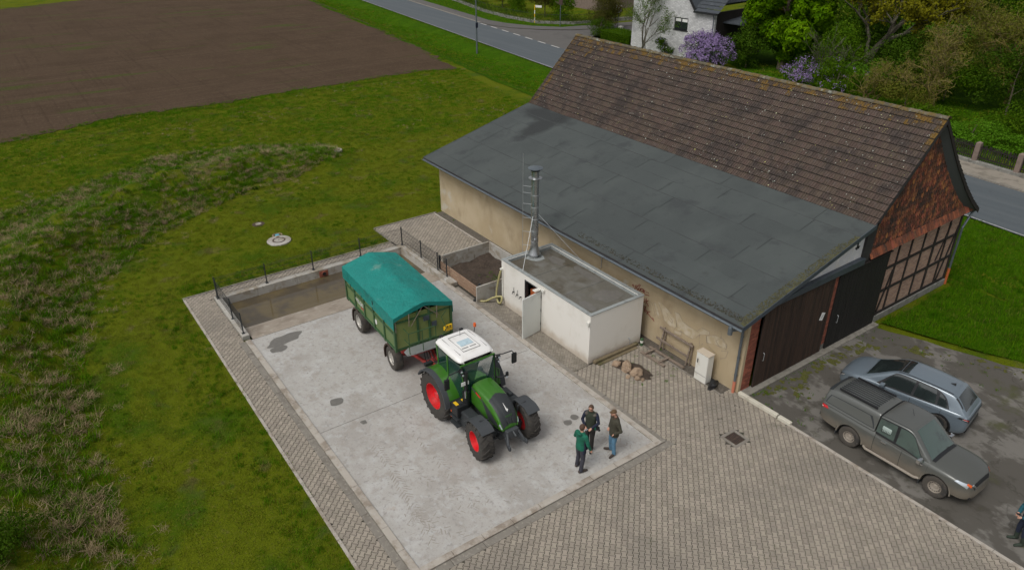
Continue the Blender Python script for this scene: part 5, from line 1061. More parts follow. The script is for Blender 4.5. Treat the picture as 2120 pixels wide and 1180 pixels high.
# wing roof sloping towards the viewer, with rows of tiles
m = MB(); r0 = .0
for k in range(14):
    d0, d1 = -.35+k*.36, -.35+(k+1)*.36+.04; z0, z1 = HE-.02+k*.31, HE-.02+(k+1)*.31-.02; 
    for s in range(18):
        a = 8.6+s*.17; m.add([hp_(a, z0+.03, d0), hp_(a+.085, z0+.075, d0), hp_(a+.17, z0+.03, d0), hp_(a, z1, d1), hp_(a+.085, z1+.045, d1), hp_(a+.17, z1, d1)], [(0,1,4,3), (1,2,5,4)])
m.build('wing_roof', 'slate', hs2, fix=False); hprism([(8.62, HE-.16), (11.5, HE-.16), (11.5, HE-.0), (8.62, HE-.0)], -.45, -.3, 'gutter', 'black')
m = MB(); m.tube([hp_(11.05, HE-.1, -.35), hp_(11.0, HE-.5, -.08), hp_(11.0, 0, -.08)], .05, 8); m.build('downpipe', 'zinc', hs2)
m = MB(); vs_ = [hp_(s, z, d) for s, z, d in ((10.6, 3.9, 1.5), (15.5, 3.9, 1.5), (15.5, 4.3, 6), (10.6, 4.3, 6))]; m.add(vs_+[tuple(Vector(v)+Vector((0, 0, .12))) for v in vs_], [(0,1,2,3), (4,5,6,7), (0,1,5,4), (1,2,6,5), (2,3,7,6), (3,0,4,7)]); m.build('carport_roof', 'slate', hs2)
# distant house glimpsed behind the trees
dh = thing('pink_house', 'reddish brick house with white band glimpsed behind the garden trees', 'house', (-78, 62, 0), world=True)
m = MB(); m.box(-84, -74, 58, 66, -.3, 3.0); m.build('wall', 'sandstone', dh); m = MB(); m.box(-84.1, -73.9, 57.9, 66.1, 3.0, 4.2); m.build('white_band', 'plate', dh); m = MB(); m.prism([(57.4, 4.2), (66.6, 4.2), (62, 8)], -84.4, -73.6, YM); m.build('roof', 'slate', dh); m = MB(); m.box(-73.99, -73.9, 60, 61.6, 1.2, 2.4); m.build('window', 'black', dh)

# ---------------- lofted vehicle bodies ----------------
def crom(P, t):
    i = min(int(t), len(P)-2); i = max(i, 0); f = t-i; a, b, c, d = (P[max(0, min(len(P)-1, i+k))] for k in (-1, 0, 1, 2))
    return .5*((2*b)+(-a+c)*f+(2*a-5*b+4*c-d)*f*f+(-a+3*b-3*c+d)*f**3)
class Loft:
    """stations: list of (x, [(y,z)...]) half profiles from bottom centre to top centre"""
    def __init__(s, st): s.A = np.array([[(x+(p[2] if len(p) > 2 else 0), p[0], p[1]) for p in pr] for x, pr in st], float)
    def S(s, u, v):
        n = s.A.shape[0]; i = max(0, min(int(u), n-2)); rows = [s.A[max(0, min(n-1, i+k))] for k in (-1, 0, 1, 2)]; f = u-i
        R_ = .5*((2*rows[1])+(-rows[0]+rows[2])*f+(2*rows[0]-5*rows[1]+4*rows[2]-rows[3])*f*f+(-rows[0]+3*rows[1]-3*rows[2]+rows[3])*f**3)
        return crom(R_, v)
    def P(s, u, v, off=0., side=1):
        p = s.S(u, v)
        if off:
            e = .02; a = s.S(min(u+e, s.A.shape[0]-1.001), v)-s.S(max(u-e, 0), v); b = s.S(u, min(v+e, s.A.shape[1]-1.001))-s.S(u, max(v-e, 0)); n = np.cross(a, b); l = np.linalg.norm(n)
            if l > 1e-9:
                n = n/l
                if n[1] < -.02 or (abs(n[1]) <= .02 and n[2] < 0): n = -n
                if abs(n[1]) > .02 and n[1] < 0: n = -n
                p = p+n*off
        return Vector((p[0], p[1]*side, p[2]))
    def mesh(s, name, mat, parent, du=5, dv=4, caps=True):
        nu, nv = (s.A.shape[0]-1)*du+1, (s.A.shape[1]-1)*dv+1; m = MB(); o = []
        for i in range(nu):
            u = min(i/du, s.A.shape[0]-1); half = [s.P(u, min(j/dv, s.A.shape[1]-1)) for j in range(nv)]
            o.append(half+[Vector((p.x, -p.y, p.z)) for p in half[-2:0:-1]])
        n = len(o[0]); m.v = [tuple(q) for r in o for q in r]
        m.f = [(i*n+j, i*n+(j+1) % n, (i+1)*n+(j+1) % n, (i+1)*n+j) for i in range(nu-1) for j in range(n)]
        if caps: m.f += [tuple(range(n))[::-1], tuple((nu-1)*n+k for k in range(n))]
        m.tone = [0]*len(m.f); ob = m.build(name, mat, parent, smooth=True); sharp(ob.data, 42); return ob
    def patch(s, name, mat, parent, q, off=.008, side=1, n=10, k=5, thick=True):
        """q: four (u,v) corners"""
        (a, b, c, d) = [np.array(x, float) for x in q]; m = MB(); rows = []
        for i in range(n+1):
            t = i/n; lo, hi = a+(b-a)*t, d+(c-d)*t; rows.append([s.P(*(lo+(hi-lo)*j/k), off, side) for j in range(k+1)])
        m.grid(rows, side > 0); return m.build(name, mat, parent, smooth=True, fix=False)
def cut_arches(ob, cuts):
    """cuts: (x, z, r, y0, y1) cylinders across the body"""
    for x, z, r, y0, y1 in cuts:
        m = MB(); m.tube([(x, y0, z), (x, y1, z)], r, 28); c = m.build('cutter', 'black'); c.parent = ob.parent
        md = ob.modifiers.new('c', 'BOOLEAN'); md.object = c; md.operation = 'DIFFERENCE'; md.solver = 'EXACT'
        bpy.context.view_layer.update(); me = bpy.data.meshes.new_from_object(ob.evaluated_get(bpy.context.evaluated_depsgraph_get())); ob.modifiers.clear(); ob.data = me; me.materials.clear(); me.materials.append(ob_mat(ob)); bpy.data.objects.remove(c)
def ob_mat(ob): return MT[ob['_m']]
def wheel(parent, x, y, r, w, rr, side, tyremat, rimmat, style='holes', steer=0., lugs=0, name='wheel'):
    """tyre with a rim as sub-part; side +1: outer face towards +y"""
    T = Rz(steer) @ Matrix.Rotation(-PI/2*side, 4, 'X')
    h = w/2; m = MB(); m.lathe([(rr, -h*.82), (rr+.02, -h*.92), (rr+(r-rr)*.4, -h), (r-.06*r, -h*.93), (r-.012*r, -h*.75), (r, -h*.4), (r, h*.4), (r-.012*r, h*.75), (r-.06*r, h*.93), (rr+(r-rr)*.4, h), (rr+.02, h*.92), (rr, h*.82)], 36, T, close=True)
    if lugs:
        for k in range(lugs):
            for sd_ in (-1, 1):
                a = 2*PI*(k+(.5 if sd_ > 0 else 0))/lugs; pts = []
                da = 2*PI/lugs*.95; lw = .045*r/.9+.012
                prof = [(r-.055, h*1.02*sd_, 0), (r+.002, h*.96*sd_, .04), (r+.036, h*.55*sd_, .45), (r+.04, -.02*sd_, 1.0)]
                vs = []
                for rad, zz, t in prof:
                    for s2 in (-1, 1):
                        aa = a+da*t*.8+s2*lw/2/r
                        vs.append((rad*math.cos(aa), rad*math.sin(aa), zz)); vs.append(((min(rad, r)-.03)*math.cos(aa), (min(rad, r)-.03)*math.sin(aa), zz*.98))
                f = []
                for q in range(3): o = q*4; f += [(o, o+4, o+6, o+2), (o, o+1, o+5, o+4), (o+2, o+6, o+7, o+3)]
                f += [(0, 2, 3, 1), (12, 13, 15, 14)]; m.add([T @ Vector(v) for v in vs], f)
    else:
        for z_ in (-.45, -.15, .15, .45): m.lathe([(r-.004, h*z_-.006), (r+.003, h*z_-.004), (r+.003, h*z_+.004), (r-.004, h*z_+.006)], 36, T, close=True)
    t = m.build(name, tyremat, parent, smooth=True); sharp(t.data, 35); t.location = (x, y, r+(.02 if lugs else 0))
    m = MB()
    if style == 'deep':
        m.lathe([(rr+.01, -h*.7), (rr+.01, h*.8), (rr+.022, h*.86), (rr-.012, h*.86), (rr-.03, h*.5), (rr*.9, h*.3), (rr*.86, h*.05), (rr*.62, -h*.02), (rr*.5, .05*h), (rr*.36, .08*h), (.001, .1*h)], 36, T)
        m.lathe([(rr*.3, 0), (rr*.3, h*.35), (rr*.26, h*.45), (.001, h*.47)], 20, T)
        for k in range(8): a = k*PI/4; m.lathe([(.022, h*.05), (.022, h*.16)], 6, T @ Tr(rr*.42*math.cos(a), rr*.42*math.sin(a), 0))
    elif style == 'holes':
        m.lathe([(rr+.005, -h*.5), (rr+.005, h*.8), (rr+.014, h*.84), (rr-.012, h*.84), (rr*.88, h*.5), (rr*.8, h*.45), (rr*.72, h*.62), (rr*.5, h*.56), (rr*.38, h*.42), (rr*.3, h*.6), (.001, h*.62)], 32, T)
    else:
        m.lathe([(rr+.005, -h*.5), (rr+.005, h*.8), (rr+.014, h*.86), (rr-.02, h*.86), (rr*.9, h*.5), (.001, h*.45)], 32, T)
    rim = m.build('rim', rimmat, smooth=True); sharp(rim.data, 40); rim.parent = t
    if style == 'holes':
        m = MB()
        for k in range(14): a = k*2*PI/14; m.lathe([(.016*rr/.2, h*.545), (.016*rr/.2, h*.62)], 8, T @ Tr(rr*.77*math.cos(a), rr*.77*math.sin(a), -.0))
        o = m.build('vent_holes', 'black'); o.parent = t
    if style == 'spokes':
        m = MB()
        for k in range(5):
            a = k*2*PI/5
            for s_ in (-.14, .14): m.add([T @ Vector(v) for v in ((.05, -.03, h*.62), (.05, .03, h*.62), (rr*.97*math.cos(s_)+0, rr*.97*math.sin(s_)+.03, h*.82), (rr*.97*math.cos(s_), rr*.97*math.sin(s_)-.03, h*.82))], [(0,1,2,3)]); m.v[-4:] = [tuple(T @ (Rz(a) @ (T.inverted() @ Vector(q)))) for q in m.v[-4:]]
        m.lathe([(.07, h*.55), (.07, h*.7), (.001, h*.72)], 12, T); o = m.build('spokes', 'tgrey'); o.parent = t
    return t
def hbox(m, lf, u, v, off, side, L=.14, w=.028, d=.03):
    p = lf.P(u, v, off, side); m.cbox((p.x, p.y, p.z), (L, d, w), ch=.008)

# ---- grey pickup with canopy: origin between the axles, facing +x ----
pu = thing('pickup_truck', 'dusty grey green double cab pickup with canopy parked beside the paving', 'pickup', (5.45, 1.50, 0), R(.3)); pu.scale = (.955,)*3
def pf_(w, zb, zs, zt, crown=.05, ws=None, lift=0):   # lower body profile
    ws = ws or w; return [(0, zb), (w-.12, zb), (w-.02, zb+.07), (w+.015, (zb+zs)*.5), (w, zs-.10), (w-.03, zs), (w-.11, zt-.012), (w-.32, zt+crown*.5), (w*.3, zt+crown*.95), (0, zt+crown)]
st = [(-2.72, pf_(.78, .62, 1.05, 1.13, .01)), (-2.66, pf_(.86, .52, 1.05, 1.14, .01)), (-2.3, pf_(.89, .42, 1.05, 1.15, .01)), (-1.5, pf_(.90, .40, 1.04, 1.14, .01)), (-.7, pf_(.90, .38, 1.02, 1.12, .01)), (.2, pf_(.90, .36, 1.0, 1.10, .01)), (.95, pf_(.90, .36, 1.0, 1.10, .03)),
      (1.25, pf_(.905, .38, 1.02, 1.10, .06)), (1.7, pf_(.905, .42, 1.03, 1.10, .07)), (2.02, pf_(.865, .42, 1.0, 1.06, .07)), (2.25, pf_(.77, .38, .93, 1.01, .05)), (2.40, pf_(.62, .38, .82, .92, .03)), (2.47, pf_(.46, .42, .72, .80, .0))]
PB = Loft(st); pb = PB.mesh('body', 'pickupbody', pu); pb['_m'] = 'pickupbody'; cut_arches(pb, [(-1.5, .40, .46, -1.1, 1.1), (1.5, .40, .46, -1.1, 1.1)])
m = MB(); m.box(-2.4, 2.1, -.6, .6, .30, .60); m.build('underbody', 'black', pu)
def cabp(w, zb, zt, wt, c=.03): return [(0, zb), (w-.1, zb), (w, zb+.02), (w-(w-wt)*.35, zb+(zt-zb)*.33), (w-(w-wt)*.75, zb+(zt-zb)*.72), (wt, zt-.05), (wt-.06, zt-.008), (wt-.22, zt+c*.4), (wt*.4, zt+c*.9), (0, zt+c)]
st = [(-.70, cabp(.85, .98, 1.72, .74)), (-.62, cabp(.86, .98, 1.77, .75)), (-.1, cabp(.87, .98, 1.80, .75)), (.25, cabp(.87, .98, 1.79, .73)), (.45, cabp(.87, .98, 1.70, .73)), (.75, cabp(.86, .97, 1.44, .76)), (1.08, cabp(.86, .97, 1.16, .80)), (1.2, cabp(.85, .97, 1.07, .82, .0))]
PC_ = Loft(st); pc_ = PC_.mesh('cab', 'pickup', pu)
PC_.patch('windscreen', 'screen', pu, [(3.75, 6.9), (6.3, 6.5), (6.3, 9), (3.75, 9)], .006, 1, 12, 5); PC_.patch('windscreen', 'screen', pu, [(3.75, 6.9), (6.3, 6.5), (6.3, 9), (3.75, 9)], .0061, -1, 12, 5)
for sd_ in (1, -1):
    PC_.patch('window_frame', 'black', pu, [(.28, 2.6), (5.9, 2.4), (4.2, 5.1), (.62, 4.95)], .003, sd_, 14, 6); PC_.patch('rear_side_window', 'screen', pu, [(.35, 2.75), (2.05, 2.65), (2.0, 4.75), (.75, 4.7)], .007, sd_)
    PC_.patch('front_side_window', 'screen', pu, [(2.28, 2.6), (5.75, 2.5), (4.15, 4.9), (2.25, 4.75)], .007, sd_)
    PC_.patch('window_trim', 'black', pu, [(.25, 2.45), (5.85, 2.3), (5.85, 2.6), (.25, 2.75)], .004, sd_, 12, 1)
    PC_.patch('roof_rail_line', 'black', pu, [(.1, 5.9), (3.5, 5.9), (3.5, 6.05), (.1, 6.05)], .004, sd_, 12, 1)
    mc = MB(); 
    for u, v in ((4.4, 4.75), (5.9, 4.75)): hbox(mc, PB, u, v-.45, .02, sd_, .2, .045, .05)
    mc.build('door_handle', 'chrome', pu)
    for u in (4.03, 5.08, 6.55): PB.patch('door_gap', 'black', pu, [(u, 1.6), (u+.018, 1.6), (u+.018, 5.2), (u, 5.2)], .003, sd_, 1, 10)
    m = MB(); p = PC_.P(5.35, 2.2, .02, sd_); m.cbox((p.x+.02, (abs(p.y)+.12)*sd_, p.z+.09), (.14, .24, .18), ch=.05); m.build('mirror', 'chrome', pu); m = MB(); m.bar((p.x+.02, p.y, p.z+.02), (p.x, (abs(p.y)+.06)*sd_, p.z+.05), .04); m.build('mirror_arm', 'black', pu)
    m = MB(); m.tube([(-.95, .86*sd_, .36), (-.85, .93*sd_, .36), (.85, .93*sd_, .36), (.98, .86*sd_, .36)], .045, 8); m.build('side_step', 'steelwheel', pu)
    PB.patch('headlight', 'lens', pu, [(8.75, 4.75), (10.35, 4.35), (10.5, 5.9), (9.0, 5.6)], .006, sd_, 8, 5); PB.patch('turn_signal', 'amber', pu, [(10.1, 5.45), (10.8, 5.2), (10.8, 5.9), (10.1, 6.0)], .009, sd_, 4, 3)
    PB.patch('tail_lamp', 'redlens', pu, [(.25, 4.0), (1.75, 4.6), (1.55, 5.4), (.25, 5.4)], .006, sd_, 6, 5); PB.patch('tail_lamp_lens', 'plate', pu, [(.4, 4.35), (1.1, 4.55), (1.1, 4.75), (.4, 4.55)], .009, sd_, 3, 2)
    PB.patch('chrome_trim', 'chrome', pu, [(10.75, 5.9), (11.9, 5.6), (11.9, 6.1), (10.75, 6.3)], .006, sd_, 5, 2); m = MB(); m.cbox((1.27, .905*sd_, .82), (.08, .012, .035)); m.build('side_marker', 'plate', pu)
    for xw in (-1.5, 1.5): m = MB(); m.box(xw-.5, xw-.475, min(.62*sd_, .9*sd_), max(.62*sd_, .9*sd_), .2, .55); m.build('mud_flap', 'tgrey', pu)
    for i, r_ in enumerate(np.linspace(0, PI, 2)[:1]):
        for xw in (-1.5, 1.5):
            mm_ = MB(); rows = [[(xw+(.455+q)*math.cos(a), (.905-.02*0)*sd_*(1 if q == 0 else .995), .40+(.455+q)*math.sin(a)) for a in np.linspace(-.05, PI+.05, 18)] for q in (0, .045)]; mm_.grid(rows); mm_.build('arch_trim', 'tgrey' if 0 else 'pickupbody', pu, smooth=True)
m = MB()
for k in range(9): y = -.36+k*.09; m.cbox((2.445-.12*abs(y)**2, y, .72), (.05, .022, .16), ch=.005)
m.build('grille_bar', 'chrome', pu); PB.patch('grille', 'black', pu, [(10.9, 6.0), (11.6, 4.9), (11.6, 9), (10.9, 9)], .004, 1, 6, 5); PB.patch('grille', 'black', pu, [(10.9, 6.0), (11.6, 4.9), (11.6, 9), (10.9, 9)], .0041, -1, 6, 5)
m = MB(); m.cbox((2.455, 0, .52), (.02, .46, .1), ch=.004); m.build('number_plate', 'plate', pu); m = MB(); m.cbox((2.36, 0, .44), (.16, 1.2, .1), ch=.03); m.build('lower_bumper', 'black', pu)
m = MB(); m.tube([(1.17, -.1, 1.12), (1.0, -.65, 1.21)], .012, 5); m.tube([(1.17, .5, 1.12), (1.02, .0, 1.22)], .012, 5); m.build('wiper', 'black', pu)
PB.patch('cowl', 'black', pu, [(6.35, 6.6), (7.0, 6.6), (7.0, 9), (6.35, 9)], .012, 1, 4, 8); PB.patch('cowl', 'black', pu, [(6.35, 6.6), (7.0, 6.6), (7.0, 9), (6.35, 9)], .0121, -1, 4, 8)
m = MB(); m.tube([(-.02, .05, 1.795), (-.14, .05, 2.05)], .006, 5); m.build('antenna', 'black', pu); m = MB(); m.cbox((-.55, .0, 1.35), (.5, .8, .6), ch=.05); 
m = MB(); m.tube([(-2.75, 0, .45), (-2.95, 0, .45), (-2.95, 0, .56)], .03, 6); m.build('tow_bar', 'steelwheel', pu); m = MB(); m.box(-2.8, -2.7, -.7, .7, .48, .6); m.build('rear_bumper', 'tgrey', pu, bevel=.02)
# canopy
def canp(w, zt, wt): return [(0, 1.12), (w-.1, 1.12), (w, 1.13), (w-.02, 1.2), (w-(w-wt)*.5, 1.42), (wt+.02, zt-.12), (wt-.05, zt-.02), (wt-.2, zt), (wt*.4, zt+.02), (0, zt+.02)]
st = [(-2.70, canp(.82, 1.60, .62)), (-2.62, canp(.85, 1.68, .66)), (-2.2, canp(.86, 1.74, .68)), (-1.5, canp(.87, 1.77, .69)), (-.85, canp(.87, 1.77, .70)), (-.745, canp(.86, 1.75, .70))]
CA = Loft(st); cnp = CA.mesh('canopy', 'pickup', pu)
for sd_ in (1, -1):
    o = CA.patch('side_panel_recess', 'tgrey', None, [(1.0, 3.1), (4.25, 3.05), (3.75, 4.65), (1.3, 4.55)], .004, sd_); o.parent = cnp; o = CA.patch('side_panel', 'pickup', None, [(1.15, 3.2), (4.1, 3.15), (3.62, 4.55), (1.4, 4.45)], .008, sd_); o.parent = cnp
    m = MB(); m.bar((-2.35, .55*sd_, 1.80), (-.95, .57*sd_, 1.83), .05, .05); o = m.build('roof_bar', 'black'); o.parent = cnp
m = MB()
for k in range(9): y = -.48+k*.12; m.bar((-2.4, y, 1.765), (-1.0, y, 1.805), .045, .02)
o = m.build('roof_rib', 'tgrey'); o.parent = cnp
m = MB()
for k in range(7): y = -.42+k*.14; m.bar((-.6, y, 1.77), (-.05+.1*(k % 2), y, 1.80), .04, .016)
m.build('cab_roof_rib', 'pickup', pu)
for sd_ in (1, -1): o = CA.patch('rear_spoiler', 'tgrey', None, [(.25, 5.7), (1.25, 5.9), (1.1, 9), (.12, 9)], .022+.0001*sd_, sd_, 6, 5); o.parent = cnp
m = MB(); m.cbox((-.722, 0, 1.42), (.03, 1.5, .6), ch=.01); m.build('cab_gap', 'black', pu)
for x in (-1.5, 1.5):
    for sd_ in (1, -1): wheel(pu, x, .775*sd_, .385, .25, .205, sd_, 'dirtyrubber', 'steelwheel', 'holes', R(4) if x > 0 else 0)
MT['crate'] = M('crate plastic behind tinted glass', (.36,.44,.41), rough=.5)
bx = tag(MB().cbox((0, 0, 0), (.30, .1, .28), ch=.03).build('dog_crate', 'crate'), 'white pet carrier behind the rear side window of the pickup', 'pet carrier'); bx.location = (5.45-.36, 1.50-.74, 1.28)
bm_ = MB()
for i in range(6):
    for j in range(4): bm_.cbox((-.14+i*.05, -.053, -.12+j*.045), (.022, .008, .028))
hl_ = bm_.build('vent_slots', 'black'); hl_.parent = bx

# ---- blue grey electric SUV, facing its +x; parked nose to the barn ----
ev = thing('suv', 'blue grey compact SUV with black windows parked behind the pickup', 'car', (3.9, 4.36, 0), R(180+9)); ev.scale = (.955,)*3
def ef(w, zb, zs, zt, crown=.05): return [(0, zb), (w-.14, zb), (w-.02, zb+.06), (w+.01, (zb+zs)*.47), (w-.01, zs-.12), (w-.02, zs-.02), (w-.09, zt), (w-.30, zt+crown*.55), (w*.3, zt+crown*.95), (0, zt+crown)]
st = [(-2.29, ef(.62, .5, .78, .86, .0)), (-2.24, ef(.78, .36, .88, .97, .01)), (-2.0, ef(.88, .26, .96, 1.05, .01)), (-1.4, ef(.925, .22, .98, 1.06, .01)), (-.5, ef(.92, .2, .96, 1.03, .01)), (.4, ef(.92, .2, .94, 1.00, .01)), (.95, ef(.92, .2, .94, 1.0, .03)), (1.35, ef(.92, .22, .92, .98, .07)), (1.75, ef(.89, .24, .86, .92, .09)), (2.05, ef(.80, .25, .76, .82, .08)), (2.24, ef(.62, .28, .62, .68, .05)), (2.30, ef(.45, .36, .52, .57, .0))]
EB = Loft(st); eb = EB.mesh('body', 'suv', ev); eb['_m'] = 'suv'; cut_arches(eb, [(-1.385, .37, .43, -1.1, 1.1), (1.385, .37, .43, -1.1, 1.1)])
m = MB(); m.box(-2.0, 2.0, -.65, .65, .2, .6); m.build('underbody', 'black', ev)
def ec(w, zb, zt, wt, c=.03): return cabp(w, zb, zt, wt, c)
st = [(-2.22, ec(.80, .92, .99, .76, 0)), (-2.12, ec(.82, .92, 1.09, .73)), (-1.86, ec(.84, .92, 1.36, .64)), (-1.66, ec(.86, .93, 1.51, .61)), (-1.35, ec(.87, .94, 1.575, .61)), (-.7, ec(.88, .93, 1.62, .63)), (.1, ec(.88, .93, 1.62, .64)), (.45, ec(.88, .92, 1.53, .66)), (.95, ec(.88, .9, 1.25, .74)), (1.4, ec(.87, .9, 1.02, .80, .0))]
EC = Loft(st); ec_ = EC.mesh('cabin', 'suv', ev)
for sd_ in (1, -1):
    EC.patch('windscreen', 'carglass', ev, [(6.35, 6.6), (8.75, 6.5), (8.75, 9), (6.35, 9)], .005+.0001*sd_, sd_, 12, 6); EC.patch('panorama_roof', 'carglass', ev, [(5.85, 6.6), (6.3, 6.6), (6.3, 9), (5.85, 9)], .005+.0001*sd_, sd_, 3, 6)
    EC.patch('rear_window', 'carglass', ev, [(1.1, 6.4), (2.75, 6.5), (2.75, 9), (1.1, 9)], .006+.0001*sd_, sd_, 6, 6); EC.patch('rear_spoiler', 'suv', ev, [(2.75, 6.0), (3.3, 6.0), (3.3, 9), (2.75, 9)], .02+.0001*sd_, sd_, 4, 6)
    EC.patch('window_surround', 'black', ev, [(3.0, 2.45), (8.0, 2.3), (6.75, 5.25), (4.5, 5.15)], .003, sd_, 16, 6)
    EC.patch('quarter_window', 'carglass', ev, [(3.3, 2.75), (4.25, 2.7), (4.3, 4.5), (4.15, 4.2)], .008, sd_, 4, 4); EC.patch('rear_side_window', 'carglass', ev, [(4.36, 2.65), (5.35, 2.6), (5.3, 4.85), (4.5, 4.75)], .008, sd_); EC.patch('front_side_window', 'carglass', ev, [(5.45, 2.6), (7.6, 2.5), (6.75, 4.9), (5.4, 4.85)], .008, sd_)
    EC.patch('roof_rail', 'black', ev, [(3.4, 5.9), (6.5, 5.9), (6.5, 6.12), (3.4, 6.12)], .03, sd_, 16, 1)
    EC.patch('rear_pillar_trim', 'black', ev, [(1.6, 5.1), (2.9, 5.0), (2.8, 5.9), (1.5, 5.9)], .005, sd_, 4, 3)
    for u in (3.0, 4.15, 5.85): EB.patch('door_gap', 'black', ev, [(u, 1.7), (u+.014, 1.7), (u+.014, 5.3), (u, 5.3)], .003, sd_, 1, 10)
    EB.patch('sill_cladding', 'black', ev, [(3.05, 1.4), (6.6, 1.4), (6.6, 2.25), (3.05, 2.25)], .004, sd_, 12, 2); mc = MB()
    for u in (3.45, 4.6): hbox(mc, EB, u, 4.6, .004, sd_, .2, .03, .015)
    mc.build('door_handle', 'suv', ev); p = EC.P(7.35, 2.5, .02, sd_); m = MB(); m.cbox((p.x, (abs(p.y)+.12)*sd_, p.z+.06), (.16, .2, .13), ch=.045); m.build('mirror', 'suv', ev); m = MB(); m.bar((p.x, p.y, p.z), (p.x, (abs(p.y)+.07)*sd_, p.z+.03), .035); m.build('mirror_arm', 'black', ev)
    EB.patch('headlight', 'black', ev, [(8.85, 4.6), (10.2, 4.2), (10.2, 5.5), (9.0, 5.2)], .006, sd_, 8, 4); EB.patch('daytime_light', 'plate', ev, [(8.95, 4.75), (9.9, 4.4), (9.9, 4.62), (8.95, 4.95)], .009, sd_, 6, 2)
    EB.patch('tail_lamp', 'black', ev, [(.2, 4.7), (2.15, 4.5), (2.0, 5.25), (.2, 5.7)], .006, sd_, 8, 3); EB.patch('tail_lamp_lens', 'redlens', ev, [(.7, 5.1), (1.6, 4.9), (1.6, 5.2), (.7, 5.4)], .009, sd_, 5, 2); EB.patch('tail_lamp_streak', 'plate', ev, [(.9, 5.05), (1.75, 4.85), (1.75, 4.93), (.9, 5.13)], .011, sd_, 5, 1)
    for xw in (-1.385, 1.385):
        mm_ = MB(); mm_.grid([[(xw+(.425+q)*math.cos(a), (.925-(.0 if q == 0 else .01))*sd_, .37+(.425+q)*math.sin(a)) for a in np.linspace(-.25, PI+.25, 20)] for q in (0, .05)]); mm_.build('arch_trim', 'black', ev, smooth=True)
        wheel(ev, xw, .80*sd_, .37, .23, .25, sd_, 'rubber', 'tgrey', 'spokes')
m = MB(); m.cbox((-2.2, 0, .42), (.2, 1.35, .22), ch=.05); m.build('lower_bumper', 'black', ev); m = MB(); m.box(-2.315, -2.29, -.6, .6, .86, .885); m.build('light_strip', 'tgrey', ev); m = MB(); m.lathe([(.055, 0), (.055, .012), (.04, .012)], 16, Tr(-2.3, 0, .8) @ Matrix.Rotation(-PI/2, 4, 'Y')); m.build('badge', 'chrome', ev)
m = MB(); m.add([(-1.45, -.03, 1.6), (-1.25, -.02, 1.6), (-1.25, .02, 1.6), (-1.45, .03, 1.6), (-1.44, 0, 1.70)], [(0,1,4), (1,2,4), (2,3,4), (3,0,4)]); m.build('roof_antenna', 'black', ev)
m = MB(); m.tube([(-2.11, .1, 1.18), (-2.07, -.25, 1.22)], .01, 5); m.build('rear_wiper', 'black', ev)

# ---------------- tractor: origin under the rear axle, facing +x ----------------
tc = thing('tractor', 'green farm tractor with white cab roof and red rims on the concrete pad', 'tractor', (-5.33, -8.68, 0), R(0)); tc.scale = (.96,)*3
for sd_ in (1, -1):
    wheel(tc, 0, .93*sd_, .92, .60, .50, sd_, 'rubber', 'red', 'deep', 0, 19, 'rear_wheel'); wheel(tc, 2.72, .96*sd_, .68, .50, .36, sd_, 'rubber', 'red', 'deep', R(-7), 17, 'front_wheel')
# hood
def hp2(w, zb, zt, wt): return [(0, zb), (w*.8, zb), (w, zb+.06), (w+.02, zb+(zt-zb)*.35), (w, zb+(zt-zb)*.68), (wt+.03, zt-.12), (wt-.03, zt-.03), (wt-.16, zt), (wt*.35, zt+.02), (0, zt+.025)]
st = [(1.42, hp2(.43, 1.15, 1.98, .38)), (1.48, hp2(.44, 1.15, 2.0, .39)), (1.9, hp2(.44, 1.10, 1.96, .39)), (2.3, hp2(.44, 1.05, 1.90, .38)), (2.65, hp2(.43, 1.02, 1.79, .36)), (2.92, hp2(.40, 1.0, 1.62, .33)), (3.08, hp2(.36, .98, 1.40, .29)), (3.16, hp2(.31, .98, 1.2, .24)), (3.18, hp2(.27, 1.0, 1.1, .2))]
HD = Loft(st); HD.mesh('hood', 'tgreen', tc)
for sd_ in (1, -1):
    HD.patch('nose_cover', 'tgrey', tc, [(3.25, 5.9), (7.0, 4.9), (7.0, 9), (2.9, 9)], .009+.0001*sd_, sd_, 14, 8); HD.patch('side_grille', 'tgrey', tc, [(3.6, 2.6), (5.6, 2.6), (5.3, 3.4), (2.2, 4.6)], .008, sd_, 10, 4); HD.patch('side_stripe', 'fender', tc, [(.6, 4.7), (2.6, 4.1), (2.6, 4.45), (.6, 5.2)], .010, sd_, 8, 1); HD.patch('side_badge', 'red', tc, [(1.6, 4.5), (2.3, 4.3), (2.3, 4.75), (1.6, 4.95)], .013, sd_, 3, 2)
    HD.patch('headlight', 'lens', tc, [(5.7, 3.55), (6.85, 3.3), (6.9, 4.4), (6.0, 4.75)], .014, sd_, 5, 4)
m = MB(); q_ = [HD.P(4.15, 9, .03), HD.P(4.85, 8.8, .03), HD.P(5.0, 8.45, .03), HD.P(5.2, 8.9, .03), HD.P(4.95, 8.75, .03, -1)]; m.add(q_+[p-Vector((.0, 0, .02)) for p in q_], [(0, 1, 4), (1, 2, 3), (1, 3, 4), (0, 5, 6, 1), (1, 6, 7, 2), (2, 7, 8, 3), (3, 8, 9, 4), (4, 9, 5, 0)]); m.build('hood_emblem', 'plate', tc)
pa, pb_ = HD.P(5.75, 9, .02), HD.P(5.95, 9, .02); sl = (pb_-pa).normalized(); yv = Vector((0, 1, 0)); nz_ = sl.cross(yv).normalized(); nz_ = nz_ if nz_.z > 0 else -nz_; Tn = Matrix(((yv.x, -sl.x, nz_.x, pa.x), (yv.y, -sl.y, nz_.y, pa.y), (yv.z, -sl.z, nz_.z, pa.z+.004), (0, 0, 0, 1)))
o = text('FENDT', .09, Tn, 'tgreen', 'hood_lettering', tc); 
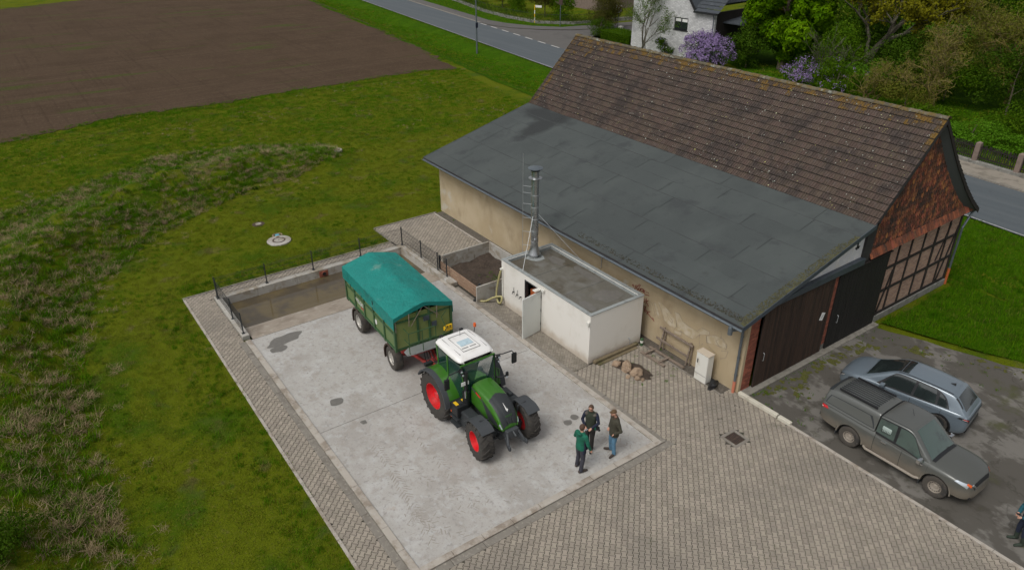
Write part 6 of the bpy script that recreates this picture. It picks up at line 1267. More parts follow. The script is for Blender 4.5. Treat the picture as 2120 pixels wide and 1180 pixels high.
# chassis
m = MB(); m.box(-.5, 3.0, -.26, .26, .62, 1.05); m.box(-.55, .35, -.45, .45, .55, 1.2); m.tube([(0, -.7, .92), (0, .7, .92)], .16, 12); m.build('gearbox', 'tgrey', tc, bevel=.03)
m = MB(); m.tube([(2.72, -.75, .68), (2.72, .75, .68)], .1, 10); m.box(2.45, 2.95, -.3, .3, .5, .8); m.cbox((2.72, -.55, .68), (.3, .3, .34), ch=.05); m.cbox((2.72, .55, .68), (.3, .3, .34), ch=.05); m.tube([(2.9, -.6, .62), (2.95, 0, .62), (2.9, .6, .62)], .03, 8); m.build('front_axle', 'tgrey', tc)
m = MB(); m.cbox((3.2, 0, .88), (.26, .5, .34), ch=.05); 
for sd_ in (1, -1): m.bar((3.2, .22*sd_, .72), (3.55, .34*sd_, .60), .09, .12); m.tube([(3.25, .2*sd_, 1.0), (3.5, .32*sd_, .66)], .045, 8); m.cbox((3.6, .35*sd_, .60), (.14, .08, .16), ch=.03)
m.tube([(3.3, 0, 1.0), (3.5, 0, .9)], .035, 8); m.build('front_linkage', 'galv' if 0 else 'fender', tc)
m = MB(); m.cbox((1.55, -.72, .78), (1.0, .42, .62), ch=.06); m.build('fuel_tank', 'tgrey', tc); m = MB(); m.cbox((1.45, .72, .82), (1.2, .44, .68), ch=.06); m.build('fuel_tank', 'tgrey', tc)
m = MB(); m.cbox((1.25, -.84, 1.08), (.5, .5, .42), ch=.04); m.build('battery_box', 'black', tc)
mb_ = thing  # marker stripes on the box
for k, c_ in enumerate(('yellow', 'tgrey', 'yellow')): m = MB(); m.cbox((1.25, -.98+.16*k, 1.297), (.22, .12, .012), ch=.003); m.build('marker_stripe', c_, tc)
for z in (.45, .75): m = MB(); m.box(1.0, 1.5, -1.12, -.9, z-.02, z+.02); m.build('step', 'tgrey', tc)
m = MB(); m.cbox((1.1, -1.09, .72), (.04, .03, .07)); m.cbox((1.1, -1.09, .95), (.04, .03, .07)); m.build('side_reflector', 'amber', tc)
m = MB(); m.cbox((.95, .98, .95), (.7, .4, .05), ch=.01); m.cbox((.95, 1.02, .6), (.6, .35, .04), ch=.01); m.cbox((.95, 1.04, .35), (.5, .3, .04), ch=.01); m.build('cab_step', 'tgrey', tc)
m = MB(); m.tube([(1.12, .8, 1.1), (1.12, .95, 1.3), (1.12, .95, 1.9), (1.1, .82, 2.0)], .02, 6); m.build('grab_rail', 'tgreen', tc)
m = MB(); m.cbox((1.95, .78, 1.25), (.9, .42, .22), ch=.06); m.cbox((2.0, .8, 1.4), (.2, .14, .14), ch=.03); m.build('front_tank', 'tgrey', tc)
# fenders
def arc_fender(x, y0, y1, r, a0, a1, z, mat, name, t=.04, n=16, flat=0, ztop=None):
    m = MB(); rows = []
    for a in np.linspace(a0, a1, n):
        rows.append((x+r*math.cos(a), z+min(r*math.sin(a), 9 if ztop is None else ztop)))
    ins = [((x+(px_-x)*(1-t/r)), z+(pz-z)*(1-t/r)) for px_, pz in rows]
    m.grid([[(px_, y0, pz) for px_, pz in rows], [(px_, y1, pz) for px_, pz in rows]]); m.grid([[(px_, y0, pz) for px_, pz in ins], [(px_, y1, pz) for px_, pz in ins]])
    for y in (y0, y1): m.grid([[(px_, y, pz) for px_, pz in rows], [(px_, y, pz) for px_, pz in ins]])
    for e in (0, -1): m.add([(rows[e][0], y0, rows[e][1]), (rows[e][0], y1, rows[e][1]), (ins[e][0], y1, ins[e][1]), (ins[e][0], y0, ins[e][1])], [(0,1,2,3)])
    o = m.build(name, mat, tc, smooth=True); sharp(o.data, 35); return o
for sd_ in (1, -1):
    arc_fender(0, .55*sd_, 1.08*sd_, 1.06, R(12), R(150), .94, 'tgreen', 'rear_fender', .05); arc_fender(0, 1.08*sd_, 1.28*sd_, 1.06, R(5), R(152), .935, 'fender', 'fender_edge', .06)
    m = MB(); m.prism([(.95, 1.0), (.6, 2.0), (-.3, 2.02), (-.75, 1.6), (-.6, 1.0)], .52, .60, Matrix(((1,0,0,0),(0,0,sd_,0),(0,1,0,0),(0,0,0,1)))); m.build('inner_fender', 'tgreen', tc)
    f = arc_fender(2.72, .70*sd_, 1.20*sd_, .78, R(48), R(142), .71, 'fender', 'front_fender', .03, ztop=.74)
    m = MB(); m.tube([(2.72, .55*sd_, .9), (2.72, .62*sd_, 1.4), (2.72, .95*sd_, 1.46)], .03, 6); m.build('fender_bracket', 'tgrey', tc)
    m = MB(); m.cbox((-.72, .92*sd_, 1.86), (.16, .34, .14), ch=.03); m.build('rear_lamp', 'black', tc)
# cab
CX0, CX1, CWB, CWT, CZ0, CZ1 = -.42, 1.36, .66, .70, 1.30, 2.74
cf = MB(); pil = [((CX0+.04, CWB, 1.75), (CX0-.05, CWT-.05, CZ1)), ((.42, CWB+.08, 1.05), (.36, CWT+.02, CZ1)), ((CX1+.02, CWB-.05, 1.1), (CX1-.16, CWT-.03, CZ1))]
for sd_ in (1, -1):
    for (x, y, z), (x2, y2, z2) in pil: cf.bar((x, y*sd_, z), (x2, y2*sd_, z2), .075, .07)
    cf.bar((CX0+.04, CWB*sd_, 1.78), (.42, (CWB+.06)*sd_, 1.45), .06); cf.bar((.42, (CWB+.06)*sd_, 1.1), (CX1, (CWB-.05)*sd_, 1.1), .08)
cf.bar((CX0+.04, -CWB, 1.78), (CX0+.04, CWB, 1.78), .07); cf.bar((CX1-.14, -CWT, CZ1-.01), (CX1-.14, CWT, CZ1-.01), .05); cf.bar((CX0-.05, -CWT, CZ1-.03), (CX0-.05, CWT, CZ1-.03), .05)
cfo = cf.build('cab_frame', 'tgreen', tc, bevel=.01)
bk = MB()
for sd_ in (1, -1): bk.bar((CX1+.03, (CWB-.045)*sd_, 1.12), (CX1-.14, (CWT-.02)*sd_, CZ1-.02), .04, .075); bk.bar((CX0, (CWB+.02)*sd_, 1.8), (.36, (CWB+.10)*sd_, 1.8), .012)
bk.build('window_seal', 'black', tc)
def pane(pts, name='glass_pane', t=.008):
    m = MB(); P_ = [Vector(p) for p in pts]; n = (P_[1]-P_[0]).cross(P_[2]-P_[0]).normalized()*t; k = len(P_); m.add(P_+[p+n for p in P_], [tuple(range(k))[::-1], tuple(range(k, 2*k))]+[(i, (i+1) % k, k+(i+1) % k, k+i) for i in range(k)]); return m.build(name, 'glass', tc)
for sd_ in (1, -1):
    pane([(.45, (CWB+.07)*sd_, 1.12), (CX1, (CWB-.05)*sd_, 1.12), (CX1-.17, (CWT-.03)*sd_, CZ1-.04), (.39, (CWT+.02)*sd_, CZ1-.04)]); pane([(CX0+.06, (CWB+.01)*sd_, 1.8), (.40, (CWB+.07)*sd_, 1.5), (.36, (CWT+.02)*sd_, CZ1-.04), (CX0-.03, (CWT-.04)*sd_, CZ1-.04)])
pane([(CX1+.04, -CWB+.08, 1.15), (CX1+.1, 0, 1.15), (CX1+.04, CWB-.08, 1.15), (CX1-.12, CWT-.06, CZ1-.04), (CX1-.06, 0, CZ1-.03), (CX1-.12, -CWT+.06, CZ1-.04)], 'windscreen'); pane([(CX0+.02, CWB-.04, 1.8), (CX0+.02, -CWB+.04, 1.8), (CX0-.07, -CWT+.08, CZ1-.04), (CX0-.07, CWT-.08, CZ1-.04)], 'rear_window')
m = MB(); m.box(CX0+.1, CX1-.05, -.6, .6, 1.0, 1.1); m.build('cab_floor', 'black', tc)
st_ = MB(); st_.cbox((.25, 0, 1.55), (.5, .52, .16), ch=.05); st_.cbox((-.02, 0, 1.95), (.16, .5, .7), ch=.06); st_.cbox((.25, 0, 1.3), (.36, .36, .4), ch=.03); st_.cbox((.3, -.36, 1.72), (.42, .12, .1), ch=.03); st_.build('driver_seat', 'tgrey', tc)
m = MB(); m.tube([(.86, .19*math.cos(a), 1.86+.05*math.cos(a)*0+.19*math.sin(a)*.45) if 0 else (.86-.1*math.sin(a), .19*math.cos(a), 1.82+.13*math.sin(a)) for a in np.linspace(0, 2*PI, 20)], .018, 6, False); m.tube([(1.05, 0, 1.2), (.86, 0, 1.82)], .05, 8); m.cbox((.86, 0, 1.82), (.04, .3, .04)); m.build('steering_wheel', 'black', tc)
m = MB(); m.cbox((1.05, 0, 1.5), (.2, .4, .6), ch=.05); m.build('dashboard', 'black', tc); m = MB(); m.cbox((.7, -.45, 2.1), (.05, .22, .3), ch=.02); m.build('terminal', 'black', tc); m = MB(); m.cbox((.75, -.1, 2.45), (.22, .16, .02)); m.build('cab_label', 'brightleaf' if 0 else 'tgreen', tc)
# roof
def rp(w, z0, z1): return [(0, z0), (w-.16, z0), (w-.03, z0+.03), (w, z0+.09), (w-.03, z1-.06), (w-.12, z1-.01), (w-.28, z1+.005), (w*.35, z1+.012), (0, z1+.014)]
st = [(-.52, rp(.60, CZ1+.04, 2.84)), (-.49, rp(.67, CZ1+.01, 2.90)), (-.38, rp(.73, CZ1, 2.95)), (.3, rp(.76, CZ1, 2.99)), (.85, rp(.75, CZ1, 2.97)), (1.08, rp(.71, CZ1, 2.92)), (1.18, rp(.64, CZ1+.01, 2.86)), (1.21, rp(.56, CZ1+.04, 2.80))]
RF = Loft(st); rfo = RF.mesh('cab_roof', 'roofwhite', tc)
m = MB(); m.cbox((.38, 0, 3.015), (.34, .5, .02), ch=.008); m.lathe([(.1, 0), (.09, .02), (.001, .028)], 16, Tr(.38, 0, 3.02)); o = m.build('roof_hatch', 'lightblue'); o.parent = rfo
m = MB()
for sd_ in (1, -1): m.bar((-.3, .54*sd_, 2.98), (.95, .54*sd_, 2.98), .014, .02); m.bar((-.2, .35*sd_, 3.0), (.85, .35*sd_, 3.0), .012, .02)
m.bar((.85, -.35, 3.0), (.85, .35, 3.0), .012, .02); m.bar((-.2, -.35, 2.998), (-.2, .35, 2.998), .012, .02); m.bar((.68, -.3, 3.005), (.68, -.05, 3.005), .04, .014); m.bar((.68, .02, 3.005), (.68, .27, 3.005), .04, .014); o = m.build('roof_seam', 'roofline'); o.parent = rfo
m = MB(); m.cbox((-.55, -.42, 2.93), (.1, .14, .08), ch=.02); m.cbox((-.55, .42, 2.93), (.1, .14, .08), ch=.02); m.tube([(-.1, .1, 3.0), (-.1, .1, 3.28)], .008, 5); m.build('rear_work_light', 'black', tc)
m = MB(); m.tube([(-.3, .82, 2.8), (-.3, .86, 3.02)], .015, 6); m.build('beacon_stalk', 'black', tc); m = MB(); m.lathe([(.055, 3.03), (.055, 3.12), (.045, 3.17), (.001, 3.18)], 14, Tr(-.3, .86, 0)); m.build('beacon', 'amber', tc)
# exhaust, mirrors, lights, plate
m = MB(); m.tube([(1.36, -.62, 1.1), (1.36, -.62, 1.75)], .13, 14); m.tube([(1.36, -.62, 1.7), (1.38, -.62, 2.3), (1.36, -.6, 2.55)], .075, 12); m.build('exhaust', 'black', tc); m = MB(); m.tube([(1.47, -.70, 1.55), (1.47, -.70, 1.85)], .035, 8); m.build('exhaust_shield', 'chrome', tc)
m = MB(); m.cbox((1.42, -.68, 2.13), (.02, .30, .15), ch=.004); m.build('number_plate', 'plate', tc)
for sd_ in (1, -1):
    m = MB(); m.tube([(1.2, .68*sd_, 2.65), (1.4, .95*sd_, 2.72), (1.42, 1.3*sd_, 2.72), (1.42, 1.38*sd_, 2.6)], .02, 6); m.build('mirror_arm', 'black', tc); m = MB(); m.cbox((1.42, 1.40*sd_, 2.38), (.08, .2, .42), ch=.03); m.build('mirror', 'black', tc)
    m = MB(); m.cbox((1.33, .78*sd_, 2.62), (.12, .14, .12), ch=.03); m.cbox((1.36, .74*sd_, 2.48), (.1, .11, .1), ch=.03); m.build('work_light_housing', 'black', tc)
    m = MB(); m.lathe([(.045, 0), (.045, .02), (.001, .025)], 12, Tr(1.395, .78*sd_, 2.62) @ Matrix.Rotation(PI/2, 4, 'Y')); m.lathe([(.04, 0), (.04, .02), (.001, .025)], 12, Tr(1.41, .74*sd_, 2.48) @ Matrix.Rotation(PI/2, 4, 'Y')); m.build('work_light', 'lens', tc)
m = MB(); m.tube([(1.25, .66, 1.75), (1.4, .85, 1.75), (1.45, 1.02, 1.78)], .035, 6); m.cbox((1.48, 1.05, 1.86), (.08, .1, .16), ch=.02); m.build('camera_arm', 'black', tc); m = MB(); m.lathe([(.04, 0), (.04, .03), (.001, .03)], 10, Tr(1.5, 1.02, 1.75) @ Matrix.Rotation(PI/2, 4, 'Y')); m.build('front_camera', 'lens', tc)
m = MB(); m.bar((-.5, -.2, .6), (-1.0, -.3, .55), .08); m.bar((-.5, .2, .6), (-1.0, .3, .55), .08); m.tube([(-.5, 0, .7), (-.95, 0, .6)], .05, 8); m.cbox((-.6, 0, 1.4), (.2, .6, .35), ch=.03); m.build('rear_linkage', 'tgrey', tc)
m = MB(); m.cbox((-.6, -.25, 1.95), (.12, .3, .14), ch=.02); m.build('valve_block', 'redframe', tc)

# ---------------- trailer: local frame with +x towards the tractor ----------------
tl = thing('trailer', 'green two axle tipping trailer under a turquoise green tarpaulin', 'trailer', (-10.4, -8.52, 0), R(-2.6))
TX0, TX1, TWH, TZ0, TZ1 = -2.47, 2.40, 1.15, 1.24, 2.66
m = MB(); m.box(TX0, TX1, -TWH, TWH, TZ0, TZ0+.12); m.build('floor', 'ribgreen', tl)
for sd_ in (1, -1):
    sp = MB().box(TX0+.05, TX1-.05, min(TWH*sd_, (TWH-.04)*sd_), max(TWH*sd_, (TWH-.04)*sd_), TZ0+.12, TZ1).build('side_wall', 'panel', tl)
    for k in range(6): x = TX0+.04+k*(TX1-TX0-.08)/5; m = MB(); m.box(x-.045, x+.045, min(TWH*sd_, (TWH+.05)*sd_), max(TWH*sd_, (TWH+.05)*sd_), TZ0-.02, TZ1); m.build('stanchion', 'ribgreen', tl, bevel=.006)
    for z in (TZ0+.05, TZ0+.72, TZ1-.04):
        for k in range(5): x0, x1 = TX0+.085+k*(TX1-TX0-.08)/5, TX0-.005+(k+1)*(TX1-TX0-.08)/5; m = MB(); m.box(x0, x1, min(TWH*sd_, (TWH+.035)*sd_), max(TWH*sd_, (TWH+.035)*sd_), z-.04, z+.04); m.build('side_rail', 'ribgreen', tl)
sw = Matrix(((1,0,0,0),(0,0,1,-TWH-.008),(0,1,0,0),(0,0,0,1)))
text('WELGER', .24, Tr(-1.05, -TWH-.012, 1.70) @ Matrix.Rotation(PI/2, 4, 'X'), 'plate', 'side_lettering', tl, .002); MB().box(-.95, -.58, -TWH-.014, -TWH-.004, 1.50, 1.56).build('red_underline', 'redlens', tl)
m = MB(); m.lathe([(.11, 0), (.11, .006)], 18, Tr(.55, -TWH-.001, 1.62) @ Matrix.Rotation(PI/2, 4, 'X')); m.build('round_sticker', 'plate', tl)
m = MB(); m.box(TX1-.05, TX1, -TWH+.04, TWH-.04, TZ0+.12, TZ1+.02); m.build('front_wall', 'frontpanel', tl); m = MB(); m.box(TX0, TX0+.05, -TWH+.04, TWH-.04, TZ0+.12, TZ1+.02); m.build('tailgate', 'panel', tl)
for y in (-1.17, -.24, .24, 1.17): m = MB(); m.box(TX1, TX1+.05, y-.04, y+.04, TZ0, TZ1+.15 if abs(y) < 1 else TZ1); m.build('front_post', 'ribgreen', tl, bevel=.006)
m = MB(); m.box(TX1, TX1+.045, -1.12, 1.12, TZ1-.22, TZ1-.16); m.build('front_rail', 'ribgreen', tl)
# platform, railing
m = MB(); m.box(TX1+.06, TX1+.55, -.72, 1.05, TZ0+.02, TZ0+.06); m.prism([(TX1+.06, -.72), (TX1+.55, -.72), (TX1+.5, -.95), (TX1+.2, -.95)], TZ0+.02, TZ0+.06); m.build('front_platform', 'galv', tl)
m = MB(); 
for y in (-.85, -.3, .25): m.tube([(TX1+.5, y, TZ0+.05), (TX1+.5, y, TZ0+.95)], .018, 6)
for z in (.5, .95): m.tube([(TX1+.08, -.85, TZ0+z), (TX1+.5, -.85, TZ0+z), (TX1+.5, .25, TZ0+z)], .018, 6)
m.tube([(TX1+.08, .72, TZ0+.1), (TX1+.3, .80, TZ0+.55), (TX1+.08, .72, TZ0+.95), (TX1+.3, .8, TZ0+1.3)], .016, 6); m.build('platform_railing', 'ribgreen', tl)
m = MB()
for y in (-.6, .55): m.tube([(TX1+.09, y, TZ1+.1), (TX1+.09, y-.02, TZ1-.42)], .018, 5)
m.tube([(TX1+.06, 0, TZ1+.25), (TX1+.10, -.55, TZ1-.45)], .014, 5); m.tube([(TX1+.06, 0, TZ1+.25), (TX1+.10, .6, TZ1-.3)], .014, 5); m.tube([(TX1+.05, -1.14, TZ1+.05), (TX1+.05, -1.14, TZ1-.55)], .016, 5); m.build('tarp_strap', 'wood', tl)
m = MB(); m.box(TX1+.055, TX1+.075, -.02, .22, TZ1-.42, TZ1-.22); m.box(TX1+.055, TX1+.075, .32, .52, TZ1-.78, TZ1-.55); m.build('info_plate', 'sheet_metal', tl)
m = MB(); m.cbox((TX1+.14, .95, TZ0+.42), (.14, .34, .16), Matrix.Identity(4), ch=.02); m.cbox((TX1+.2, .95, TZ0+.54), (.06, .3, .14), ch=.02); m.build('wheel_chock', 'yellow', tl); m = MB(); m.cbox((TX1+.235, .89, TZ0+.54), (.01, .03, .1)); m.cbox((TX1+.235, 1.0, TZ0+.54), (.01, .03, .1)); m.build('chock_slot', 'black', tl)
# tarp
tp = MB(); rows = []; ys_ = np.linspace(-1.22, 1.22, 19)
for i, x in enumerate(np.linspace(TX0-.06, TX1+.08, 60)):
    row = [(x, -1.235, TZ1-.44+.02*mn.noise((x*2, 0, 1)))]; row.append((x, -1.23, TZ1-.2))
    for y in ys_: row.append((x, y, TZ1+.06+.34*(1-(abs(y)/1.22)**1.15)-.02*abs(math.sin((x-TX0)*PI/1.22))*(1-abs(y)/1.3)*2+.02*mn.noise((x*1.3, y*1.6, 2))+.018*abs(mn.noise((x*2.2+y, y*2.4-x, 6)))))
    row += [(x, 1.23, TZ1-.2), (x, 1.235, TZ1-.42+.02*mn.noise((x*2, 3, 1)))]; rows.append(row)
tp.grid(rows)
tpo = tp.build('tarpaulin', 'tarp', tl, smooth=True); sharp(tpo.data, 40)
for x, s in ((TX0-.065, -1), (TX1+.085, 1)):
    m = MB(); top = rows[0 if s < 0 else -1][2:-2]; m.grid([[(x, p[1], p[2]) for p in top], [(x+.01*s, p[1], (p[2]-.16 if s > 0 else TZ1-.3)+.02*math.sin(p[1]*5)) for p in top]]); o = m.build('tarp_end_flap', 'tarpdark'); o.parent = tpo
m = MB(); rows2 = [[(p[0], p[1], p[2]+.006) for p in r[10:13]] for r in rows]; m.grid(rows2); 
m = MB(); m.add([(rows[14][9][0]-.02, rows[14][9][1], rows[14][9][2]+.01), (rows[29][9][0], rows[29][9][1], rows[29][9][2]+.01)], [])
for i in range(4): m.tube([(TX0+.8+i*1.1, -1.24, TZ1-.38), (TX0+.8+i*1.1, -1.25, TZ1-.5)], .012, 5)
m.tube([(.6, -1.245, TZ1-.05), (.62, -1.25, TZ1-.22)], .012, 5); o = m.build('tarp_hook', 'black'); o.parent = tpo
# chassis
m = MB(); m.box(TX0+.2, TX1-.1, -.5, -.38, .92, TZ0-.01); m.box(TX0+.2, TX1-.1, .38, .5, .92, TZ0-.01); 
for x in (-1.6, -.4, .8, 1.7): m.box(x-.05, x+.05, -.95, .95, .98, TZ0-.012)
m.build('chassis', 'redframe', tl, bevel=.01)
m = MB(); m.tube([(-1.62, -.8, .5), (-1.62, .8, .5)], .06, 8); m.tube([(1.62, -.8, .5), (1.62, .8, .5)], .06, 8); m.box(-1.9, -1.3, -.45, .45, .55, .9); m.lathe([(.5, .86), (.5, .92)], 24, Tr(1.62, 0, 0)); m.box(1.2, 2.1, -.45, .45, .6, .84); m.build('axle', 'redframe', tl)
m = MB(); m.bar((2.0, -.42, .74), (2.9, -.2, .68), .1, .12); m.bar((2.0, .42, .74), (2.9, .2, .68), .1, .12); m.bar((2.85, -.22, .68), (2.85, .22, .68), .1, .12); m.bar((2.85, 0, .68), (3.6, 0, .62), .12, .12); m.bar((2.3, -.95, TZ0-.1), (2.45, 1.05, TZ0-.1), .12, .16); m.bar((2.5, .1, .9), (3.3, -.05, .74), .06, .06); m.build('drawbar', 'redframe', tl, bevel=.01)
m = MB()
for k in range(4): m.tube(cr([(2.5, .1*k-.1, .95), (2.9, .1*k-.2, .75+.05*k), (3.3, .05*k-.1, .9), (3.8, .06*k-.1, 1.25)]), .014, 5)
m.build('hydraulic_hose', 'black', tl)
m = MB(); m.box(TX0-.3, TX0-.02, -.9, -.8, .98, 1.06); m.box(TX0-.32, TX0-.28, -1.05, -.75, .94, 1.1); m.box(TX0-.1, TX0-.02, -1.0, 1.0, .95, 1.05); m.build('rear_lamp_bar', 'rust', tl)
for x in (-1.62, 1.62):
    for sd_ in (1, -1):
        wheel(tl, x, .93*sd_, .50, .38, .285, sd_, 'dirtyrubber', 'silver', 'holes', 0 if x < 0 else R(-3))
        m = MB(); rws = [[(x+.60*math.cos(a), y*sd_, .52+.60*math.sin(a)) for a in np.linspace(R(75), R(205), 12)] for y in (.72, 1.14)]; m.grid(rws); m.grid([[(p[0], 1.14*sd_, p[2]) for p in rws[0]], [(x+(p[0]-x)*.9, 1.14*sd_, .52+(p[2]-.52)*.9) for p in rws[0]]]); m.build('mudguard', 'rust', tl, smooth=True)

# ---------------- people ----------------
def ell(m, c, r, n=14, k=9, T=None):
    prof = [(max(.001, math.sin(PI*i/k)), -math.cos(PI*i/k)) for i in range(k+1)]; c = Vector(c); b = len(m.v); m.lathe(prof, n)
    for i in range(b, len(m.v)): v = Vector((m.v[i][0]*r[0], m.v[i][1]*r[1], m.v[i][2]*r[2])); m.v[i] = tuple(c+(T @ v if T else v))
def eloft(m, secs, n=20):
    """closed loft of ellipses: (x, y, z, rx, ry)"""
    o = len(m.v); vs = [(x+rx*math.cos(2*PI*k/n), y+ry*math.sin(2*PI*k/n), z) for x, y, z, rx, ry in secs for k in range(n)]; q = len(secs)
    m.add(vs, [(i*n+k, i*n+(k+1) % n, (i+1)*n+(k+1) % n, (i+1)*n+k) for i in range(q-1) for k in range(n)]+[tuple(range(n))[::-1], tuple((q-1)*n+k for k in range(n))])
def fuse(name, m, mat, parent, vox=.011, sm=4):
    o = m.build(name, mat); md = o.modifiers.new('r', 'REMESH'); md.mode = 'VOXEL'; md.voxel_size = vox; md.use_smooth_shade = True; s2 = o.modifiers.new('s', 'SMOOTH'); s2.iterations = sm; s2.factor = .5
    bpy.context.view_layer.update(); nm = bpy.data.meshes.new_from_object(o.evaluated_get(bpy.context.evaluated_depsgraph_get())); o.modifiers.clear(); o.data = nm; nm.name = name; nm.materials.clear(); nm.materials.append(MT[mat]); nm.polygons.foreach_set('use_smooth', [True]*len(nm.polygons)); o.parent = parent; return o
def limb(m, pts, rs, n=12): m.tube(pts, rs, n); [ell(m, p, (r*.99,)*3, 10, 6) for p, r in zip(pts, rs)]
def person(label, loc, rz, elb, hnd, feet, jacket='olive', sleeve=None, trouser='trouser', shoe='shoe', hair='hair', k=1.0, jl=.80, bulk=1.0, headtilt=0., boots=False, cap=None, vest=False, hidehands=False):
    t = thing('person', label, 'person', loc, rz); t.scale = (k, k, k); V3 = Vector; (fl, fr) = feet; ank, toe, knee = {}, {}, {}
    for s, f in ((1, fl), (-1, fr)): ank[s] = V3((f[0], f[1], .085)); d = V3((math.cos(f[2]), math.sin(f[2]), 0)); toe[s] = (ank[s]*V3((1, 1, 0)) if 0 else V3((f[0], f[1], 0)))+d*.19+V3((0, 0, .03)); knee[s] = V3((f[0]*.5+.04, .048*s+f[1]*.5, .49))
    hx = .02+headtilt; sh = lambda s: V3((0, .185*s, 1.40)); hip = lambda s: V3((0, .09*s, .88))
    B = MB(); eloft(B, [(0,0,.86,.09,.14), (0,0,.98,.095,.14), (0,0,1.12,.09,.13), (0,0,1.28,.105,.15), (0,0,1.40,.09,.16), (0,0,1.455,.06,.09), (.005,0,1.50,.05,.052), (hx*.6,0,1.56,.05,.05)])
    ell(B, (hx, 0, 1.645), (.092, .074, .115)); ell(B, (hx+.03, 0, 1.60), (.062, .055, .065)); ell(B, (hx+.098, 0, 1.635), (.018, .014, .024)); ell(B, (hx-.005, .076, 1.64), (.018, .012, .032)); ell(B, (hx-.005, -.076, 1.64), (.018, .012, .032))
    for s in (1, -1):
        e, h = V3(elb[s]), V3(hnd[s]); limb(B, [sh(s), e, h], [.048, .038, .026]); limb(B, [hip(s), knee[s], ank[s]], [.08, .052, .038]); limb(B, [ank[s], toe[s]], [.034, .026])
        d = (h-e).normalized(); sd_ = d.cross(V3((0, 0, 1))); sd_ = sd_.normalized() if sd_.length > .3 else V3((0, 1, 0))*s; up_ = sd_.cross(d).normalized(); pc = h+d*.05; limb(B, [h, pc+sd_*.012], [.024, .024]); limb(B, [h, pc-sd_*.014], [.022, .022])
        for of, ln in ((-.033, .058), (-.012, .075), (.011, .080), (.033, .068)): p1_ = pc+sd_*of+d*.01; p2_ = p1_+d*ln*.5-up_*.008; p3_ = p2_+d*ln*.3-up_*.028; B.tube([p1_, p2_, p3_], [.0105, .0100, .0085], 7)
        p1_ = h+d*.02-sd_*.022*s; B.tube([p1_, p1_+d*.035-sd_*.026*s, p1_+d*.065-sd_*.022*s-up_*.01], [.013, .012, .010], 7)
    fuse('body', B, 'skin', t, .0085, 3)
    m = MB(); eloft(m, [(0,0,.80,.115,.165), (0,0,.90,.125,.175), (0,0,1.0,.115,.165)])
    for s in (1, -1):
        top = .33 if boots else .075; kn, a = knee[s], ank[s]; f = (.49-top)/(.49-.085); lo = kn+(a-kn)*f; limb(m, [V3((0, .085*s, .84)), (V3((0, .085*s, .84))+kn)/2, kn, (kn+lo)/2, lo], [.102, .092, .075, .068, .066])
    fuse('trousers', m, trouser, t, .012, 3)
    m = MB(); bw = bulk; eloft(m, [(0,0,jl,.135*bw,.185*bw), (0,0,.95,.14*bw,.185*bw), (0,0,1.12,.13*bw,.175*bw), (0,0,1.28,.14*bw,.19*bw), (0,0,1.39,.12*bw,.20), (0,0,1.45,.085,.13), (.005,0,1.495,.07,.078)])
    arm = lambda q, s, ex=0.: limb(q, [sh(s)+V3((0, -.01*s, -.015)), (sh(s)+V3(elb[s]))/2, V3(elb[s]), V3(elb[s])+(V3(hnd[s])-V3(elb[s]))*.9], [.075+ex, .066+ex, .058+ex, .046+ex])
    if not vest:
        for s in (1, -1): arm(m, s)
    fuse('vest' if vest else 'jacket', m, jacket, t, .012, 3)
    if vest:
        for s in (1, -1): m = MB(); arm(m, s, -.004); fuse('sleeve', m, sleeve, t, .012, 2)
    elif sleeve:
        for s in (1, -1): m = MB(); limb(m, [sh(s)+V3((0, .01*s, -.03)), (sh(s)+V3(elb[s]))/2, V3(elb[s]), V3(elb[s])+(V3(hnd[s])-V3(elb[s]))*.9], [.074, .071, .064, .052]); fuse('sleeve', m, sleeve, t, .012, 2)
    bm = bmesh.new(); bmesh.ops.create_icosphere(bm, subdivisions=3, radius=1)
    for v in bm.verts: v.co = Vector((v.co.x*.103, v.co.y*.086, v.co.z*.113))
    bmesh.ops.bisect_plane(bm, geom=bm.verts[:]+bm.edges[:]+bm.faces[:], plane_co=(.045, 0, .03) if not cap else (0, 0, .025), plane_no=(-.8, 0, .6) if not cap else (-.15, 0, 1), clear_inner=True)
    me = bpy.data.meshes.new('hair'); bm.to_mesh(me); bm.free(); me.materials.append(MT[cap or hair]); me.polygons.foreach_set('use_smooth', [True]*len(me.polygons)); o = obj('cap' if cap else 'hair', me, t, (hx-.006, 0, 1.655), (0, headtilt*2, 0)); sm = o.modifiers.new('t', 'SOLIDIFY'); sm.thickness = .014
    if cap: m = MB(); ell(m, (hx+.088, 0, 1.682), (.055, .065, .012), 14, 6); m.build('cap_peak', cap, t, smooth=True); m = MB(); m.lathe([(.078, 0), (.080, .09), (.001, .09)], 14, Tr(hx-.02, 0, 1.565)); m.build('back_hair', hair, t) if 0 else None
    m = MB(); ell(m, (hx+.086, .03, 1.655), (.007, .013, .007), 8, 5); ell(m, (hx+.086, -.03, 1.655), (.007, .013, .007), 8, 5); ell(m, (hx+.090, 0, 1.588), (.006, .022, .005), 8, 5); m.build('eyes_and_mouth', 'hair', t)
    for s in (1, -1):
        a, q = ank[s], toe[s]; d = (q-a)*V3((1, 1, 0)); d.normalize(); m = MB(); pa_ = V3((a.x, a.y, .052)); limb(m, [pa_-d*.045, pa_+d*.05, V3((q.x, q.y, .042))+d*.015], [.048, .050, .040]); ell(m, pa_+V3((0, 0, .045)), (.055, .052, .05))
        if boots: limb(m, [V3((a.x, a.y, .08)), V3((a.x*.9, a.y, .36))], [.056, .078])
        o = fuse('boot' if boots else 'shoe', m, shoe, t, .011, 2)
    return t
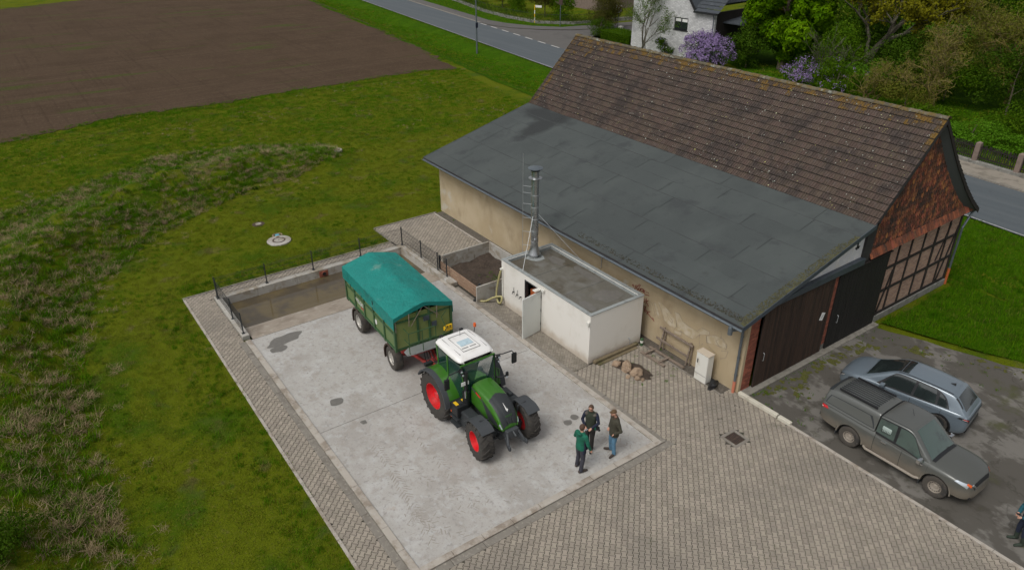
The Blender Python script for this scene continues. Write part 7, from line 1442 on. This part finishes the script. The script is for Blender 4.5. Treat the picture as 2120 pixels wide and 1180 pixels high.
p1 = person('man in green hooded jacket seen from behind, nearest the pad edge', (-.30, -7.36, .012), R(97), {1: (.05, .30, 1.14), -1: (.02, -.27, 1.10)}, {1: (.26, .16, 1.08), -1: (.14, -.27, .86)}, ((.03, .15, .1), (-.10, -.13, -.35)), 'jgreen', None, 'trouser', 'shoe', k=1.03, jl=.84)
m = MB(); m.tube([(-.11, -.09, 1.49), (-.13, 0, 1.46), (-.11, .09, 1.49)], [.03, .05, .03], 8); m.build('hood', 'jgreen', p1, smooth=True); m = MB(); m.cbox((.03, -.172, 1.08), (.16, .06, .44), ch=.025); m.build('side_panel', 'navy', p1)
m = MB(); m.cbox((-.02, -.17, .80), (.12, .06, .15), ch=.02); m.build('pocket', 'navy', p1)
p2 = person('man with glasses in dark vest and navy sleeves holding a phone', (-.90, -6.44, .012), R(-62), {1: (.06, .28, 1.14), -1: (.05, -.27, 1.12)}, {1: (.25, .12, 1.02), -1: (.26, -.10, 1.04)}, ((.08, .10, .2), (-.08, -.1, -.2)), 'vest', 'navy', 'blacktr', 'blacktr', k=1.03, jl=.88, bulk=1.02, headtilt=.04, vest=True)
m = MB(); ell(m, (0, .13, 1.40), (.115, .085, .055)); ell(m, (0, -.13, 1.40), (.115, .085, .055)); m.build('shoulder_patch', 'taupe', p2); m = MB(); m.cbox((.156, .032, 1.655), (.006, .042, .024), ch=.003); m.cbox((.156, -.032, 1.655), (.006, .042, .024), ch=.003); m.bar((.156, -.07, 1.664), (.156, .07, 1.664), .006); m.bar((.156, .07, 1.664), (.06, .085, 1.664), .005); m.bar((.156, -.07, 1.664), (.06, -.085, 1.664), .005); m.build('glasses', 'black', p2)
for s, x in ((1, .16), (-1, .0)): m = MB(); m.cbox((x, (.12 if s > 0 else -.115), .014), (.30, .11, .028), ch=.012); m.build('shoe_sole', 'sole', p2)
c_ = tag(MB().cbox((0, 0, 0), (.15, .075, .012), ch=.004).build('phone', 'lens'), 'small bright phone in the hand of the man with the vest', 'phone'); c_.location = (-.73, -6.78, 1.06); c_.rotation_euler = (0, -.3, R(-62))
cam_ = thing('camera_bag', 'small black and green camera hanging at the hip of the man with the vest', 'camera', (-.62, -6.40, 1.0)); m = MB(); m.cbox((0, 0, 0), (.1, .14, .1), ch=.02); m.lathe([(.04, 0), (.04, .08)], 10, Tr(.03, .0, -.02) @ Matrix.Rotation(PI/2, 4, 'Y')); m.build('casing', 'black', cam_); m = MB(); m.cbox((-.0, -.1, .04), (.06, .04, .1), ch=.01); m.build('strap', 'jgreen', cam_)
p3 = person('man in olive jacket, brown cap and blue jeans with hands in pockets', (-.26, -5.98, .012), R(-108), {1: (-.06, .34, 1.12), -1: (-.06, -.33, 1.12)}, {1: (.09, .19, .93), -1: (.09, -.19, .93)}, ((.02, .13, .5), (.0, -.14, -.5)), 'olive', None, 'jeans', 'shoe', k=1.02, jl=.76, bulk=1.1, headtilt=.05, cap='cap')
m = MB(); m.tube([(.09, .045, 1.44), (.02, .085, 1.475), (-.06, .06, 1.49), (-.06, -.06, 1.49), (.02, -.085, 1.475), (.09, -.045, 1.44)], .024, 8); m.build('collar', 'hair', p3, smooth=True)
p4 = person('person in teal and navy top and green rubber boots at the right edge', (9.28, .92, 0), R(-128), {1: (.06, .27, 1.12), -1: (.06, -.27, 1.12)}, {1: (.27, .10, 1.04), -1: (.27, -.08, 1.06)}, ((.0, .14, .1), (.02, -.13, -.1)), 'darkblue', 'teal', 'darkblue', 'boot', k=1.0, jl=.84, headtilt=.05, boots=True)
c_ = tag(MB().cbox((0, 0, 0), (.16, .08, .012), ch=.004).build('phone', 'black'), 'black phone held by the person at the right edge', 'phone'); c_.location = (9.08, .66, 1.08); c_.rotation_euler = (0, -.4, R(-128))

# ---------------- vegetation ----------------
def leafmesh(name, pts, nrm, size, mat, parent, seed, star=0, aspect=.55, droop=.3):
    rg_ = np.random.RandomState(seed); n = len(pts); pts = np.asarray(pts); nrm = np.asarray(nrm)+rg_.normal(0, .45, (n, 3)); nrm[:, 2] += .35; nrm /= np.linalg.norm(nrm, axis=1)[:, None]
    t = np.cross(nrm, rg_.normal(0, 1, (n, 3))); t /= np.linalg.norm(t, axis=1)[:, None]; b = np.cross(nrm, t); s = (size*rg_.uniform(.6, 1.25, n))[:, None]; tone = rg_.uniform(0, 1, n)
    if not star:
        V_ = np.stack([pts-t*s*.5, pts+b*s*.5*aspect, pts+t*s*.5-nrm*s*droop*.5, pts-b*s*.5*aspect], 1); k = 1
    else:
        L_s = []
        for q in range(star):
            a = 2*PI*q/star*.82-.8*PI+rg_.uniform(-.1, .1, n); c_, s_ = np.cos(a)[:, None], np.sin(a)[:, None]; d = t*c_+b*s_; e = b*c_-t*s_; l = s*(.75+.35*math.cos(2*PI*q/star))
            L_s.append(np.stack([pts, pts+d*l*.65+e*l*.23-nrm*l*.10, pts+d*l-nrm*l*(.18+droop), pts+d*l*.65-e*l*.23-nrm*l*.10], 1))
        V_ = np.stack(L_s, 1).reshape(-1, 4, 3); k = star; tone = np.repeat(tone, star)
    m = V_.shape[0]; me = bpy.data.meshes.new(name); me.vertices.add(m*4); me.vertices.foreach_set('co', V_.reshape(-1).astype(np.float32)); me.loops.add(m*4); me.loops.foreach_set('vertex_index', np.arange(m*4, dtype=np.int32)); me.polygons.add(m); me.polygons.foreach_set('loop_start', np.arange(0, m*4, 4, dtype=np.int32)); me.polygons.foreach_set('loop_total', np.full(m, 4, dtype=np.int32)); me.update(calc_edges=True)
    at = me.attributes.new('tone', 'FLOAT', 'FACE'); at.data.foreach_set('value', tone.astype(np.float32)); me.materials.append(MT[mat]); return obj(name, me, parent)
def clumps_pts(cl, n, seed, shell=.35):
    rg_ = np.random.RandomState(seed); vol = np.array([c[3]*c[4]*c[5] for c in cl])**.72; idx = rg_.choice(len(cl), n, p=vol/vol.sum()); d = rg_.normal(0, 1, (n, 3)); d /= np.linalg.norm(d, axis=1)[:, None]; r = 1-shell*rg_.uniform(0, 1, n)**1.4; c = np.array(cl)
    return c[idx, :3]+d*c[idx, 3:6]*r[:, None], d
def crown(cx, cy, cz, rx, ry, rz, k, seed, cs=.36):
    rg_ = random.Random(seed); o = []
    for i in range(k):
        while True:
            a = [rg_.uniform(-1, 1) for _ in range(3)]; L = math.sqrt(sum(q*q for q in a))
            if .35 < L < 1: break
        f = .75/L*max(L, .7); s = cs*rg_.uniform(.7, 1.3); o.append((cx+a[0]*rx*f, cy+a[1]*ry*f, cz+a[2]*rz*f, rx*s, ry*s, rz*s*.8))
    return o
def limbs(parent, H, r, n, seed, mat='bark', spread=.6, z0=.35, name='trunk'):
    rg_ = random.Random(seed); m = MB(); pts = [(.12*r*math.sin(i*1.3)*i, .1*r*math.cos(i)*i, H*i/6-.3*(i == 0)) for i in range(7)]; m.tube(pts, [r*(1.15-.15*i) for i in range(7)], 9)
    for k in range(n):
        f = z0+(.92-z0)*k/n; z = H*f; a = k*2.4+rg_.random(); l = H*spread*(1.1-f)*rg_.uniform(.7, 1.1); q = [(l*t_*math.cos(a+.3*t_), l*t_*math.sin(a+.3*t_), z+l*.75*t_**.8) for t_ in (0, .3, .65, 1)]; m.tube(q, [r*.42*(1.2-f), r*.3*(1.2-f), r*.17*(1.2-f), r*.05], 6)
    return m.build(name, mat, parent)
def tree(name, label, x, y, H, cr, cz, mat, leaves, size, seed, cat='tree', k=22, star=0, group=None, r=.22, cs=.36, aspect=.55, shell=.5, flowers=None, trunk=True, n=7, bark='bark', z=0.1, droop=.3, extra=None):
    t = thing(name, label, cat, (x, y, z), group=group); cl = crown(0, 0, cz, *cr, k, seed, cs)+(extra or []); pts, nr = clumps_pts(cl, leaves, seed, shell); ok = pts[:, 2] > .02
    leafmesh('crown', pts[ok], nr[ok], size, mat, t, seed, star, aspect, droop)
    if trunk: limbs(t, H, r, n, seed, bark)
    if flowers:
        fm, fn, fs = flowers; rg_ = np.random.RandomState(seed+5); pk_ = rg_.choice(len(cl), fn); d = rg_.normal(0, 1, (fn, 3)); d[:, 2] = np.abs(d[:, 2])*.9; d /= np.linalg.norm(d, axis=1)[:, None]; c = np.array(cl); base = c[pk_, :3]+d*c[pk_, 3:6]*1.0
        q = 12; pp = np.repeat(base, q, 0)+rg_.normal(0, fs*.42, (fn*q, 3))*np.array([1, 1, 1.5]); leafmesh('blossom', pp, np.repeat(d, q, 0), fs*.55, fm, t, seed+9, 0, .8)
    return t
tree('chestnut_tree', 'large bright green chestnut tree with drooping leaf fans behind the barn ridge', -33.2, 47.0, 11, (5.0, 4.6, 6.8), 6.6, 'chestnut', 17000, .40, 3, star=5, k=60, r=.35, cs=.23, shell=.45, flowers=('flowerwhite', 34, .22), droop=.3)
tree('lilac_bush', 'big lilac bush in full purple bloom in front of the white house', -38.0, 41.2, 2.5, (2.7, 2.3, 1.8), 1.5, 'darkleaf', 5200, .16, 11, cat='bush', k=24, r=.08, cs=.42, flowers=('lilac', 900, .27), group='lilac bushes behind the barn')
tree('lilac_bush', 'lilac bush with a few purple panicles directly behind the middle of the barn ridge', -26.4, 40.8, 2, (2.2, 1.8, 1.4), 1.5, 'midleaf', 4200, .16, 12, cat='bush', k=16, r=.08, cs=.42, flowers=('lilac', 190, .26), group='lilac bushes behind the barn')
tree('lilac_bush', 'mostly green lilac bush with the fewest blossoms, right of the other lilacs', -23.2, 41.2, 2.2, (2.6, 1.8, 1.7), 1.8, 'midleaf', 5200, .17, 13, cat='bush', k=18, r=.08, cs=.42, flowers=('lilac', 26, .22), group='lilac bushes behind the barn')
tree('flowering_shrub', 'dark shrub with tiny pale pink flowers below the white house window', -44.2, 41.6, 1.6, (1.4, 1.2, 1.2), 1.2, 'darkleaf', 2600, .14, 14, cat='bush', k=12, r=.06, flowers=('lilac', 40, .12))
# airy trees with thin branches
def branchy(name, label, x, y, H, seed, mat='twig', leafmat='willow', leaves=0, size=.14, r0=.16, depth=5, stems=1, spreadf=.55, twig=.012, group=None, cat='tree', curl=.35, lean=(0, 0), nb=(2, 4)):
    t = thing(name, label, cat, (x, y, .1), group=group); rg_ = random.Random(seed); m = MB(); tips = []
    def grow(p, d, l, r, k):
        q = [p]; dd = d.copy(); n = 3
        for i in range(n): dd = (dd+Vector((rg_.gauss(0, curl), rg_.gauss(0, curl), rg_.gauss(0, curl*.6)+.06))*.5).normalized(); q.append(q[-1]+dd*l/n)
        m.tube(q, [max(r*(1-.13*i), twig*.6) for i in range(4)], 5 if k > 2 else 3, False)
        if k <= 2: tips.extend(q[1:])
        if k == 0: return
        for _ in range(rg_.randint(*nb)):
            nd = (dd+Vector((rg_.gauss(0, spreadf), rg_.gauss(0, spreadf), rg_.gauss(0, spreadf*.55)+.12))).normalized(); grow(q[rg_.choice((1, 2, 3, 3))], nd, l*rg_.uniform(.6, .82), max(r*.6, twig), k-1)
    for s in range(stems): grow(Vector((rg_.uniform(-.4, .4)*(stems > 1), rg_.uniform(-.4, .4)*(stems > 1), -.1)), Vector((lean[0]+rg_.gauss(0, .12), lean[1]+rg_.gauss(0, .12), 1)).normalized(), H*.34, r0*(1 if stems == 1 else .7), depth)
    m.build('branches', mat, t, fix=False)
    if leaves:
        rr_ = np.random.RandomState(seed); T_ = np.array([tuple(q) for q in tips]); ix = rr_.choice(len(T_), leaves); pp = T_[ix]+rr_.normal(0, .16, (leaves, 3)); leafmesh('crown', pp, rr_.normal(0, 1, (leaves, 3)), size, leafmat, t, seed, 0, .55)
    return t
branchy('slender_tree', 'slender multi-stemmed tree in thin olive leaf in front of the white house', -46.6, 40.6, 9.0, 21, 'greybark', 'midleaf', 7000, .13, .10, 4, 5, .42, .012)
branchy('oak_tree', 'large oak with young yellow brown leaves and thick grey limbs behind the barn', -27.0, 50.5, 14, 22, 'greybark', 'oakleaf', 27000, .27, .38, 6, 1, .6, .022)
branchy('oak_tree', 'bronze leaved tree reaching over the roof of the white house', -36.0, 51.5, 12, 29, 'greybark', 'oakleaf', 9000, .22, .25, 5, 1, .55, .02)
branchy('bare_tree', 'sprawling lichen covered tree with crooked nearly bare branches nearest the gable', -15.5, 42.5, 7.5, 23, 'twig', 'willow', 3600, .15, .17, 6, 2, .75, .016, curl=.6)
branchy('bare_tree', 'crooked nearly bare shrub tree just behind the right end of the ridge', -19.8, 40.6, 5.2, 24, 'twig', 'willow', 2600, .14, .12, 5, 3, .75, .014, curl=.6)
branchy('willow_tree', 'wispy willow with fine yellowish twigs in the top right corner', -8.5, 47.5, 12, 25, 'twig', 'willow', 17000, .17, .24, 6, 2, .6, .014, curl=.4)
branchy('willow_tree', 'second wispy willow farther back above the bright undergrowth', -2.5, 44.0, 10.5, 26, 'twig', 'willow', 14000, .17, .2, 6, 2, .6, .014, curl=.4)
branchy('young_tree', 'thin young tree with upright bare stems between chestnut and oak', -25.6, 43.2, 5.8, 27, 'greybark', 'midleaf', 1500, .13, .08, 4, 3, .4, .012)
branchy('willow_tree', 'rounded olive willow between the bare tree and the oak', -13.2, 51.5, 12, 28, 'twig', 'willow', 12000, .18, .2, 6, 2, .6, .014)
# bushes and background greenery, each its own thing
BL = [('mid green rounded bush under the chestnut tree', -30.0, 49.5, (4, 3, 3.5), 2.8, 'midleaf', 6000, .24), ('dark green thicket bush between chestnut and oak', -25.0, 52.5, (4.5, 3, 3), 2.5, 'darkleaf', 7000, .24), ('dark ivy green bush behind the bare shrub tree', -20.5, 46.5, (3.6, 2.5, 2.8), 2.3, 'darkleaf', 6000, .2),
 ('olive green bush below the big oak limb', -17.0, 47.8, (3.6, 2.6, 2.4), 2.0, 'midleaf', 6000, .2), ('broad dark bush in the shade behind the sprawling bare tree', -11.8, 47.5, (4.2, 2.8, 3), 2.4, 'darkleaf', 7000, .2), ('low olive bush at the foot of the sprawling bare tree', -16.6, 40.6, (2.4, 1.6, 1.5), 1.2, 'willow', 4200, .15),
 ('bright green low bush just beyond the gable tip', -9.6, 37.2, (2.6, 1.8, 1.0), .8, 'brightleaf', 6500, .15), ('bright green low bush behind the picket fence left of the stone post', -5.8, 36.3, (2.8, 1.6, .9), .8, 'brightleaf', 6500, .15), ('bright green low bush behind the picket fence at the picture edge', -1.2, 36.4, (3.2, 2, 1.0), .9, 'brightleaf', 6500, .15), ('mid green bush rising behind the bright undergrowth', -7.4, 40.4, (3.4, 2.0, 1.7), 1.4, 'midleaf', 6500, .17), ('darker green bush behind the bright undergrowth at the right', -2.0, 41.0, (3.6, 2.2, 1.9), 1.5, 'midleaf', 6500, .17),
 ('low green bush hugging the rear of the barn', -13.0, 38.3, (2.4, 1.6, 1.2), 1.0, 'midleaf', 4500, .15),
 ('round olive brown conifer bush beside the side road', -61.0, 48.0, (2.3, 2.2, 2.8), 2.8, 'conifer', 7500, .17), ('blue green spreading conifer shrub at the side road corner', -58.0, 44.6, (1.9, 1.5, 1.3), 1.1, 'darkleaf', 3800, .13), ('yellowish conifer foot beside the blue green shrub', -60.4, 46.9, (1.5, 1.3, 1.2), 1.2, 'conifer', 3000, .13), ('small dark shrub against the left wall of the white house', -56.0, 50.6, (1.4, 1.2, 1.2), 1.2, 'darkleaf', 2600, .13),
 ('tall dark tree mass behind the traffic sign', -62.5, 57.5, (4.5, 3.5, 6), 6, 'darkleaf', 8000, .26), ('dark tree behind the white house left corner', -57.0, 58.5, (4.5, 3.5, 6), 6, 'darkleaf', 7000, .26), ('bright green bush behind the mesh fence in the middle', -70.5, 48.5, (2.3, 1.9, 2.8), 2.6, 'midleaf', 5200, .2), ('olive brown bush behind the fence left of the bright bush', -74.5, 48.6, (2.6, 1.9, 2.6), 2.4, 'conifer', 5200, .2), ('tall dark tree added as carport shade just right of the white house', -34.5, 50.0, (3.6, 3, 5), 4.4, 'darkleaf', 8000, .24), ('dark shrub added as carport shade beside the lilac and house corner', -35.8, 44.8, (2.6, 2, 2.4), 2, 'darkleaf', 5200, .2), ('broad tree crown far behind the oak', -26, 68, (9, 6, 8), 8, 'darkleaf', 9000, .36), ('tree crown far behind the chestnut', -42, 70, (8, 6, 8), 8, 'midleaf', 8000, .36), ('tree crown far behind the willows', -10, 66, (9, 6, 9), 8, 'midleaf', 9000, .36), ('tree crown at the far right behind the willow', 4, 58, (8, 6, 8), 7, 'darkleaf', 9000, .34), ('tall fresh green bush left of the oak trunk', -26.6, 46.6, (3.0, 2.4, 3.0), 2.6, 'midleaf', 7000, .2), ('low fresh green bush at the foot of the oak', -22.6, 45.0, (2.8, 2.0, 1.7), 1.5, 'brightleaf', 6000, .17), ('olive bush right of the oak trunk', -19.0, 50.2, (3.4, 2.6, 3.4), 3, 'willow', 8000, .2), ('tall fresh green tree behind the sprawling bare tree', -13.5, 57.0, (5.5, 4, 6.5), 6, 'midleaf', 11000, .28), ('fresh green tree behind the oak crown', -30.5, 58.0, (5.5, 4, 7), 7, 'midleaf', 11000, .28), ('olive tree crown in the top right corner behind the willows', -5.5, 53.0, (5, 4, 6), 6, 'willow', 12000, .26), ('wide green bush behind the fence further left', -80.5, 48.2, (3.2, 2, 2.2), 2, 'midleaf', 5200, .2), ('reddish brown leaved bush by the fence', -86.0, 49.2, (2.4, 1.9, 2.2), 2.2, 'oakleaf', 4200, .2), ('round dark conifer at the top of the garden fence', -92.5, 48.2, (2.2, 2, 1.8), 1.7, 'darkleaf', 3600, .2), ('dark background tree behind the garden bushes on the left', -88, 58, (7, 5, 6), 5, 'darkleaf', 6000, .34), ('dark background tree behind the garden bushes in the middle', -75, 70, (8, 5, 7), 6, 'darkleaf', 6000, .34), ('background tree above the tall fence at far left', -104, 56, (7, 5, 5), 4, 'midleaf', 6000, .34)]  # dark tree and shrub right of the white house added to supply carport shade
for k, (lb, x, y, cr_, cz, mt_, n_, sz) in enumerate(BL): tree('bush' if cr_[2] < 4 else 'tree', lb, x, y, cr_[2]*1.4, cr_, cz, mt_, n_, sz, 40+k, cat='bush' if cr_[2] < 4 else 'tree', k=16, r=.08, cs=.42, shell=.5, n=4)
# ivy along the wall
iv = np.random.RandomState(3); pts = []
for a, b in zip(WL[1:], WL[2:-1]):
    L = math.hypot(b[0]-a[0], b[1]-a[1]); n = int(L*170); t_ = iv.uniform(0, 1, n); pts += [(a[0]+(b[0]-a[0])*q+iv.normal(0, .22), a[1]+(b[1]-a[1])*q+iv.normal(0, .22), abs(iv.normal(.9, .42))) for q in t_]
tag(leafmesh('ivy_hedge', pts, iv.normal(0, 1, (len(pts), 3)), .17, 'midleaf', None, 5), 'green ivy hedge covering the mesh fence of the gardens', 'hedge')
# clipped hedge
pts = []
for k in range(5200):
    x, y, z = iv.uniform(-56.4, -51.6), iv.uniform(43.2, 46.2), iv.uniform(.1, 1.1); s = k % 3
    if s == 0: z = 1.1+iv.normal(0, .04)
    elif s == 1: y = 43.2+iv.normal(0, .05)
    else: x = -51.6+iv.normal(0, .05) if k % 2 else -56.4+iv.normal(0, .05)
    pts.append((x, y, z))
hg = tag(leafmesh('clipped_hedge', pts, iv.normal(0, 1, (len(pts), 3)), .13, 'midleaf', None, 6), 'clipped yellow green box hedge left of the white house', 'hedge')
m = MB(); m.box(-56.3, -51.7, 43.3, 46.1, 0, 1.02); o = m.build('hedge_core', 'darkleaf'); o.parent = hg
# dark undergrowth floor
sheet('undergrowth_floor', wob([(-45, 33.5), (-30, 34.6), (-14, 33.8), (14, 31.4), (40, 30), (40, 90), (-48, 90), (-50, 50), (-36, 44)], .3, 3), .03, 'verge')

# ---------------- grass: geometry-node scatter ----------------
hid = bpy.data.collections.new('tufts')
def tuft(name, n, h, sp, w, mat, seed, bend=.6):
    m = MB(); clump(m, 0, 0, n, h, sp, seed, w, 0., bend); me = m.mesh(name); me.materials.append(MT[mat]); o = bpy.data.objects.new(name, me); hid.objects.link(o); return o
def scatter(name, surf_poly, tufts, density, seed, smin, smax, nz=None, step=1.0, zo=.0, surf=None, kind='stuff', invert=False):
    o = surf or sheet(name, surf_poly, zo, 'mud', kind=kind, step=step, follow=True); o.name = name
    ng = bpy.data.node_groups.new(name, 'GeometryNodeTree'); ng.interface.new_socket('Geometry', in_out='INPUT', socket_type='NodeSocketGeometry'); ng.interface.new_socket('Geometry', in_out='OUTPUT', socket_type='NodeSocketGeometry')
    N = ng.nodes; L = ng.links; gi, go = N.new('NodeGroupInput'), N.new('NodeGroupOutput'); dp_ = N.new('GeometryNodeDistributePointsOnFaces'); L.new(gi.outputs[0], dp_.inputs['Mesh']); dp_.inputs['Seed'].default_value = seed
    if nz:
        tx = N.new('ShaderNodeTexNoise'); tx.inputs['Scale'].default_value = nz[0]; tx.inputs['Detail'].default_value = 4; ps = N.new('GeometryNodeInputPosition'); of = N.new('ShaderNodeVectorMath'); of.operation = 'ADD'; of.inputs[1].default_value = (nz[3] if len(nz) > 3 else 0, 0, 0); L.new(ps.outputs[0], of.inputs[0]); L.new(of.outputs[0], tx.inputs['Vector'])
        mr = N.new('ShaderNodeMapRange'); mr.interpolation_type = 'SMOOTHSTEP'; L.new(tx.outputs[0], mr.inputs[0]); mr.inputs[1].default_value = nz[1]; mr.inputs[2].default_value = nz[2]; mr.inputs[3].default_value = 0; mr.inputs[4].default_value = density; L.new(mr.outputs[0], dp_.inputs['Density'])
    else: dp_.inputs['Density'].default_value = density
    gj = N.new('GeometryNodeJoinGeometry')
    for k, tf in enumerate(tufts):
        oi = N.new('GeometryNodeObjectInfo'); oi.inputs[0].default_value = tf; oi.inputs['As Instance'].default_value = True; L.new(oi.outputs['Geometry'], gj.inputs[0])
    ip = N.new('GeometryNodeInstanceOnPoints'); L.new(dp_.outputs['Points'], ip.inputs['Points']); L.new(gj.outputs[0], ip.inputs['Instance']); ip.inputs['Pick Instance'].default_value = True
    rv = N.new('FunctionNodeRandomValue'); rv.data_type = 'FLOAT_VECTOR'; rv.inputs[0].default_value = (-.15, -.15, 0); rv.inputs[1].default_value = (.15, .15, 6.28); L.new(rv.outputs[0], ip.inputs['Rotation'])
    rs = N.new('FunctionNodeRandomValue'); rs.data_type = 'FLOAT'; rs.inputs[2].default_value = smin; rs.inputs[3].default_value = smax; rs.inputs['Seed'].default_value = seed+1; L.new(rs.outputs[1], ip.inputs['Scale'])
    L.new(ip.outputs[0], go.inputs[0]); md = o.modifiers.new('scatter', 'NODES'); md.node_group = ng; return tag(o, kind='stuff')
lawn_t = [tuft('tuft_a', 34, .05, .2, .007, 'grass_lawn', 1), tuft('tuft_b', 34, .045, .22, .008, 'grass_lawn', 2), tuft('tuft_c', 30, .06, .2, .007, 'grass_lawn', 3)]
lush_t = [tuft('tuft_d', 26, .17, .17, .008, 'grass_lush', 4), tuft('tuft_e', 26, .21, .18, .008, 'grass_lush', 5), tuft('tuft_f', 22, .16, .2, .008, 'grass_mix', 6)]
rough_t = [tuft('tuft_g', 30, .24, .22, .009, 'grass_mix', 7, 1.2), tuft('tuft_h', 30, .20, .24, .010, 'grass_lush', 8, 1.1), tuft('tuft_i', 26, .28, .22, .009, 'grass_lush', 9, 1.1)]
dry_t = [tuft('tuft_j', 34, .24, .24, .007, 'grass_dry', 10, 2.2), tuft('tuft_k', 36, .13, .34, .008, 'grass_dry', 11, 4.0), tuft('tuft_l', 30, .30, .16, .007, 'grass_dry', 12, 1.4)]
far_t = [tuft('tuft_m', 24, .13, .34, .018, 'grass_lush', 13), tuft('tuft_n', 24, .10, .34, .02, 'grass_lawn', 14)]
mead_t = [tuft('tuft_q', 26, .085, .32, .014, 'grass_lawn', 23), tuft('tuft_r', 26, .10, .3, .014, 'grass_lush', 24), tuft('tuft_s', 26, .075, .34, .015, 'grass_lawn', 25)]
wt = tuft('tuft_o', 16, .14, .1, .016, 'darkleaf', 15); 
LAWN = [(6, -14.98), (-19.4, -14.98), (-19.4, -4.45), (-21.5, -4.45), (-21.5, 3), (-21.6, 14), (-30, 14), (-36, 5), (-33, -1), (-31.5, -4.5), (-30.2, -9.5), (-27.5, -13.8), (-23, -17.8), (-17, -19.3), (-8, -19.8), (6, -20)]
FARM = [(-21.6, 14), (-30, 14), (-36, 5), (-33, -1), (-37, -.5), (-40, -5), (-41, -12), (-37, -18), (-34, -26), (-50.5, -40), (-50.3, -20), (-52.8, -11), (-52.2, -2.5), (-52.8, 7.8), (-53.2, 15.6), (-50, 19.8), (-36, 17.6), (-20, 17.2)]
MOUND = [(6, -20), (-8, -19.8), (-17, -19.3), (-23, -17.8), (-27.5, -13.8), (-30.2, -9.5), (-31.5, -4.5), (-33, -1), (-37, -.5), (-40, -5), (-41, -12), (-37, -18), (-34, -26), (6, -34)]
scatter('lawn_grass', LAWN, lawn_t, 26, 1, .7, 1.25, (1.1, .15, .62)); scatter('lawn_lush_patches', LAWN, lush_t, 13, 2, .35, .75, (.42, .54, .66)); 
scatter('meadow_grass', FARM, mead_t, 16, 3, .6, 1.1, (.9, .1, .5)); scatter('meadow_lush_patches', FARM, lush_t, 9, 34, .4, .9, (.25, .52, .62, 4.)); scatter('meadow_dry_grass', FARM, dry_t, 3.5, 33, .3, .6, (.3, .57, .68, 9.))
BLEND = [(6, -20.4), (-8, -20.2), (-17, -19.7), (-23, -18.3), (-27.5, -14.5), (-30.2, -10), (-31.5, -5), (-31, -1), (-29.5, -4), (-28.4, -9), (-26, -13), (-22, -16.6), (-16, -18.3), (-8, -18.6), (6, -18.9)]; scatter('bank_foot_grass', BLEND, rough_t+[dry_t[1]], 9, 44, .3, .75, (.9, .42, .62, 5.))
scatter('bank_grass', MOUND, rough_t, 20, 4, .5, 1.1, (.8, .2, .55)); scatter('bank_dry_grass', MOUND, dry_t, 14, 5, .45, .95, (.9, .44, .58, 30.)); scatter('bank_straw', MOUND, [dry_t[1], dry_t[0]], 20, 55, .6, 1.1, (.5, .52, .62, 12.)); scatter('bank_weeds', MOUND, [wt], 6, 6, .7, 1.8, (.5, .56, .66, 70.))
EDGE = [(6, -14.98), (-19.4, -14.98), (-19.4, -14.0), (-20.4, -13.0), (-20.6, -16.3), (-10, -16.6), (-6, -16.2), (6, -16.0)]; scatter('path_edge_grass', EDGE, lush_t, 16, 8, .4, .85, (.6, .38, .58))
EDG2 = [(-19.4, -14.9), (-19.4, -4.45), (-20.3, -5.2), (-20.4, -14.9)]; scatter('path_edge_grass', EDG2, lush_t, 18, 9, .5, 1.0, (.8, .25, .5))
RG = [(.4, 9.0), (1.5, 9.3), (3, 9.8), (5.4, 10.8), (9, 12.7), (16, 14.0), (40, 15), (40, 18.8), (-6, 23.6), (-24, 25.6), (-24, 15), (.4, 14.9)]; sheet('grass_ground', wob(RG, .2, 1.0), .02, 'verge', step=1.2, follow=True); scatter('side_lawn_grass', RG, lush_t, 20, 10, .7, 1.35)
vsurf = bpy.data.objects['verge'] 
scatter('verge_grass', rline(-7.4, -130, 38, 90)+rline(-.15, -130, 38, 90)[::-1], far_t, 7, 11, .5, 1.0, None, 2.5)
scatter('verge_grass', VG, far_t, 5, 12, .3, .6, None, 4, .12); scatter('undergrowth', [(-30, 35.5), (-14, 34.9), (14, 32.4), (14, 48), (-36, 48)], far_t+[wt], 5, 13, .7, 1.6, None, 3)
# field edge tufts so the green lies raggedly over the soil
scatter('field_edge_grass', [(-52.0, -11), (-51.4, -2.5), (-52, 7.8), (-52.4, 16), (-50, 20), (-52.5, 21), (-54.6, 16.2), (-54.0, 7.8), (-53.4, -2.5), (-54, -11), (-51.6, -22), (-51.6, -60), (-50, -60), (-50, -22)], mead_t+lush_t[:1], 18, 14, .5, 1.3, (.9, .3, .5), 2)
scatter('field_edge_grass', [(-52, 21), (-59, 22.4), (-79, 26.2), (-110, 30.9), (-130, 33.2), (-130, 31.8), (-110, 29.5), (-79, 24.8), (-58.5, 20.9)], far_t, 9, 15, .4, 1.0, (.9, .35, .55), 3)
# distant green field and trees beyond the ploughed one are open ground; a few clods at the field edge
dead = branchy('dead_branch', 'bleached dead branch lying on the grassy bank', -26.6, -19.0, 1.6, 61, 'twig', 'willow', 0, .1, .03, 3, 1, .9, .008, cat='branch', lean=(1.2, .4)); dead.location.z = hgt(-26.6, -19.0)
tree('shrub', 'dark green bramble bush at the left picture edge', -24.2, -23.4, .8, (.9, .8, .55), .4, 'darkleaf', 2600, .07, 71, cat='bush', k=10, trunk=False, z=hgt(-24.2, -23.4)); tree('shrub', 'dark green nettle patch at the bottom left of the bank', -5.6, -22.4, .8, (1.3, 1.1, .45), .3, 'darkleaf', 4200, .07, 72, cat='bush', k=14, trunk=False, z=hgt(-5.6, -22.4))
